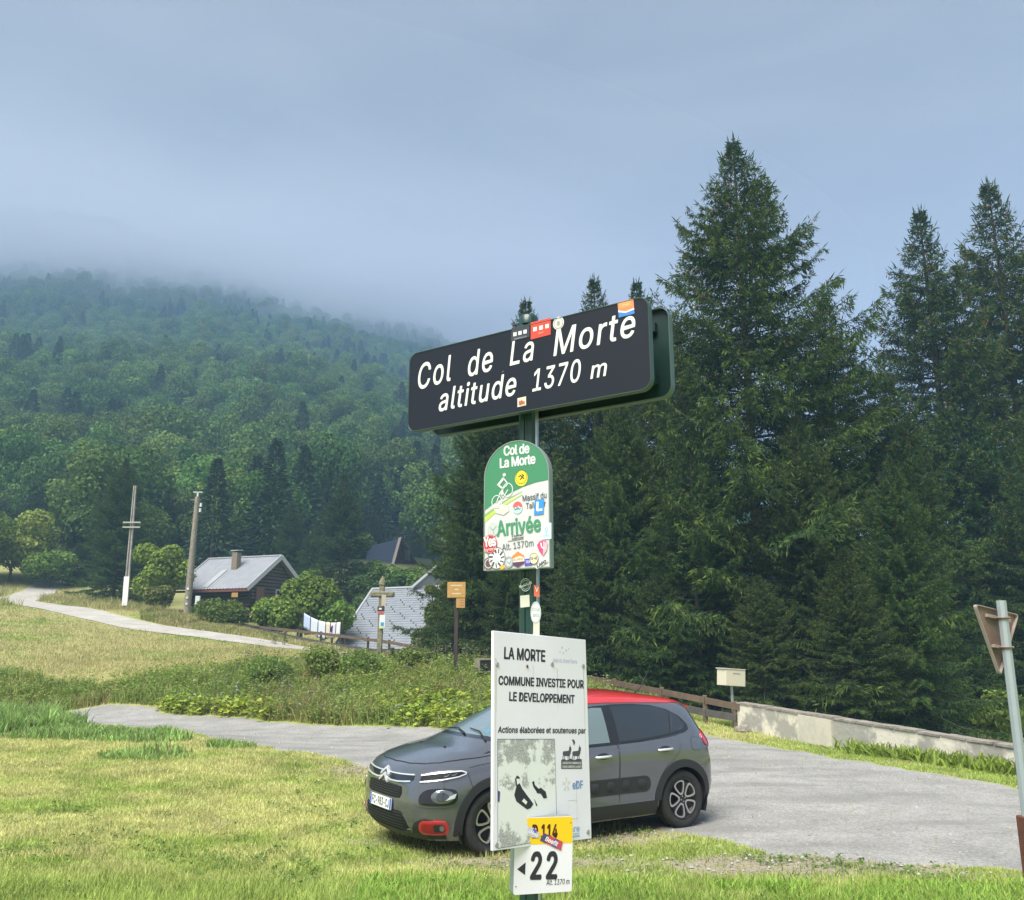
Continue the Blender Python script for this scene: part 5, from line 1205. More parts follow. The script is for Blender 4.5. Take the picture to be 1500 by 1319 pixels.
G3 = 'bushy weed clumps on the bank'
for (px, yt, yb, w_, sd_, lb) in ((398, 962, 1012, 74, 41, 'bushy green clump on the bank, leftmost of the bank clumps'), (468, 944, 1000, 66, 42, 'bushy clump on the bank below the washing line'), (532, 955, 1006, 84, 43, 'broad bushy clump on the bank left of the cross post'), (606, 950, 1004, 60, 44, 'bushy clump on the bank between cross post and hiking boards'), (690, 968, 1014, 56, 45, 'bushy clump on the bank right of the hiking board post')):
    BL(px, yt, yb, 27.5, w_, lb, 2600, .085, sd_, 'bush', 'bush', .0, G3, c1=(.10, .18, .04), c2=(.24, .32, .09))
G2 = 'firs at the foot of the hill'
for (px, yt, Y, k, w, rz, lb) in ((186, 668, 68, 0, 1.05, 1, 'dark broad fir behind the pole with the white foot'), (150, 735, 80, 0, 1.05, 2, 'lower dark fir left of the pole with the white foot'), (118, 790, 79, 2, 1.1, 5, 'lowest dark fir at the right end of the gravel bend'),
        (505, 694, 76, 1, 1.3, 3, 'tall fir rising between the metal roof and the steep cabin'), (428, 735, 82, 1, 1.25, .5, 'fir above the right end of the metal roof'), (464, 765, 80, 2, 1.3, 4, 'fir left of the tall one, near the banded pole'),
        (395, 760, 84, 1, 1.2, 2, 'fir behind the gable of the metal roof'), (350, 745, 88, 0, .9, 1, 'fir behind the chimney of the metal roof'), (300, 770, 100, 2, 1.0, 2.4, 'fir behind the wooden utility pole'), (548, 745, 112, 1, 1.1, 1.5, 'fir just left above the steep cabin'),
        (262, 720, 102, 1, 1.1, .2, 'fir between the two utility poles, behind the round tree'), (90, 730, 104, 1, 1.1, 3.2, 'fir behind the small trees at the left'), (40, 700, 108, 0, .8, 3.2, 'fir behind the big round tree at the left edge'), (612, 735, 112, 0, .8, 4.2, 'fir behind the steep cabin'), (646, 700, 112, 1, 1.2, 0.2, 'fir left of the spruce row, above the slate roof')):
    S(px, yt, Y, k, lb, w, rz, 860, group=G2, name='fir_tree')

# ---- the forest on the mountain
def far_broad(seed, n):
    V, F_, CC, _ = broadleaf_arrays(11.0, 4.8, seed, n, .43, .08, 15, (.040, .088, .020), (.165, .27, .055), .8); return V, F_, CC
def far_fir(seed, n):
    rg = np.random.default_rng(seed); H = 13.5; t = rg.uniform(0, 1, n) ** 1.4; a = rg.uniform(0, 6.28, n); lay = (1 - ((t * 14) % 1) * .35)
    r = 3.7 * (1 - t) ** .9 * rg.uniform(.45, 1.1, n) * lay; P = np.stack([r * np.cos(a), r * np.sin(a), t * H + .3], 1)
    D = np.stack([np.cos(a), np.sin(a), -.55 + .7 * t], 1) + rg.normal(0, .25, (n, 3)); C = np.array([.036, .070, .036]) * rg.uniform(.6, 1.5, (n, 1))
    return sprigs(P, D, rg.uniform(.6, 1.1, n) * (1 - .4 * t), rg.uniform(.08, .15, n), C, rg)
FB = [far_broad(100 + i, 5200) for i in range(4)]; FF = [far_fir(200 + i, 2800) for i in range(2)]
def far_positions():
    rg = np.random.default_rng(5); out = []
    y = 84.0
    while y < 655:
        sp_ = 5.0 + y * .0040; hw = .70 * y + 30
        for x in np.arange(-hw, hw * .85, sp_):
            xx = x + rg.uniform(-.45, .45) * sp_; yy = y + rg.uniform(-.5, .5) * sp_
            if yy < 108 and -22 < xx < -7: continue
            if yy < 100 and (xx < -44 or xx > 3): continue
            if xx > 5 and yy < 120: continue
            if xx > 20 + .12 * yy and rg.random() < .25: continue
            if xx > 90: continue
            out.append((xx, yy))
        y += sp_ * .92
    return np.array(out)
FPn = far_positions(); FZ = Zg(FPn[:, 0], FPn[:, 1])
conif = fbm(FPn[:, 0], FPn[:, 1], 40, 77, 3) + (vn(FPn[:, 0], FPn[:, 1], 5, 78) - .5) * .75 > .66
rgf = np.random.default_rng(9); FS = rgf.uniform(.6, 1.12, len(FPn)); FT = np.where(conif, rgf.uniform(.8, 1.08, len(FPn)), rgf.uniform(.9, 1.35, len(FPn))); FR = rgf.uniform(0, 6.28, len(FPn)); FK = rgf.integers(0, 4, len(FPn))
vis = np.abs(FPn[:, 0] + 0) < .66 * FPn[:, 1]; order = np.argsort(np.where(vis, FPn[:, 1], FPn[:, 1] + 400)); near = order[:300]; rest = order[300:]
dB = [mesh_np('crown', *FB[i][:2], M['leaf'], FB[i][2]) for i in range(4)]; dF = [mesh_np('crown', *FF[i][:2], M['needle'], FF[i][2]) for i in range(2)]
tmB = MB(); tmB.tube([(0, 0, -.8), (0, 0, 6)], [.22, .1], 5); tmB = tmB.mesh('trunk', M['bark'])
tmF = MB(); tmF.tube([(0, 0, -.8), (0, 0, 13)], [.2, .05], 5); tmF = tmF.mesh('trunk', M['bark'])
NEAR_OBJ = {}
LBL = {(0, 0): 'rounded leafy tree in the lower rows of the forested hillside', (1, 0): 'pointed dark fir in the lower rows of the forested hillside'}
for i in near:
    cf = bool(conif[i]); t = thing('fir_tree' if cf else 'leafy_tree', LBL[(int(cf), 0)], 'tree', (FPn[i, 0], FPn[i, 1], FZ[i]), (0, 0, FR[i]), 'firs low on the forested hillside' if cf else 'leafy trees low on the forested hillside')
    t.scale = (FS[i], FS[i], FS[i] * FT[i]); NEAR_OBJ[i] = link('crown', dF[FK[i] % 2] if cf else dB[FK[i]], t); link('trunk', tmF if cf else tmB, t)
# everything higher up reads as one mass; the far rows use thinner crowns
SRC = [None] * 6
for i in near:
    cf = bool(conif[i]); k = 4 + FK[i] % 2 if cf else FK[i]
    if SRC[k] is None: SRC[k] = NEAR_OBJ[i]
def forest_nodes():
    g = bpy.data.node_groups.new('forest_nodes', 'GeometryNodeTree'); g.interface.new_socket('Geometry', in_out='INPUT', socket_type='NodeSocketGeometry'); g.interface.new_socket('Geometry', in_out='OUTPUT', socket_type='NodeSocketGeometry')
    N = g.nodes.new; L = g.links.new; gi = N('NodeGroupInput'); go = N('NodeGroupOutput'); jn = N('GeometryNodeJoinGeometry')
    def attr(nm, ty):
        n = N('GeometryNodeInputNamedAttribute'); n.data_type = ty; n.inputs['Name'].default_value = nm; return n.outputs[0]
    kd = attr('kind', 'INT'); ro = attr('turn', 'FLOAT_VECTOR'); sc_ = attr('size', 'FLOAT_VECTOR')
    for k in range(6):
        if SRC[k] is None: continue
        cmp_ = N('FunctionNodeCompare'); cmp_.data_type = 'INT'; cmp_.operation = 'EQUAL'; L(kd, cmp_.inputs[2]); cmp_.inputs[3].default_value = k
        oi = N('GeometryNodeObjectInfo'); oi.transform_space = 'ORIGINAL'; oi.inputs['Object'].default_value = SRC[k]; oi.inputs['As Instance'].default_value = True
        ip = N('GeometryNodeInstanceOnPoints'); L(gi.outputs[0], ip.inputs['Points']); L(cmp_.outputs[0], ip.inputs['Selection']); L(oi.outputs['Geometry'], ip.inputs['Instance'])
        L(ro, ip.inputs['Rotation']); L(sc_, ip.inputs['Scale']); L(ip.outputs[0], jn.inputs[0])
    L(jn.outputs[0], go.inputs[0]); return g
n = len(rest); me = bpy.data.meshes.new('forest'); me.vertices.add(n)
me.vertices.foreach_set('co', np.stack([FPn[rest, 0], FPn[rest, 1], FZ[rest]], 1).astype(np.float32).ravel())
ak = me.attributes.new('kind', 'INT', 'POINT'); ak.data.foreach_set('value', np.where(conif[rest], 4 + FK[rest] % 2, FK[rest]).astype(np.int32))
at_ = me.attributes.new('turn', 'FLOAT_VECTOR', 'POINT'); tv = np.zeros((n, 3), np.float32); tv[:, 2] = FR[rest]; at_.data.foreach_set('vector', tv.ravel())
as_ = me.attributes.new('size', 'FLOAT_VECTOR', 'POINT'); as_.data.foreach_set('vector', np.stack([FS[rest], FS[rest], FS[rest] * FT[rest]], 1).astype(np.float32).ravel())
fo = link('forest', me); fm = fo.modifiers.new('trees', 'NODES'); fm.node_group = forest_nodes()
tag(fo, 'mixed forest covering the mountain slope up into the cloud', 'forest', kind='stuff'); print('forest trees', n)

# ---- air and cloud
def vol_mat(name, col, dens, aniso=0):
    m = bpy.data.materials.new(name); m.use_nodes = True; t = m.node_tree; t.nodes.clear()
    o = t.nodes.new('ShaderNodeOutputMaterial'); v = t.nodes.new('ShaderNodeVolumePrincipled')
    v.inputs['Color'].default_value = (*col, 1); v.inputs['Density'].default_value = dens; v.inputs['Anisotropy'].default_value = aniso
    t.links.new(v.outputs[0], o.inputs['Volume']); return m
mb = MB(); mb.box((0, 640, 150), (2600, 1400, 330)); 
hz = mb.build('haze', vol_mat('haze_air', (.40, .66, 1.0), .0009)); tag(hz, kind='stuff')
def cloud(name, cx, cy, rx, ry, zb, th, dens, seed, tilt):
    n = 72; m_ = 30; V = []; F_ = []
    a = np.arange(n) * 2 * math.pi / n; r = np.linspace(.02, 1, m_)
    A, Rr_ = np.meshgrid(a, r); X = cx + rx * Rr_ * np.cos(A); Y_ = cy + ry * Rr_ * np.sin(A)
    prof = np.clip(1 - Rr_ ** 2, 0, 1) ** 2.4
    lum = (fbm(X, Y_, min(120, rx * .5), seed, 5) - .5) * min(60, rx * .5)
    bot = zb + tilt * (X - cx) + lum * prof ** .5 - th * .12 * prof; topz = zb + tilt * (X - cx) + th * prof + (fbm(X, Y_, min(160, rx * .6), seed + 5, 3) - .5) * min(50, rx * .35) * prof + .5
    nv = n * m_; i = np.arange(m_ - 1)[:, None] * n; j = np.arange(n)[None]
    q = np.stack([i + j, i + (j + 1) % n, i + n + (j + 1) % n, i + n + j], -1).reshape(-1, 4)
    V = np.concatenate([np.stack([X, Y_, bot], -1).reshape(-1, 3), np.stack([X, Y_, topz], -1).reshape(-1, 3)])
    me = bpy.data.meshes.new(name)
    rim = [((m_ - 1) * n + k, (m_ - 1) * n + (k + 1) % n, nv + (m_ - 1) * n + (k + 1) % n, nv + (m_ - 1) * n + k) for k in range(n)]
    cap = [tuple(range(n))[::-1], tuple(nv + k for k in range(n))]
    me.from_pydata(V.tolist(), [], [tuple(f[::-1]) for f in q.tolist()] + [tuple(f) for f in (q + nv).tolist()] + rim + cap)
    bm = bmesh.new(); bm.from_mesh(me); bmesh.ops.recalc_face_normals(bm, faces=bm.faces); bm.to_mesh(me); bm.free()
    me.materials.append(vol_mat('cloud_vapour', (.69, .72, .80), dens, .2)); o = link(name, me); tag(o, kind='stuff'); return o
cloud('cloud', -350, 620, 600, 420, 196, 66, .028, 3, .05)
cloud('cloud', -420, 600, 560, 380, 158, 100, .003, 8, .06)
for (x_, y_, rx_, ry_, z_, t_, d_, s_) in ((-250, 430, 95, 55, 146, 30, .012, 21), (-90, 470, 90, 50, 178, 26, .012, 22), (-150, 500, 80, 60, 170, 34, .014, 23), (-330, 400, 80, 45, 132, 22, .010, 24), (-10, 540, 70, 50, 196, 30, .012, 25), (-200, 390, 60, 35, 128, 16, .009, 26)):
    cloud('cloud', x_, y_, rx_, ry_, z_, t_, d_, s_, .05)
# ------------------------------------------------------------------ grass, weeds, stones
def blades(name, x, y, length, width, C, rg, m=None, bend=.35, z0=None, kind='stuff', label=None, two=False):
    n = len(x); z = (Zg(x, y) if z0 is None else z0) - .005
    a = rg.uniform(0, 6.28, n); l = rg.uniform(0, 1, n) ** .7 * bend
    P = np.stack([x, y, z], 1); wv = np.stack([np.cos(a), np.sin(a), a * 0], 1) * (width / 2)[:, None]
    b = rg.uniform(0, 6.28, n); ln_ = np.stack([np.cos(b) * l, np.sin(b) * l, np.sqrt(np.maximum(1 - l * l, .05))], 1) * length[:, None]
    if two:
        mid = P + ln_ * .55 + np.array([0, 0, 1.]) * (length * .10)[:, None]
        V = np.stack([P - wv, P + wv, mid + wv * .8, mid - wv * .8, P + ln_ * np.array([1.25, 1.25, .92])], 1).reshape(-1, 3)
        i = np.arange(n)[:, None] * 5; F3 = np.concatenate([i + [0, 1, 2], i + [0, 2, 3], i + [3, 2, 4]], 0); CC = np.repeat(C, 5, 0)
    else:
        V = np.stack([P - wv, P + wv, P + ln_], 1).reshape(-1, 3); F3 = np.arange(3 * n).reshape(n, 3); CC = np.repeat(C, 3, 0)
    return tag(link(name, mesh_np(name, V, F3, m or M['blade'], CC)), label, kind=kind)
def grass_col(x, y, rg, tip=1.0):
    s = straw(x, y) + rg.normal(0, .17, len(x)); s = np.clip(s, 0, 1)[:, None]
    g = np.array([.33, .43, .10]) * (.7 + .6 * rg.random((len(x), 1))); st_ = np.array([.68, .62, .30]) * (.75 + .5 * rg.random((len(x), 1)))
    return g * (1 - s) + st_ * s
rg = np.random.default_rng(21)
def sample(n, x0, x1, y0, y1, ok, p=None):
    x = rg.uniform(x0, x1, n); y = rg.uniform(y0, y1, n); k = ok(x, y)
    if p is not None: k &= rg.random(n) < p(x, y)
    return x[k], y[k]
LXR = lambda x, y: roadmask(x, y)
fr = lambda x, y: (np.abs(x) < .66 * y + 1.2)
# short turf in front of the road
n = 1600000
yy = 3.4 * np.exp(rg.random(n) * math.log(30 / 3.4)); xx = rg.uniform(-1, 1, n) * (.66 * yy + 1.2)
# density falls with distance; the area element grows as y^2 so thin it
k = rg.random(n) < np.clip((yy / 6.5) ** 1 * .40, 0, 1) * np.where(yy > 18, .55, 1)
xx, yy = xx[k], yy[k]
rm = roadmask(xx, yy); dm = dirt(xx, yy)
k = ~rm | (rg.random(len(xx)) < .004)
k &= rg.random(len(xx)) > dm * .88
k &= (lane_dist(xx, yy) > 1.4)
# keep the wall foot and what lies behind it thin
xx, yy = xx[k], yy[k]
tall = 1 - sstep(7.0, 8.3, yy + (vn(xx, yy, .5, 4) - .5)); tuft = sstep(.62, .8, fbm(xx, yy, .6, 91, 3))
patch = fbm(xx, yy, .35, 95, 3)
ln_ = (.028 + .035 * rg.random(len(xx)) + .055 * tuft * rg.random(len(xx)) + .07 * tall * rg.random(len(xx))) * (1 + .35 * sstep(12, 25, yy)) * (.7 + .8 * patch)
C = grass_col(xx, yy, rg) * (.82 + .4 * vn(xx, yy, .3, 8))[:, None]
C = C * (1 - .25 * dirt(xx, yy))[:, None]
blades('lawn_grass', xx, yy, ln_, (.0045 + .0010 * yy) * (.7 + .6 * rg.random(len(xx))), C, rg, bend=.95, label='short mixed green and dry grass in front of the road')
# rank grass tufts at the near edge of the road and left clump
def clump(cx, cy, rx, ry, n):
    a = rg.uniform(0, 6.28, n); r = np.sqrt(rg.random(n)); return cx + rx * r * np.cos(a), cy + ry * r * np.sin(a)
cl = [clump(-12.8, 21.8, 2.8, 1.9, 15000), clump(-9.6, 19.8, 1.7, 1.2, 5000), clump(-7.9, 19.2, 1.1, .9, 2200), clump(-5.6, 18.2, .5, .4, 500), clump(-16.0, 25.2, 3.2, 2.8, 9000), clump(-13.6, 24.3, 1.2, 1.4, 6000), clump(-8.4, 21.4, .35, .3, 400), clump(-20.5, 30.3, 3.6, 1.3, 7000), clump(-6.6, 16.5, .9, .6, 600)]
x = np.concatenate([c[0] for c in cl]); y = np.concatenate([c[1] for c in cl]); k = ~roadmask(x, y); x, y = x[k], y[k]
L_ = .16 + .34 * rg.random(len(x)) * (.5 + vn(x, y, .8, 3)); C = np.array([.27, .42, .12]) * (.6 + .8 * rg.random((len(x), 1))) * (.7 + .6 * vn(x, y, .5, 33))[:, None]
kk = rg.random(len(x)) < .12; C[kk] = np.array([.30, .28, .12])
L_ = np.where(x > -10.8, L_ * .42, L_ * 1.1) * (.45 + 1.1 * vn(x, y, .45, 66))
blades('tall_grass', x, y, L_, .016 + .016 * rg.random(len(x)), C, rg, bend=.6, label='tall lush grass clumps at the left beside the road', two=True)
x, y = sample(9000, -6, 6, 5.8, 14, lambda x, y: ~roadmask(x, y) & fr(x, y), lambda x, y: sstep(.45, .65, fbm(x, y, .9, 401, 2)) * np.clip(8 / y, 0, 1))
def leafy(name, x, y, h, per, leaf, c1, c2, label, droop=.2, spread=.12, parent_kind='stuff'):
    n = len(x); z = Zg(x, y); k = np.repeat(np.arange(n), per); t = rg.random(len(k)); a = rg.uniform(0, 6.28, len(k))
    r = spread * (1.1 - t * .7) * rg.uniform(.3, 1.2, len(k))
    P = np.stack([x[k] + r * np.cos(a), y[k] + r * np.sin(a), z[k] + h[k] * (.12 + .88 * t)], 1)
    out = np.stack([np.cos(a) * .6, np.sin(a) * .6, np.ones(len(k)) * (.9 - droop)], 1) + rg.normal(0, .35, (len(k), 3))
    ax = np.stack([np.cos(a), np.sin(a), rg.uniform(-.5, .4, len(k))], 1); ax /= np.linalg.norm(ax, axis=1, keepdims=True)
    bx = np.cross(out, ax); bx /= np.linalg.norm(bx, axis=1, keepdims=True); sz = (leaf * rg.uniform(.5, 1.3, len(k)))[:, None]
    nn = np.cross(ax, bx)
    V = np.stack([P - ax * sz * .3, P + bx * sz * .38 + nn * sz * .06, P + ax * sz * .7, P - bx * sz * .38 + nn * sz * .06], 1).reshape(-1, 3)
    m_ = (rg.random((len(k), 1)) * .6 + vn(x, y, .9, 44)[k][:, None] * .4); C = np.array(c1) * (1 - m_) + np.array(c2) * m_
    return tag(link(name, mesh_np(name, V, np.arange(4 * len(k)).reshape(-1, 4), M['leaf'], np.repeat(C, 4, 0))), label, kind=parent_kind)
leafy('clover', x, y, .02 + .04 * rg.random(len(x)), 7, .035, (.10, .20, .04), (.20, .34, .08), 'small low clover and plantain leaves in the turf', .0, .06)
# bright foreground tufts right at the bottom edge
x, y = sample(80000, -1.2, 5.6, 4.4, 8.3, lambda x, y: ~roadmask(x, y), lambda x, y: sstep(.35, .6, fbm(x, y, .7, 55, 3)) * (1 - sstep(7.3, 8.2, y)))
C = np.array([.26, .42, .07]) * (.6 + .8 * rg.random((len(x), 1))); 
blades('foreground_grass', x, y, .05 + .09 * rg.random(len(x)), .006 + .007 * rg.random(len(x)), C, rg, bend=.8, label='longer fresh green grass along the bottom edge', two=True)
# verge by the wall
x, y = sample(150000, 3, 17, 10, 26, lambda x, y: ~roadmask(x, y) & (y > 12) & ((x - wa.x) * wd.y - (y - wa.y) * wd.x < 0.25) | False, None)
k = np.ones(len(x), bool)
side = (x - wa.x) * wd.y - (y - wa.y) * wd.x
k = (side > -2.2 * wd.xy.length) & (y > 11)
x, y = x[k], y[k]
C = grass_col(x, y, rg) * .95
blades('verge_grass', x, y, .05 + .09 * rg.random(len(x)), .014 + .014 * rg.random(len(x)), C, rg, bend=.8, label='grass verge between the gravel and the plastered wall')
# arching strap leaves at the wall foot
x = []; y = []
for t in np.linspace(.52, 1.5, 44):
    p = wa + wd * t; q = nrm * (.25 + .25 * rg.random()); nn = 40; x.append(p.x + q.x + rg.normal(0, .14, nn)); y.append(p.y + q.y + rg.normal(0, .14, nn))
x = np.concatenate(x); y = np.concatenate(y); k = vn(x, y, .9, 9) > .36; x, y = x[k], y[k]
blades('strap_leaves', x, y, .22 + .16 * rg.random(len(x)), .035 + .02 * rg.random(len(x)), np.array([.22, .30, .05]) * (.6 + .8 * rg.random((len(x), 1))), rg, bend=1.0, label='yellow green strap leaves growing along the foot of the wall', two=True)
# meadow above the bank
def meadow_ok(x, y): return (lane_dist(x, y) > 1.5) & ~roadmask(x, y) & (x < -1.5 - (y - 28) * .12) & (np.abs(x) < .66 * y + 2)
x, y = sample(420000, -50, 0, 28.5, 66, meadow_ok, lambda x, y: np.clip(33 / y, 0, 1) ** 1.5)
C = grass_col(x, y, rg) * (.58 + .25 * vn(x, y, .8, 71))[:, None]
blades('meadow_grass', x, y, (.07 + .12 * rg.random(len(x))) * (.6 + .8 * fbm(x, y, 1.2, 72, 3)), .022 + .02 * rg.random(len(x)), C, rg, bend=.95, label='mown yellow green meadow above the bank')
# rough strips: beyond the lane, along the fence and on the hump
def strip(n, px0, px1, Y0, Y1, py=920):
    px = rg.uniform(px0, px1, n); Y = rg.uniform(Y0, Y1, n); return (px - 750) / FPX * Y * 1.0, Y
s_ = [strip(26000, 215, 430, 48.5, 56), strip(9000, 330, 640, 43.5, 52), strip(9000, -20, 230, 56, 74), strip(9000, 640, 1000, 24, 36)]
x = np.concatenate([a[0] for a in s_]); y = np.concatenate([a[1] for a in s_]); k = (lane_dist(x, y) > 1.5) & ~roadmask(x, y); x, y = x[k], y[k]
C = grass_col(x, y, rg) * .65; kk = rg.random(len(x)) < .1; C[kk] = np.array([.34, .33, .07])
blades('rough_grass', x, y, (.25 + .45 * rg.random(len(x))) * (.4 + vn(x, y, 1.4, 19)) * np.where(y < 37, .45, np.where(x > -19, .45, 1)), .03 + .02 * rg.random(len(x)), C, rg, bend=.5, label='rough tall grass along the lane and the fence', two=True)

# the weedy bank
def bank_ok(x, y):
    up = np.interp(x, [-30, -14, -9, -6.5, -4, 0, 2, 4], [30.2, 30, 30.2, 31.6, 31.5, 31, 30.5, 28]); return ~roadmask(x, y) & (y < up + (vn(x, y, .8, 2) - .5) * 1.6) & (y > 20.8) & ((y > np.interp(x, [-30, -13, -3.5, 1, 4], [28.6, 26.2, 21.6, 21, 21])) )
x, y = sample(150000, -20, 4.2, 20.8, 31.8, bank_ok)
tt = fbm(x, y, 1.3, 301, 3)[:, None]
C = (np.array([.20, .30, .06]) * (1 - tt) + np.array([.44, .46, .17]) * tt) * (.6 + .8 * rg.random((len(x), 1)))
kk = rg.random(len(x)) < sstep(.48, .65, fbm(x, y, 1.6, 303, 2)) * .3; C[kk] = np.array([.40, .28, .15]) * (.7 + .5 * rg.random((kk.sum(), 1)))
hgt = .16 + .38 * rg.random(len(x)) * (.45 + vn(x, y, 1.1, 12))
blades('bank_grass', x, y, hgt, .014 + .014 * rg.random(len(x)), C, rg, bend=.55, label='tall mixed grass and dry stalks on the bank behind the road', two=True)
# large lobed leaves low down by the road
low = lambda x, y: bank_ok(x, y) & (y < np.interp(x, [-30, -13, -3.5, 1, 4], [31, 27.6, 24.2, 23.4, 23.4]))
x, y = sample(5200, -11, 2.8, 20.8, 28, low, lambda x, y: sstep(.38, .55, fbm(x, y, 1.2, 311, 2)))
leafy('broad_weeds', x, y, .16 + .30 * rg.random(len(x)), 13, .15, (.15, .29, .045), (.42, .52, .08), 'broad leaved green and yellowing weeds along the foot of the bank', .2, .22)
x, y = sample(5200, -18, 2.8, 21, 31, bank_ok)
leafy('leafy_weeds', x, y, .28 + .34 * rg.random(len(x)), 22, .075, (.15, .26, .05), (.34, .44, .11), 'small leaved dark green weeds on the bank', .1, .13)
x, y = sample(900, -9, 2.8, 23, 31, bank_ok, lambda x, y: sstep(.5, .6, fbm(x, y, 1.4, 321, 2)))
x2, y2 = sample(900, -9, 2.8, 22.5, 31, bank_ok, lambda x, y: sstep(.5, .62, fbm(x, y, 1.5, 331, 2)))
leafy('mugwort', x2, y2, .55 + .45 * rg.random(len(x2)), 26, .07, (.16, .21, .11), (.27, .33, .17), 'grey green mugwort stems rising over the bank', .0, .13)
leafy('brown_seedheads', x, y, .45 + .25 * rg.random(len(x)), 24, .05, (.20, .11, .06), (.34, .22, .13), 'brown dried seed heads among the weeds on the bank', .0, .12)
x, y = sample(70, -10, 2.8, 22, 30, bank_ok)
z = Zg(x, y) + .42; n = len(x); V = []; 
for i in range(n):
    for j in range(5):
        a = rg.uniform(0, 6.28); r = .05 * rg.random(); c = np.array([x[i] + r * math.cos(a), y[i] + r * math.sin(a), z[i] + .01 * j]); s_ = .035
        V += [c + [-s_, 0, 0], c + [0, -s_, .012], c + [s_, 0, 0], c + [0, s_, .012]]
tag(link('white_flowers', mesh_np('white_flowers', np.array(V), np.arange(len(V)).reshape(-1, 4), M['white'])), 'scattered small white flowers on the bank', kind='stuff')
# tall pale weeds standing against the dark spruces, each a plant of its own
V = []; cc = []
def weed_mesh(seed):
    r2 = np.random.default_rng(seed); n = 170; t = r2.random(n) ** .8; a = r2.uniform(0, 6.28, n); r = .16 * (1.05 - t) + .02
    P = np.stack([r * .3 * np.cos(a), r * .3 * np.sin(a), t * 1.0], 1); D = np.stack([np.cos(a), np.sin(a), r2.uniform(.2, 1.2, n)], 1)
    return sprigs(P, D, r2.uniform(.07, .17, n) * (1.1 - t * .4), r2.uniform(.010, .020, n), np.array([.16, .19, .10]) * r2.uniform(.7, 1.4, (n, 1)), r2)
wms = [mesh_np('leaves', *weed_mesh(i)[:2], M['leaf'], weed_mesh(i)[2]) for i in range(3)]
stm = MB(); stm.tube([(0, 0, -.1), (.01, 0, 1.0)], [.012, .005], 5); stm = stm.mesh('stem', M['leaf'])
wl = [(588, 952, 1.1, 'tall pale weed growing right beside the old cross post'), (612, 935, 1.0, 'tall pale weed midway between the cross post and the hiking boards'), (640, 928, 1.2, 'tallest pale weed just left of the hiking boards'), (655, 945, .9, 'pale weed touching the post of the hiking boards'), (682, 942, 1.0, 'pale weed just right of the hiking board post'), (697, 950, .9, 'thin pale weed left of the small wooden box'), (712, 952, .85, 'pale weed directly above the small wooden box'), (418, 925, 1.3, 'tall weed at the lane edge in front of the washing line'), (402, 935, 1.1, 'tall weed at the lane, left of the washing line'), (575, 948, 1.1, 'pale weed close behind the foot of the cross post')]
for i, (px, pt, h, lb) in enumerate(wl):
    Y = 28.5 if px > 500 else 44; t_ = at(px, pt, Y); g = zg(t_[0], Y); hh = max(.5, t_[2] - g) if px < 700 else h
    w_ = thing('tall_weed', lb, 'plant', (t_[0], Y, g - .03), (0, 0, i * 1.3), 'tall pale weeds on the bank'); w_.scale = (1.1, 1.1, hh)
    link('leaves', wms[i % 3], w_); link('stem', stm, w_)
# loose stones along the gravel edge
x, y = sample(60000, -9, 7.5, 7.4, 22, lambda x, y: np.ones(len(x), bool), lambda x, y: np.clip((roadmask(x, y) * .05 + (dirt(x, y) > .3) * .25 + ((roadmask(x + .35, y + .3) | roadmask(x - .3, y + .35)) & ~roadmask(x, y)) * .3) * np.clip(11 / y, 0, 1), 0, 1))
n = len(x); r = .008 + .016 * rg.random(n) ** 2.5; z = Zg(x, y) + .012
oc = np.array([[1, 0, 0], [0, 1, 0], [-1, 0, 0], [0, -1, 0], [0, 0, .7]], float); jt = rg.uniform(.7, 1.4, (n, 5, 1))
V = (oc[None] * jt * r[:, None, None]); a = rg.uniform(0, 6.28, n); ca_, sa_ = np.cos(a)[:, None], np.sin(a)[:, None]
V = np.stack([V[..., 0] * ca_ - V[..., 1] * sa_, V[..., 0] * sa_ + V[..., 1] * ca_, V[..., 2]], -1) + np.stack([x, y, z], 1)[:, None]
i = np.arange(n)[:, None] * 5; F3 = np.concatenate([i + [0, 1, 4], i + [1, 2, 4], i + [2, 3, 4], i + [3, 0, 4]], 0)
tag(link('loose_stones', mesh_np('loose_stones', V.reshape(-1, 3), F3, mat('stone', attr=True, rough=.95), np.repeat(np.array([.33, .32, .29]) * rg.uniform(.5, 1.25, (n, 1)), 5, 0))), 'loose gravel stones along the edge of the road', kind='stuff')
# ------------------------------------------------------------------ the parked car
M['paint'] = mat('grey_paint', (.155, .165, .19), .16, metal=.6, coat=1)
M['paint_red'] = mat('red_paint', (.50, .022, .025), .32, coat=1)
M['plastic'] = mat('black_plastic', (.022, .024, .027), .55, bump=(260, .15, .001))
M['gloss_black'] = mat('gloss_black', (.012, .013, .016), .12, coat=.5)
M['tyre'] = mat('tyre', (.022, .022, .023), .85, noise=(14, .5, (.05, .047, .042)))
M['chrome'] = mat('chrome', (.84, .85, .88), .30, metal=.55)
M['alloy'] = mat('alloy', (.55, .55, .57), .28, metal=.9)
M['alloy_dark'] = mat('alloy_dark', (.03, .03, .033), .35, metal=.3)
M['shut_line'] = mat('shut_line', (.006, .006, .007), .8)
M['lamp_dark'] = mat('lamp_dark', (.015, .016, .02), .6, spec=.15)
M['red_lamp'] = mat('red_lamp', (.45, .012, .018), .12, coat=1)
M['clear_lamp'] = mat('clear_lamp', (.20, .22, .24), .15, metal=.6, coat=1)
def glass(name, c, ior):
    m = mat(name, c, .03, coat=1); b = m.node_tree.nodes['Principled BSDF']; b.inputs['IOR'].default_value = ior; return m
M['side_glass'] = glass('side_glass', (.010, .014, .018), 1.75); M['screen_glass'] = glass('screen_glass', (.13, .18, .185), 2.0)
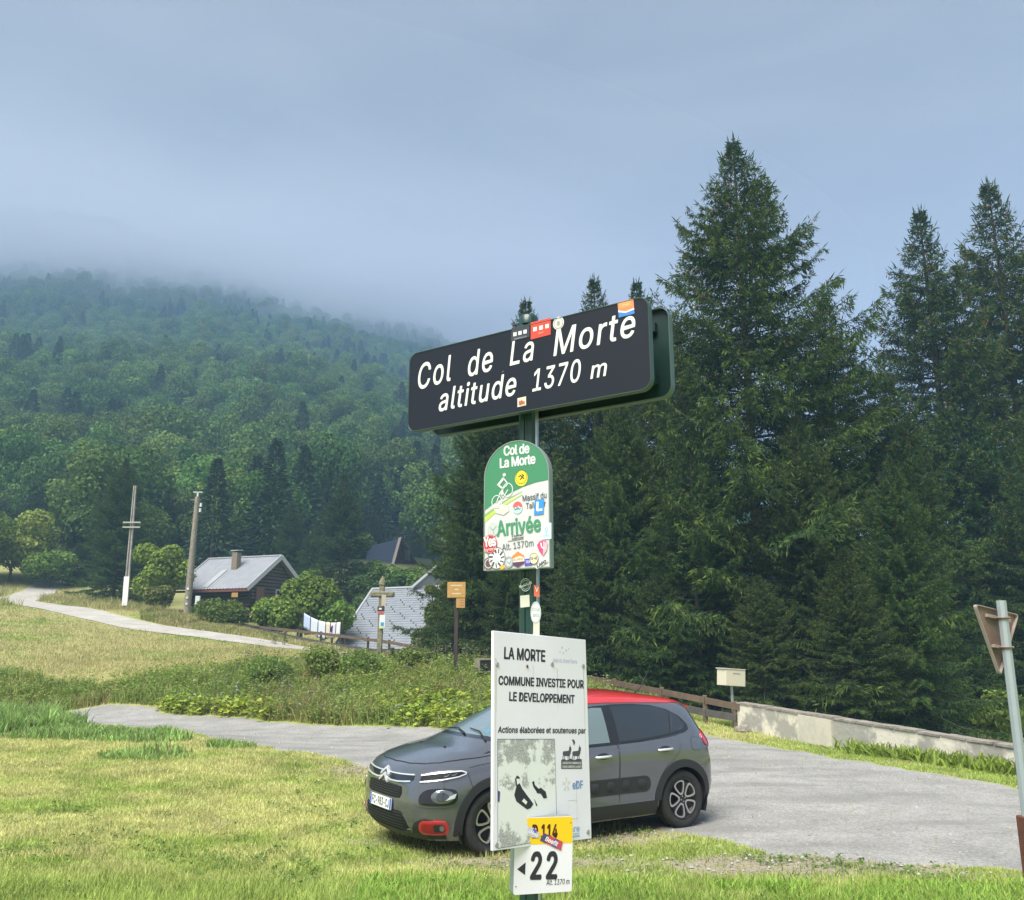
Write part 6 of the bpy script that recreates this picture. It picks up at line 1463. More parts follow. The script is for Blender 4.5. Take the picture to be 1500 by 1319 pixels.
CG = [
 [(3.24,0,.18),(3.34,0,.30),(3.37,0,.46),(3.355,0,.62),(3.325,0,.75),(3.23,0,.860),(2.90,0,.975),(2.50,0,1.065),(1.64,0,1.435),(1.34,0,1.490),(1.1,0,1.510)],
 [(3.22,.34,.18),(3.325,.35,.30),(3.355,.36,.46),(3.34,.36,.62),(3.31,.36,.75),(3.21,.35,.858),(2.88,.35,.968),(2.49,.36,1.058),(1.62,.33,1.428),(1.32,.22,1.487),(1.08,0,1.510)],
 [(3.13,.62,.18),(3.24,.64,.30),(3.27,.665,.46),(3.255,.665,.62),(3.22,.655,.75),(3.13,.61,.855),(2.82,.61,.948),(2.44,.61,1.030),(1.56,.52,1.398),(1.28,.33,1.480),(1.04,0,1.511)],
 [(2.93,.78,.18),(3.0,.82,.30),(3.03,.84,.46),(3.01,.84,.62),(2.98,.825,.75),(2.92,.785,.850),(2.70,.72,.918),(2.34,.69,1.000),(1.50,.575,1.378),(1.15,.40,1.478),(.98,0,1.512)],
 [(2.54,.80,.18),(2.54,.85,.30),(2.54,.868,.46),(2.54,.868,.62),(2.54,.862,.75),(2.52,.835,.858),(2.46,.785,.915),(2.10,.715,1.055),(1.38,.595,1.385),(1.0,.42,1.480),(.85,0,1.514)],
 [(2.05,.80,.18),(2.05,.85,.30),(2.05,.86,.46),(2.05,.865,.62),(2.05,.864,.75),(2.05,.848,.87),(2.05,.820,.932),(1.74,.715,1.18),(1.24,.605,1.392),(.85,.42,1.484),(.7,0,1.514)],
 [(1.5,.80,.18),(1.5,.845,.30),(1.5,.855,.46),(1.5,.862,.62),(1.5,.868,.76),(1.5,.858,.89),(1.48,.825,.95),(1.36,.725,1.20),(1.05,.61,1.396),(.72,.42,1.482),(.55,0,1.510)],
 [(1.0,.80,.18),(1.0,.845,.30),(1.0,.855,.46),(1.0,.862,.62),(1.0,.870,.77),(1.0,.862,.90),(1.0,.83,.96),(1.0,.73,1.20),(.85,.615,1.396),(.6,.42,1.476),(.45,0,1.502)],
 [(.5,.80,.18),(.5,.85,.30),(.5,.862,.46),(.5,.868,.62),(.5,.874,.78),(.5,.866,.91),(.5,.83,.98),(.5,.73,1.20),(.5,.61,1.388),(.4,.42,1.462),(.3,0,1.488)],
 [(0,.80,.2),(0,.86,.32),(0,.876,.48),(0,.878,.64),(0,.878,.79),(0,.866,.92),(0,.83,1.0),(.02,.725,1.20),(.1,.595,1.365),(.12,.42,1.436),(.12,0,1.462)],
 [(-.35,.78,.22),(-.37,.83,.34),(-.38,.85,.50),(-.38,.855,.66),(-.37,.852,.80),(-.36,.835,.93),(-.33,.79,1.02),(-.28,.70,1.19),(-.22,.58,1.335),(-.1,.42,1.410),(-.05,0,1.432)],
 [(-.50,.64,.24),(-.55,.70,.36),(-.57,.72,.52),(-.57,.72,.68),(-.55,.715,.80),(-.53,.70,.92),(-.49,.66,1.02),(-.42,.60,1.18),(-.36,.52,1.32),(-.25,.38,1.388),(-.18,0,1.408)],
 [(-.56,.35,.25),(-.61,.36,.38),(-.63,.37,.52),(-.62,.37,.68),(-.60,.37,.80),(-.58,.37,.91),(-.54,.36,1.02),(-.47,.34,1.18),(-.42,.32,1.315),(-.32,.25,1.372),(-.25,0,1.388)],
 [(-.58,0,.25),(-.63,0,.38),(-.645,0,.52),(-.64,0,.68),(-.615,0,.80),(-.595,0,.91),(-.555,0,1.02),(-.485,0,1.18),(-.44,0,1.315),(-.36,0,1.366),(-.30,0,1.383)]]
def cr_axis(A, n, mirror):
    "Catmull-Rom along axis 0"
    if mirror: g0 = A[1] * [1, -1, 1]; g1 = A[-2] * [1, -1, 1]
    else: g0 = 2 * A[0] - A[1]; g1 = 2 * A[-1] - A[-2]
    B = np.concatenate([g0[None], A, g1[None]]); out = []
    for i in range(1, len(B) - 2):
        for t in np.arange(n) / n:
            t2, t3 = t * t, t ** 3
            out.append(.5 * (2 * B[i] + (B[i + 1] - B[i - 1]) * t + (2 * B[i - 1] - 5 * B[i] + 4 * B[i + 1] - B[i + 2]) * t2 + (3 * B[i] - B[i - 1] - 3 * B[i + 1] + B[i + 2]) * t3))
    out.append(B[-2]); return np.array(out)
G = np.array(CG, float); G = cr_axis(G, 8, True); G = cr_axis(G.transpose(1, 0, 2), 7, False).transpose(1, 0, 2)
nu, nv = G.shape[:2]
V = G.reshape(-1, 3); I = np.arange(nu * nv).reshape(nu, nv)
Fq = np.stack([I[:-1, :-1], I[1:, :-1], I[1:, 1:], I[:-1, 1:]], -1).reshape(-1, 4)
V2 = V * [1, -1, 1]; F2 = Fq[:, ::-1] + len(V)
VV = np.concatenate([V, V2]); FFq = np.concatenate([Fq, F2])
BV = BVHTree.FromPolygons([tuple(p) for p in VV], [tuple(int(i) for i in f) for f in FFq])
cenf = VV[FFq].mean(1)
cut = np.zeros(len(FFq), bool)
for wx in (0, 2.54): cut |= (np.hypot(cenf[:, 0] - wx, cenf[:, 2] - .316) < .372) & (np.abs(cenf[:, 1]) > .5)
CARX, CARY, CARYAW = 1.509, 11.29, .565
car_rot = math.atan2(-math.sin(CARYAW), -math.cos(CARYAW))
car = thing('parked_car', 'dark grey hatchback with a red roof and red fog lamp trim, parked behind the signs', 'car', (CARX, CARY, 0.0), (0, 0, car_rot))
mb_ = mesh_np('body', VV, FFq[~cut], M['paint'], smooth=True)
bm = bmesh.new(); bm.from_mesh(mb_); bmesh.ops.remove_doubles(bm, verts=bm.verts, dist=.0008); bmesh.ops.recalc_face_normals(bm, faces=bm.faces); bm.to_mesh(mb_); bm.free()
body = link('body', mb_, car)
def cast(kind, u, v):
    if kind == 'L': o, d = (u, 2, v), (0, -1, 0)
    elif kind == 'F': o, d = (5, u, v), (-1, 0, 0)
    elif kind == 'B': o, d = (-3, u, v), (1, 0, 0)
    elif kind == 'T': o, d = (u, v, 3), (0, 0, -1)
    else:
        th = R(kind[1]); c0 = kind[0]; dd = Vector((math.cos(th), math.sin(th), 0)); uu = Vector((-math.sin(th), math.cos(th), 0)) if kind[1] < 90 else Vector((math.sin(th), -math.cos(th), 0)) * -1
        o = Vector((c0[0], c0[1], v)) + uu * u + dd * 3; d = -dd
    h = BV.ray_cast(Vector(o), Vector(d))
    if h[0] is None: h = BV.find_nearest(Vector(o) + Vector(d) * 2.4)
    n = h[1]; 
    if n.dot(Vector(d)) > 0: n = -n
    return h[0], n
def densify(poly, step):
    o = []
    for a, b in zip(poly, poly[1:] + poly[:1]):
        k = max(1, int(math.hypot(b[0] - a[0], b[1] - a[1]) / step)); o += [(a[0] + (b[0] - a[0]) * i / k, a[1] + (b[1] - a[1]) * i / k) for i in range(k)]
    return o
def smooth_poly(poly, it=2):
    for _ in range(it):
        o = []
        for a, b in zip(poly, poly[1:] + poly[:1]): o += [(a[0] * .75 + b[0] * .25, a[1] * .75 + b[1] * .25), (a[0] * .25 + b[0] * .75, a[1] * .25 + b[1] * .75)]
        poly = o
    return poly
def patch(name, poly, kind, m, off=.004, th=.008, sm=0, grid=.04, parent=None, side=1, holes=None, bulge=0):
    if sm: poly = smooth_poly(poly, sm)
    P = densify(poly, grid); n0 = len(P); pts = [Vector(p) for p in P]; faces = [list(range(n0))]
    us = [p[0] for p in P]; vs = [p[1] for p in P]
    gx_ = np.arange(min(us) + grid / 2, max(us), grid); gy_ = np.arange(min(vs) + grid / 2, max(vs), grid)
    if len(gx_) and len(gy_):
        A, B = np.meshgrid(gx_, gy_); A, B = A.ravel(), B.ravel(); ok = inpoly(A, B, P)
        for a_, b_ in zip(A[ok], B[ok]):
            if min((a_ - p[0]) ** 2 + (b_ - p[1]) ** 2 for p in P) > (grid * .35) ** 2: pts.append(Vector((a_, b_)))
    vc, _, fc, *_r = geometry.delaunay_2d_cdt(pts, [], faces, 1, 1e-6)
    co = []; no = []
    for p in vc:
        h, n = cast(kind, p.x, p.y); co.append(h + n * off); no.append(n)
    if bulge:
        for i, p in enumerate(vc):
            dmin = min(math.hypot(p.x - q[0], p.y - q[1]) for q in P); co[i] = co[i] + no[i] * bulge * (1 - math.exp(-dmin / .03))
    cnt = {}
    for f in fc:
        for a_, b_ in zip(f, list(f[1:]) + [f[0]]): cnt.setdefault((min(a_, b_), max(a_, b_)), []).append((a_, b_))
    bd = [e_[0] for e_ in cnt.values() if len(e_) == 1]
    Vs = list(co); Fs = [tuple(f) for f in fc]; ns = len(Fs); mp = {}
    for a_, b_ in bd:
        for q in (a_, b_):
            if q not in mp: mp[q] = (len(Vs), len(Vs) + 1); Vs.append(co[q].copy()); Vs.append(co[q] - no[q] * (off + th))
        Fs.append((mp[a_][0], mp[b_][0], mp[b_][1], mp[a_][1]))
    if side < 0: Vs = [Vector((v.x, -v.y, v.z)) for v in Vs]
    me = bpy.data.meshes.new(name); me.from_pydata([tuple(v) for v in Vs], [], Fs); me.materials.append(m)
    me.polygons.foreach_set('use_smooth', [i < ns for i in range(len(Fs))])
    bm = bmesh.new(); bm.from_mesh(me); 
    fl = [f for f in bm.faces]
    bmesh.ops.recalc_face_normals(bm, faces=fl); bm.to_mesh(me); bm.free()
    return link(name, me, parent or car)
def grow(poly, d):
    cx = sum(p[0] for p in poly) / len(poly); cy = sum(p[1] for p in poly) / len(poly); o = []
    n = len(poly)
    for i in range(n):
        a, b, c = Vector(poly[i - 1]), Vector(poly[i]), Vector(poly[(i + 1) % n]); t = (c - a)
        if t.length < 1e-9: o.append(tuple(b)); continue
        nn = Vector((t.y, -t.x)).normalized()
        if nn.dot(b - Vector((cx, cy))) < 0: nn = -nn
        o.append(tuple(b + nn * d))
    return o
ARC = lambda cx, cz, r, a0, a1, n=18: [(cx + r * math.cos(R(a0 + (a1 - a0) * i / n)), cz + r * math.sin(R(a0 + (a1 - a0) * i / n))) for i in range(n + 1)]
DOORF = [(.955, .35), (.95, .60), (.945, .955), (1.3, .948), (1.7, .938), (1.97, .928), (1.985, .80), (1.98, .60), (1.96, .45), (1.93, .35)]
DOORR = [(.935, .35), (.93, .60), (.925, .957), (.6, .968), (.25, .99), (.04, 1.01), (.02, .93), (.06, .84), (.14, .77), (.25, .70), (.34, .60), (.40, .50), (.43, .42), (.44, .35)]
DLO = [(2.30, .945), (2.05, 1.055), (1.80, 1.165), (1.56, 1.270), (1.36, 1.338), (1.12, 1.362), (.85, 1.373), (.55, 1.368), (.28, 1.345), (.06, 1.295), (-.10, 1.215), (-.18, 1.12), (-.17, 1.065), (-.08, 1.035), (.05, 1.022), (.3, .997), (.6, .975), (1.0, .962), (1.5, .952), (1.9, .942), (2.2, .936)]
WINF = [(1.02, 1.342), (1.03, .985), (1.5, .975), (1.88, .967), (1.96, .975), (1.78, 1.10), (1.56, 1.225), (1.34, 1.322), (1.15, 1.345)]
WINR = [(.885, 1.35), (.90, .985), (.6, .998), (.3, 1.02), (.155, 1.035), (.10, 1.15), (.045, 1.265), (.20, 1.318), (.45, 1.343), (.7, 1.35)]
WINQ = [(.015, 1.255), (.065, 1.15), (.115, 1.045), (-.02, 1.06), (-.11, 1.085), (-.13, 1.13), (-.07, 1.205)]
for s in (1, -1):
    for nm, P in (('front_door', DOORF), ('rear_door', DOORR)):
        patch('door_seal', grow(P, .007), 'L', M['shut_line'], .0012, .004, parent=body, side=s)
        d = patch(nm, P, 'L', M['paint'], .0045, .006, side=s)
        hx, hz = (1.16, .853) if nm == 'front_door' else (.27, .878)
        patch('handle_recess_shade', disc((hx, hz), .085, .034, 16), 'L', M['gloss_black'], .0055, .004, parent=d, side=s, grid=.02)  # flat black disc paints in the shade behind the handle
        m_ = MB(); y0 = cast('L', hx, hz)[0].y + .012; m_.tube([(hx + .105, s * (y0 - .008), hz - .004), (hx + .09, s * (y0 + .016), hz - .004), (hx, s * (y0 + .022), hz - .002), (hx - .09, s * (y0 + .016), hz), (hx - .105, s * (y0 - .008), hz)], [.008, .013, .014, .013, .008], 8); m_.build('door_handle', M['chrome'] if s > 0 else M['paint'], d)
    patch('window_trim', DLO, 'L', M['gloss_black'], .005, .01, side=s)
    for P in (WINF, WINR, WINQ): patch('side_window', P, 'L', M['side_glass'] if P is not WINF else M['screen_glass'], .0075, .003, side=s, grid=.05)
    for wx in (0, 2.54):
        ring_p = ARC(wx, .316, .435, -12 if wx else 4, 192 if wx == 0 else 184, 26) + ARC(wx, .316, .352, 192 if wx == 0 else 184, -12 if wx else 4, 26)
        patch('wheel_arch_trim', ring_p, 'L', M['plastic'], .012, .05, side=s, grid=.035)
    patch('sill_trim', [(.40, .20), (.39, .34), (1.0, .345), (1.6, .345), (2.14, .345), (2.16, .20)], 'L', M['plastic'], .014, .03, side=s)
    patch('sill_strip', [(.45, .345), (.45, .362), (1.2, .362), (2.1, .362), (2.1, .345)], 'L', M['paint'], .016, .012, side=s)
    ab = patch('airbump_panel', rrect(.50, .445, 1.90, .615, .08, 6), 'L', M['gloss_black'] if False else M['plastic'], .009, .008, side=s, grid=.04)
    for k in range(6):
        cx_ = .635 + k * .215
        patch('airbump', rrect(cx_ - .058, .478, cx_ + .058, .585, .045, 5), 'L', M['plastic'], .012, .004, side=s, grid=.018, parent=ab, bulge=.016)
    patch('fuel_flap_gap' if s > 0 else 'panel_gap', rrect(-.315, .835, -.145, .985, .05, 4), 'L', M['shut_line'], .001, .003, side=s, grid=.03, parent=body)
    patch('fuel_flap' if s > 0 else 'rear_panel', rrect(-.311, .839, -.149, .981, .047, 4), 'L', M['paint'], .003, .003, side=s, grid=.03)
    # bonnet side shut line into the bumper, wing line
    patch('wing_gap', [(2.30, .902), (2.5, .885), (2.7, .866), (2.80, .852), (2.80, .847), (2.7, .861), (2.5, .880), (2.30, .897)], 'L', M['shut_line'], .0015, .002, side=s, grid=.03, parent=body)
    patch('bumper_gap', [(2.83, .80), (2.80, .70), (2.77, .62), (2.775, .62), (2.806, .70), (2.836, .80)], 'L', M['shut_line'], .0015, .002, side=s, grid=.03, parent=body)
# top surfaces
def mir(P): return P + [(x, -y) for x, y in P[::-1] if abs(y) > 1e-6]
patch('roof', mir([(1.665, 0), (1.645, .25), (1.575, .48), (1.50, .563), (1.38, .596), (1.1, .614), (.8, .622), (.5, .619), (.2, .603), (-.05, .583), (-.25, .545), (-.36, .50), (-.40, .25), (-.415, 0)]), 'T', M['paint_red'], .006, .02, grid=.05)
patch('windscreen_trim', mir([(2.52, 0), (2.50, .3), (2.45, .55), (2.35, .675), (2.24, .705), (1.50, .570), (1.60, .46), (1.66, .25), (1.68, 0)]), 'T', M['gloss_black'], .004, .012, grid=.05)
patch('windscreen', mir([(2.44, 0), (2.42, .3), (2.36, .52), (2.27, .638), (2.20, .655), (1.54, .528), (1.635, .42), (1.685, .22), (1.70, 0)]), 'T', M['screen_glass'], .0065, .003, grid=.05)
hood = mir([(2.505, 0), (2.485, .3), (2.43, .55), (2.36, .665), (2.50, .735), (2.66, .72), (2.88, .68), (3.03, .62), (3.14, .50), (3.205, .30), (3.225, 0)])
patch('bonnet_gap', grow(hood, .008), 'T', M['shut_line'], .0015, .004, grid=.06, parent=body)
bon = patch('bonnet', hood, 'T', M['paint'], .006, .006, grid=.05)
for s in (1, -1):
    patch('bonnet_crease', [(2.55, s * .46), (2.75, s * .48), (2.98, s * .46), (2.98, s * .452), (2.75, s * .465), (2.55, s * .445)], 'T', M['paint'], .005, .003, grid=.04, parent=bon, bulge=.004)
for (y0, y1, x1) in ((.10, -.50, 1.0), (.55, .02, 1.0)):
    m_ = MB(); a_ = cast('T', 2.46, y0)[0] + Vector((0, 0, .02)); b_ = cast('T', 2.38, (y0 + y1) / 2)[0] + Vector((0, 0, .025)); c_ = cast('T', 2.35, y1)[0] + Vector((0, 0, .02))
    m_.tube([a_, b_, c_], [.011, .008, .005], 6); m_.build('wiper', M['black'], car)
for y in (.28, -.28):
    m_ = MB(); c_ = cast('T', 2.80, y)[0]; m_.tube([c_, c_ + Vector((0, 0, .016))], .016, 8); m_.build('washer_nozzle', M['black'], bon)
# spoiler
m_ = MB(); 
for (x, z, hw) in ((-.36, 1.345, .50),):
    V_ = []
    for y in np.linspace(-.54, .54, 13):
        e_ = abs(y) / .54; xb = -.50 + .07 * e_ ** 2; V_ += [(-.28, y, 1.378 - .035 * e_ ** 2), (xb, y, 1.345 - .04 * e_ ** 2), (xb + .02, y, 1.315 - .04 * e_ ** 2), (-.30, y, 1.33 - .035 * e_ ** 2)]
    m_.add(V_, [(i * 4 + a, i * 4 + (a + 1) % 4, (i + 1) * 4 + (a + 1) % 4, (i + 1) * 4 + a) for i in range(12) for a in range(4)] + [(0, 1, 2, 3), (48, 49, 50, 51)])
m_.build('spoiler', M['paint_red'], car)
patch('rear_window', mir([(0, 1.02), (.3, 1.02), (.52, 1.03), (.50, 1.12), (.44, 1.27), (.25, 1.29), (0, 1.295)])[0:] if False else [(0, 1.02), (.3, 1.02), (.52, 1.03), (.50, 1.12), (.44, 1.27), (.25, 1.29), (-.25, 1.29), (-.44, 1.27), (-.50, 1.12), (-.52, 1.03), (-.3, 1.02)], 'B', M['side_glass'], .005, .004, grid=.05)
patch('rear_bumper_trim', [(-.72, .26), (.72, .26), (.74, .48), (.45, .44), (-.45, .44), (-.74, .48)], 'B', M['plastic'], .01, .01, grid=.05)
patch('tailgate_gap', [(-.55, .56), (.55, .56), (.56, 1.0), (.55, 1.0), (.54, .57), (-.54, .57), (-.55, 1.0), (-.56, 1.0)], 'B', M['shut_line'], .002, .003, grid=.05, parent=body)
# front
def mf(P): return P + [(-y, z) for y, z in P[::-1] if abs(y) > 1e-6]
patch('bumper_lower', mf([(0, .19), (.3, .19), (.58, .195), (.76, .21), (.80, .30), (.78, .375), (.70, .40), (.60, .36), (.52, .255), (.30, .245), (0, .245)]), 'F', M['plastic'], .012, .02, grid=.04)
gl = patch('lower_grille', mf([(0, .25), (.40, .26), (.50, .29), (.47, .36), (.40, .435), (0, .435)]), 'F', M['shut_line'], .003, .002, grid=.04)
gu = patch('upper_grille', mf([(0, .545), (.30, .548), (.375, .555), (.40, .60), (.385, .655), (.30, .668), (0, .672)]), 'F', M['shut_line'], .003, .002, grid=.04)
for k in range(5):
    z_ = .566 + k * .022; patch('grille_bar', mf([(0, z_), (.37, z_), (.37, z_ + .009), (0, z_ + .009)]), 'F', M['plastic'], .009, .006, grid=.05, parent=gu)
for k in range(6):
    z_ = .268 + k * .028; patch('grille_bar', mf([(0, z_), (.42, z_ + .003), (.42, z_ + .013), (0, z_ + .010)]), 'F', M['plastic'], .008, .006, grid=.05, parent=gl)
# chrome lines that run from the double chevron to the lamps
def strip_f(name, pts, w, m, off=.012, kind='F', parent=None, side=1):
    up = [(a, b + w / 2) for a, b in pts]; dn = [(a, b - w / 2) for a, b in pts]; return patch(name, up + dn[::-1], kind, m, off, .012, grid=.03, parent=parent, side=side)
patch('logo_band', mf([(0, .700), (.30, .705), (.50, .718), (.54, .735), (.53, .772), (.48, .774), (.3, .768), (0, .765)]), 'F', M['gloss_black'], .004, .002, grid=.04)
for s in (1, -1):
    strip_f('chrome_strip', [(0.055 * 1, .767), (.14, .765), (.30, .768), (.44, .774), (.53, .779)] if s > 0 else [(-.055, .767), (-.14, .765), (-.30, .768), (-.44, .774), (-.53, .779)], .011, M['chrome'], .013)
    strip_f('chrome_strip', [(.06, .716), (.14, .700), (.30, .702), (.42, .711), (.51, .721)] if s > 0 else [(-.06, .716), (-.14, .700), (-.30, .702), (-.42, .711), (-.51, .721)], .012, M['chrome'], .013)
for dz in (0, -.058):
    patch('chevron_emblem', [(-.095, .745 + dz), (-.0, .812 + dz), (.095, .745 + dz), (.095, .724 + dz), (0, .782 + dz), (-.095, .724 + dz)], 'F', M['chrome'], .022, .016, grid=.04)
# lamps at the corners, seen along a diagonal
for s in (1, -1):
    K = ((3.01, .68), 42)
    db = patch('daytime_lamp', smooth_poly([(-.20, .724), (.0, .747), (.16, .774), (.226, .797), (.20, .820), (.06, .814), (-.10, .794), (-.20, .780)], 1), K, M['lamp_dark'], .006, .006, side=s, grid=.03)
    for nm_pts in ([(-.20, .782), (-.10, .796), (.06, .816), (.18, .821), (.222, .806)], [(-.20, .724), (.0, .746), (.16, .773), (.222, .797)]):
        strip_f('lamp_frame', nm_pts, .011, M['chrome'], .012, K, db, s)
    for k in (1, 2): patch('lamp_hook', [(-.03 + k * .065, .760 + k * .011), (.0 + k * .065, .762 + k * .011), (.022 + k * .065, .792 + k * .008), (.010 + k * .065, .792 + k * .008), (-.008 + k * .065, .772 + k * .011), (-.03 + k * .065, .770 + k * .011)], K, M['clear_lamp'], .012, .003, side=s, grid=.02, parent=db)
    hs_ = patch('headlamp_surround', smooth_poly([(-.20, .50), (.13, .50), (.185, .55), (.185, .655), (.14, .69), (-.02, .695), (-.15, .68), (-.215, .62), (-.225, .54)], 2), K, M['paint'], .006, .01, side=s, grid=.03)
    hl = patch('headlamp', smooth_poly([(-.18, .52), (.12, .52), (.165, .56), (.165, .645), (.12, .672), (-.02, .675), (-.13, .66), (-.19, .61), (-.20, .555)], 2), K, M['gloss_black'], .012, .006, side=s, grid=.025)
    patch('reflector', disc((.035, .60), .105, .062, 18), K, M['clear_lamp'], .015, .004, side=s, grid=.025, parent=hl, bulge=.012)
    patch('reflector_rim', disc((.035, .60), .055, .038, 14), K, mat('lamp_core', (.08, .09, .10), .1, metal=.6, coat=1) if 'lamp_core' not in bpy.data.materials else bpy.data.materials['lamp_core'], .030, .004, side=s, grid=.02, parent=hl)
    patch('bright_reflector', [(.06, .565), (.135, .585), (.15, .625), (.10, .605)], K, M['chrome'], .031, .004, side=s, grid=.02, parent=hl)
    fr_ = patch('fog_lamp_surround', rrect(-.19, .262, .085, .382, .05, 6), K, M['paint_red'], .026, .03, side=s, grid=.025)
    fi = patch('fog_lamp_recess_shade', rrect(-.165, .280, .062, .364, .038, 6), K, cm((.30, .014, .016)), .0275, .002, side=s, grid=.025, parent=fr_)  # darker copy of the red trim stands for shade inside the surround
    patch('fog_lamp_hole', rrect(-.045, .290, .045, .356, .015, 4), K, M['black'], .0295, .002, side=s, grid=.02, parent=fr_)
    patch('fog_lamp', disc((.028, .323), .02, .027, 12), K, M['clear_lamp'], .032, .004, side=s, grid=.02, parent=fr_)
    TL = ((-.50, .66), 138)
    tl = patch('tail_lamp', smooth_poly([(-.22, .87), (-.22, .98), (-.12, 1.05), (.12, 1.04), (.17, .90), (0, .84)], 2), TL, M['red_lamp'], .012, .012, side=s, grid=.03)
    patch('dark_lens', smooth_poly([(-.12, .885), (-.12, .94), (.08, .94), (.10, .89), (0, .87)], 1), TL, cm((.10, .005, .01), .1), .014, .003, side=s, grid=.03, parent=tl)
    # mirrors
    m_ = MB(); m_.add([(1.93 + dx, s * (.85 + dy * .8), .985 + dz) for dx, dy, dz in ((.07, .0, -.01), (-.03, .0, -.03), (-.03, .0, .05), (.05, .0, .04), (.05, .22, -.02), (-.04, .24, -.03), (-.04, .23, .12), (.04, .20, .10))], [(0, 1, 2, 3), (4, 5, 6, 7), (0, 1, 5, 4), (1, 2, 6, 5), (2, 3, 7, 6), (3, 0, 4, 7)]); o = m_.build('wing_mirror', M['paint_red'], car); bevel(o, .022, 3)
    m_ = MB(); m_.box((1.886, s * .95, 1.03), (.004, .17, .10)); m_.build('mirror_glass', M['chrome'], o)
# number plate
PLx = cast('F', 0, .47)[0].x
pl = MB(); pl.prism(rrect(-.26, -.055, .26, .055, .008, 3), 0, .006, axis='x')
npl = pl.build('number_plate', cm((.78, .79, .78)), car, (PLx + .012, 0, .478), (0, R(-4), 0))
for y0, y1 in ((-.258, -.222), (.222, .258)):
    m_ = MB(); m_.prism([(y0, -.053), (y1, -.053), (y1, .053), (y0, .053)], .0065, .0072, axis='x'); m_.build('blue_band', cm((.02, .13, .55)), npl)
v, f = text_mesh('FC-983-CJ', 0, 1.06); x0, x1 = v[:, 0].min(), v[:, 0].max(); y1_ = v[:, 1].max()
Vt = []; Ft = []
for i, (ox, oz) in enumerate(((-.002, 0), (.002, 0), (0, .002), (0, -.002))):
    k0 = len(Vt); Vt += [(.0070 + i * .0001, -.205 + .41 * (p[0] - x0) / (x1 - x0) + ox, -.037 + .074 * p[1] / y1_ + oz) for p in v]; Ft += [tuple(q + k0 for q in g) for g in f]
me = bpy.data.meshes.new('characters'); me.from_pydata(Vt, [], Ft); me.materials.append(M['black']); link('characters', me, npl)
m_ = MB()
for k in range(12): a_ = R(k * 30); m_.prism([(-.240 + .012 * math.cos(a_) + dx, .028 + .012 * math.sin(a_) + dz) for dx, dz in ((-.002, -.002), (.002, -.002), (0, .003))], .0073, .0078, axis='x')
m_.build('star_ring', cm((.8, .7, .1)), npl)
v, f = text_mesh('F', 0, 1); me = bpy.data.meshes.new('country_letter'); me.from_pydata([(.0075, -.247 + p[0] * .03, -.040 + p[1] * .032) for p in v], [], f); me.materials.append(M['white']); link('country_letter', me, npl)
# antenna
m_ = MB(); a_ = cast('T', -.02, 0)[0]; m_.tube([a_, a_ + Vector((-.10, 0, .06)), a_ + Vector((-.24, 0, .25))], [.012, .007, .004], 6); m_.build('antenna', M['black'], car)
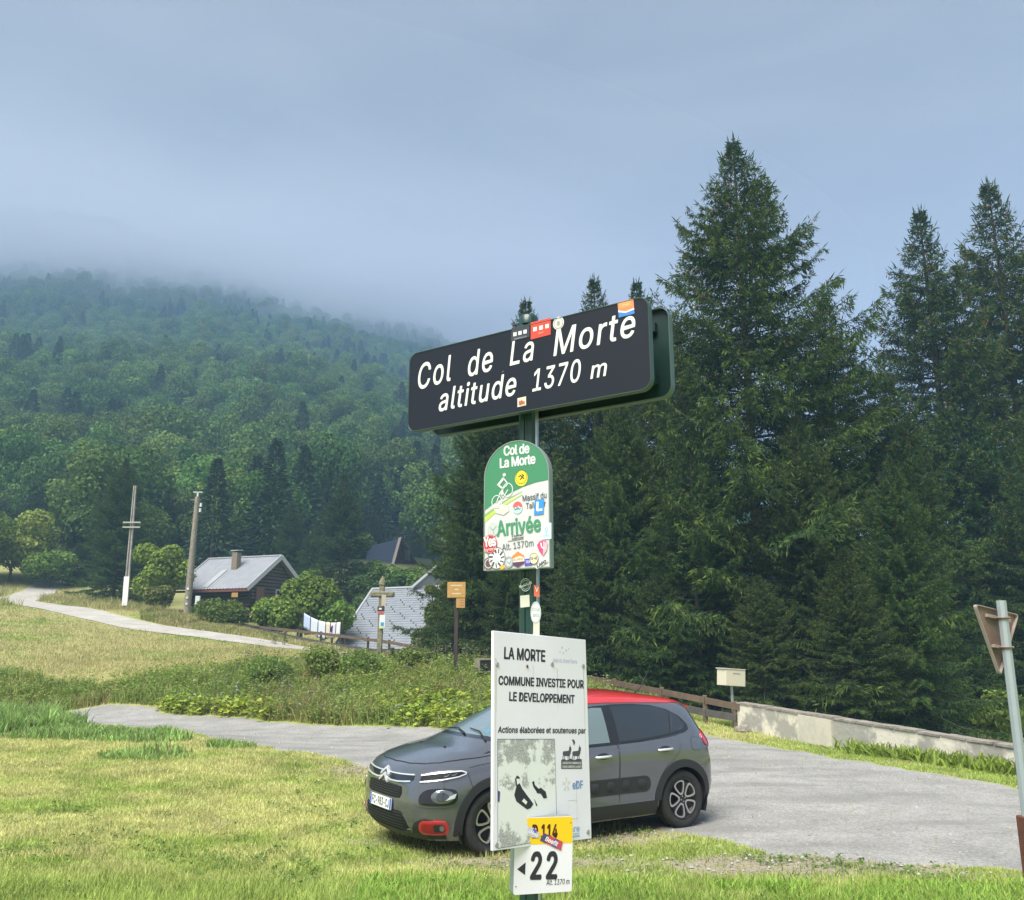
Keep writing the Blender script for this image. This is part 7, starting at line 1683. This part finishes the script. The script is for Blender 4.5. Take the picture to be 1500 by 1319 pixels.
# underside and wheel wells
m_ = MB(); m_.box((1.35, 0, .26), (3.5, 1.45, .10)); m_.build('underbody', M['black'], car)
for wx in (0, 2.54):
    for s in (1, -1):
        m_ = MB(); A_ = ARC(wx, .316, .385, -25, 205, 20); n_ = len(A_)
        Vw = [(p[0], s * .845, p[1]) for p in A_] + [(p[0], s * .52, p[1]) for p in A_]
        m_.add(Vw, [(i, i + 1, n_ + i + 1, n_ + i) for i in range(n_ - 1)]); m_.add([(p[0], s * .52, p[1]) for p in A_], [tuple(range(n_))]); m_.build('wheel_well', M['black'], car)
        w = link('wheel', None, car, (wx, s * .745, .316)) if False else None
        # tyre
        prof_ = [(.222, -.09), (.232, -.10), (.285, -.106), (.308, -.092), (.316, -.06), (.316, .06), (.308, .092), (.285, .106), (.232, .10), (.222, .09)]
        n_ = 56; Vt = []; Ft = []
        for i in range(n_):
            a_ = 2 * math.pi * i / n_
            for (r_, y_) in prof_: Vt.append((r_ * math.cos(a_), y_, r_ * math.sin(a_)))
        k_ = len(prof_)
        for i in range(n_):
            for j in range(k_ - 1): Ft.append((i * k_ + j, ((i + 1) % n_) * k_ + j, ((i + 1) % n_) * k_ + j + 1, i * k_ + j + 1))
        m_ = MB(); m_.add(Vt, Ft, 0, True)
        wh = m_.build('wheel', M['tyre'], car, (wx, s * .752, .316), (0, R(17 + wx * 20), 0 if s > 0 else math.pi))
        m_ = MB(); Vr = []; Fr = []
        rp = [(.226, .094), (.218, .10), (.205, .085), (.20, .02), (.0, .02)]
        for i in range(40):
            a_ = 2 * math.pi * i / 40
            for (r_, y_) in rp: Vr.append((r_ * math.cos(a_), y_, r_ * math.sin(a_)))
        for i in range(40):
            for j in range(4): Fr.append((i * 5 + j, ((i + 1) % 40) * 5 + j, ((i + 1) % 40) * 5 + j + 1, i * 5 + j + 1))
        m_.add(Vr, Fr, 0, True); m_.build('rim_barrel', M['alloy_dark'], wh)
        for k in range(5):
            a0 = 72 * k + 90
            def pol(r_, da): return (r_ * math.cos(R(a0 + da)), r_ * math.sin(R(a0 + da)))
            outer = smooth_poly([pol(.050, -20), pol(.070, -27), pol(.13, -29), pol(.185, -26.5), pol(.204, -19), pol(.207, 0), pol(.204, 19), pol(.185, 26.5), pol(.13, 29), pol(.070, 27), pol(.050, 20)], 1)
            inner = smooth_poly([pol(.068, -9), pol(.082, -15), pol(.13, -20.5), pol(.175, -20), pol(.188, -14), pol(.191, 0), pol(.188, 14), pol(.175, 20), pol(.13, 20.5), pol(.082, 15), pol(.068, 9)], 1)
            m_ = MB(); ring(m_, outer, inner, .076, .092); m_.build('spoke', M['alloy'], wh)
        m_ = MB(); m_.tube([(0, .02, 0), (0, .090, 0)], .047, 16); m_.build('hub_cap', M['alloy_dark'], wh)
        for k in range(4): m_ = MB(); c_ = (.031 * math.cos(R(90 * k)), .031 * math.sin(R(90 * k))); m_.prism(disc(c_, .008, None, 6), .088, .096); m_.build('wheel_nut', M['alloy'], wh)
# people carrier trim: interior parcel visible as pale paper on the dashboard
m_ = MB(); c_ = cast('T', 2.10, -.12)[0]; 
sl_ = patch('windscreen_sticker', rrect(2.28, .30, 2.35, .40, .01, 3), 'T', cm((.08, .22, .32)), .008, .001, grid=.03)
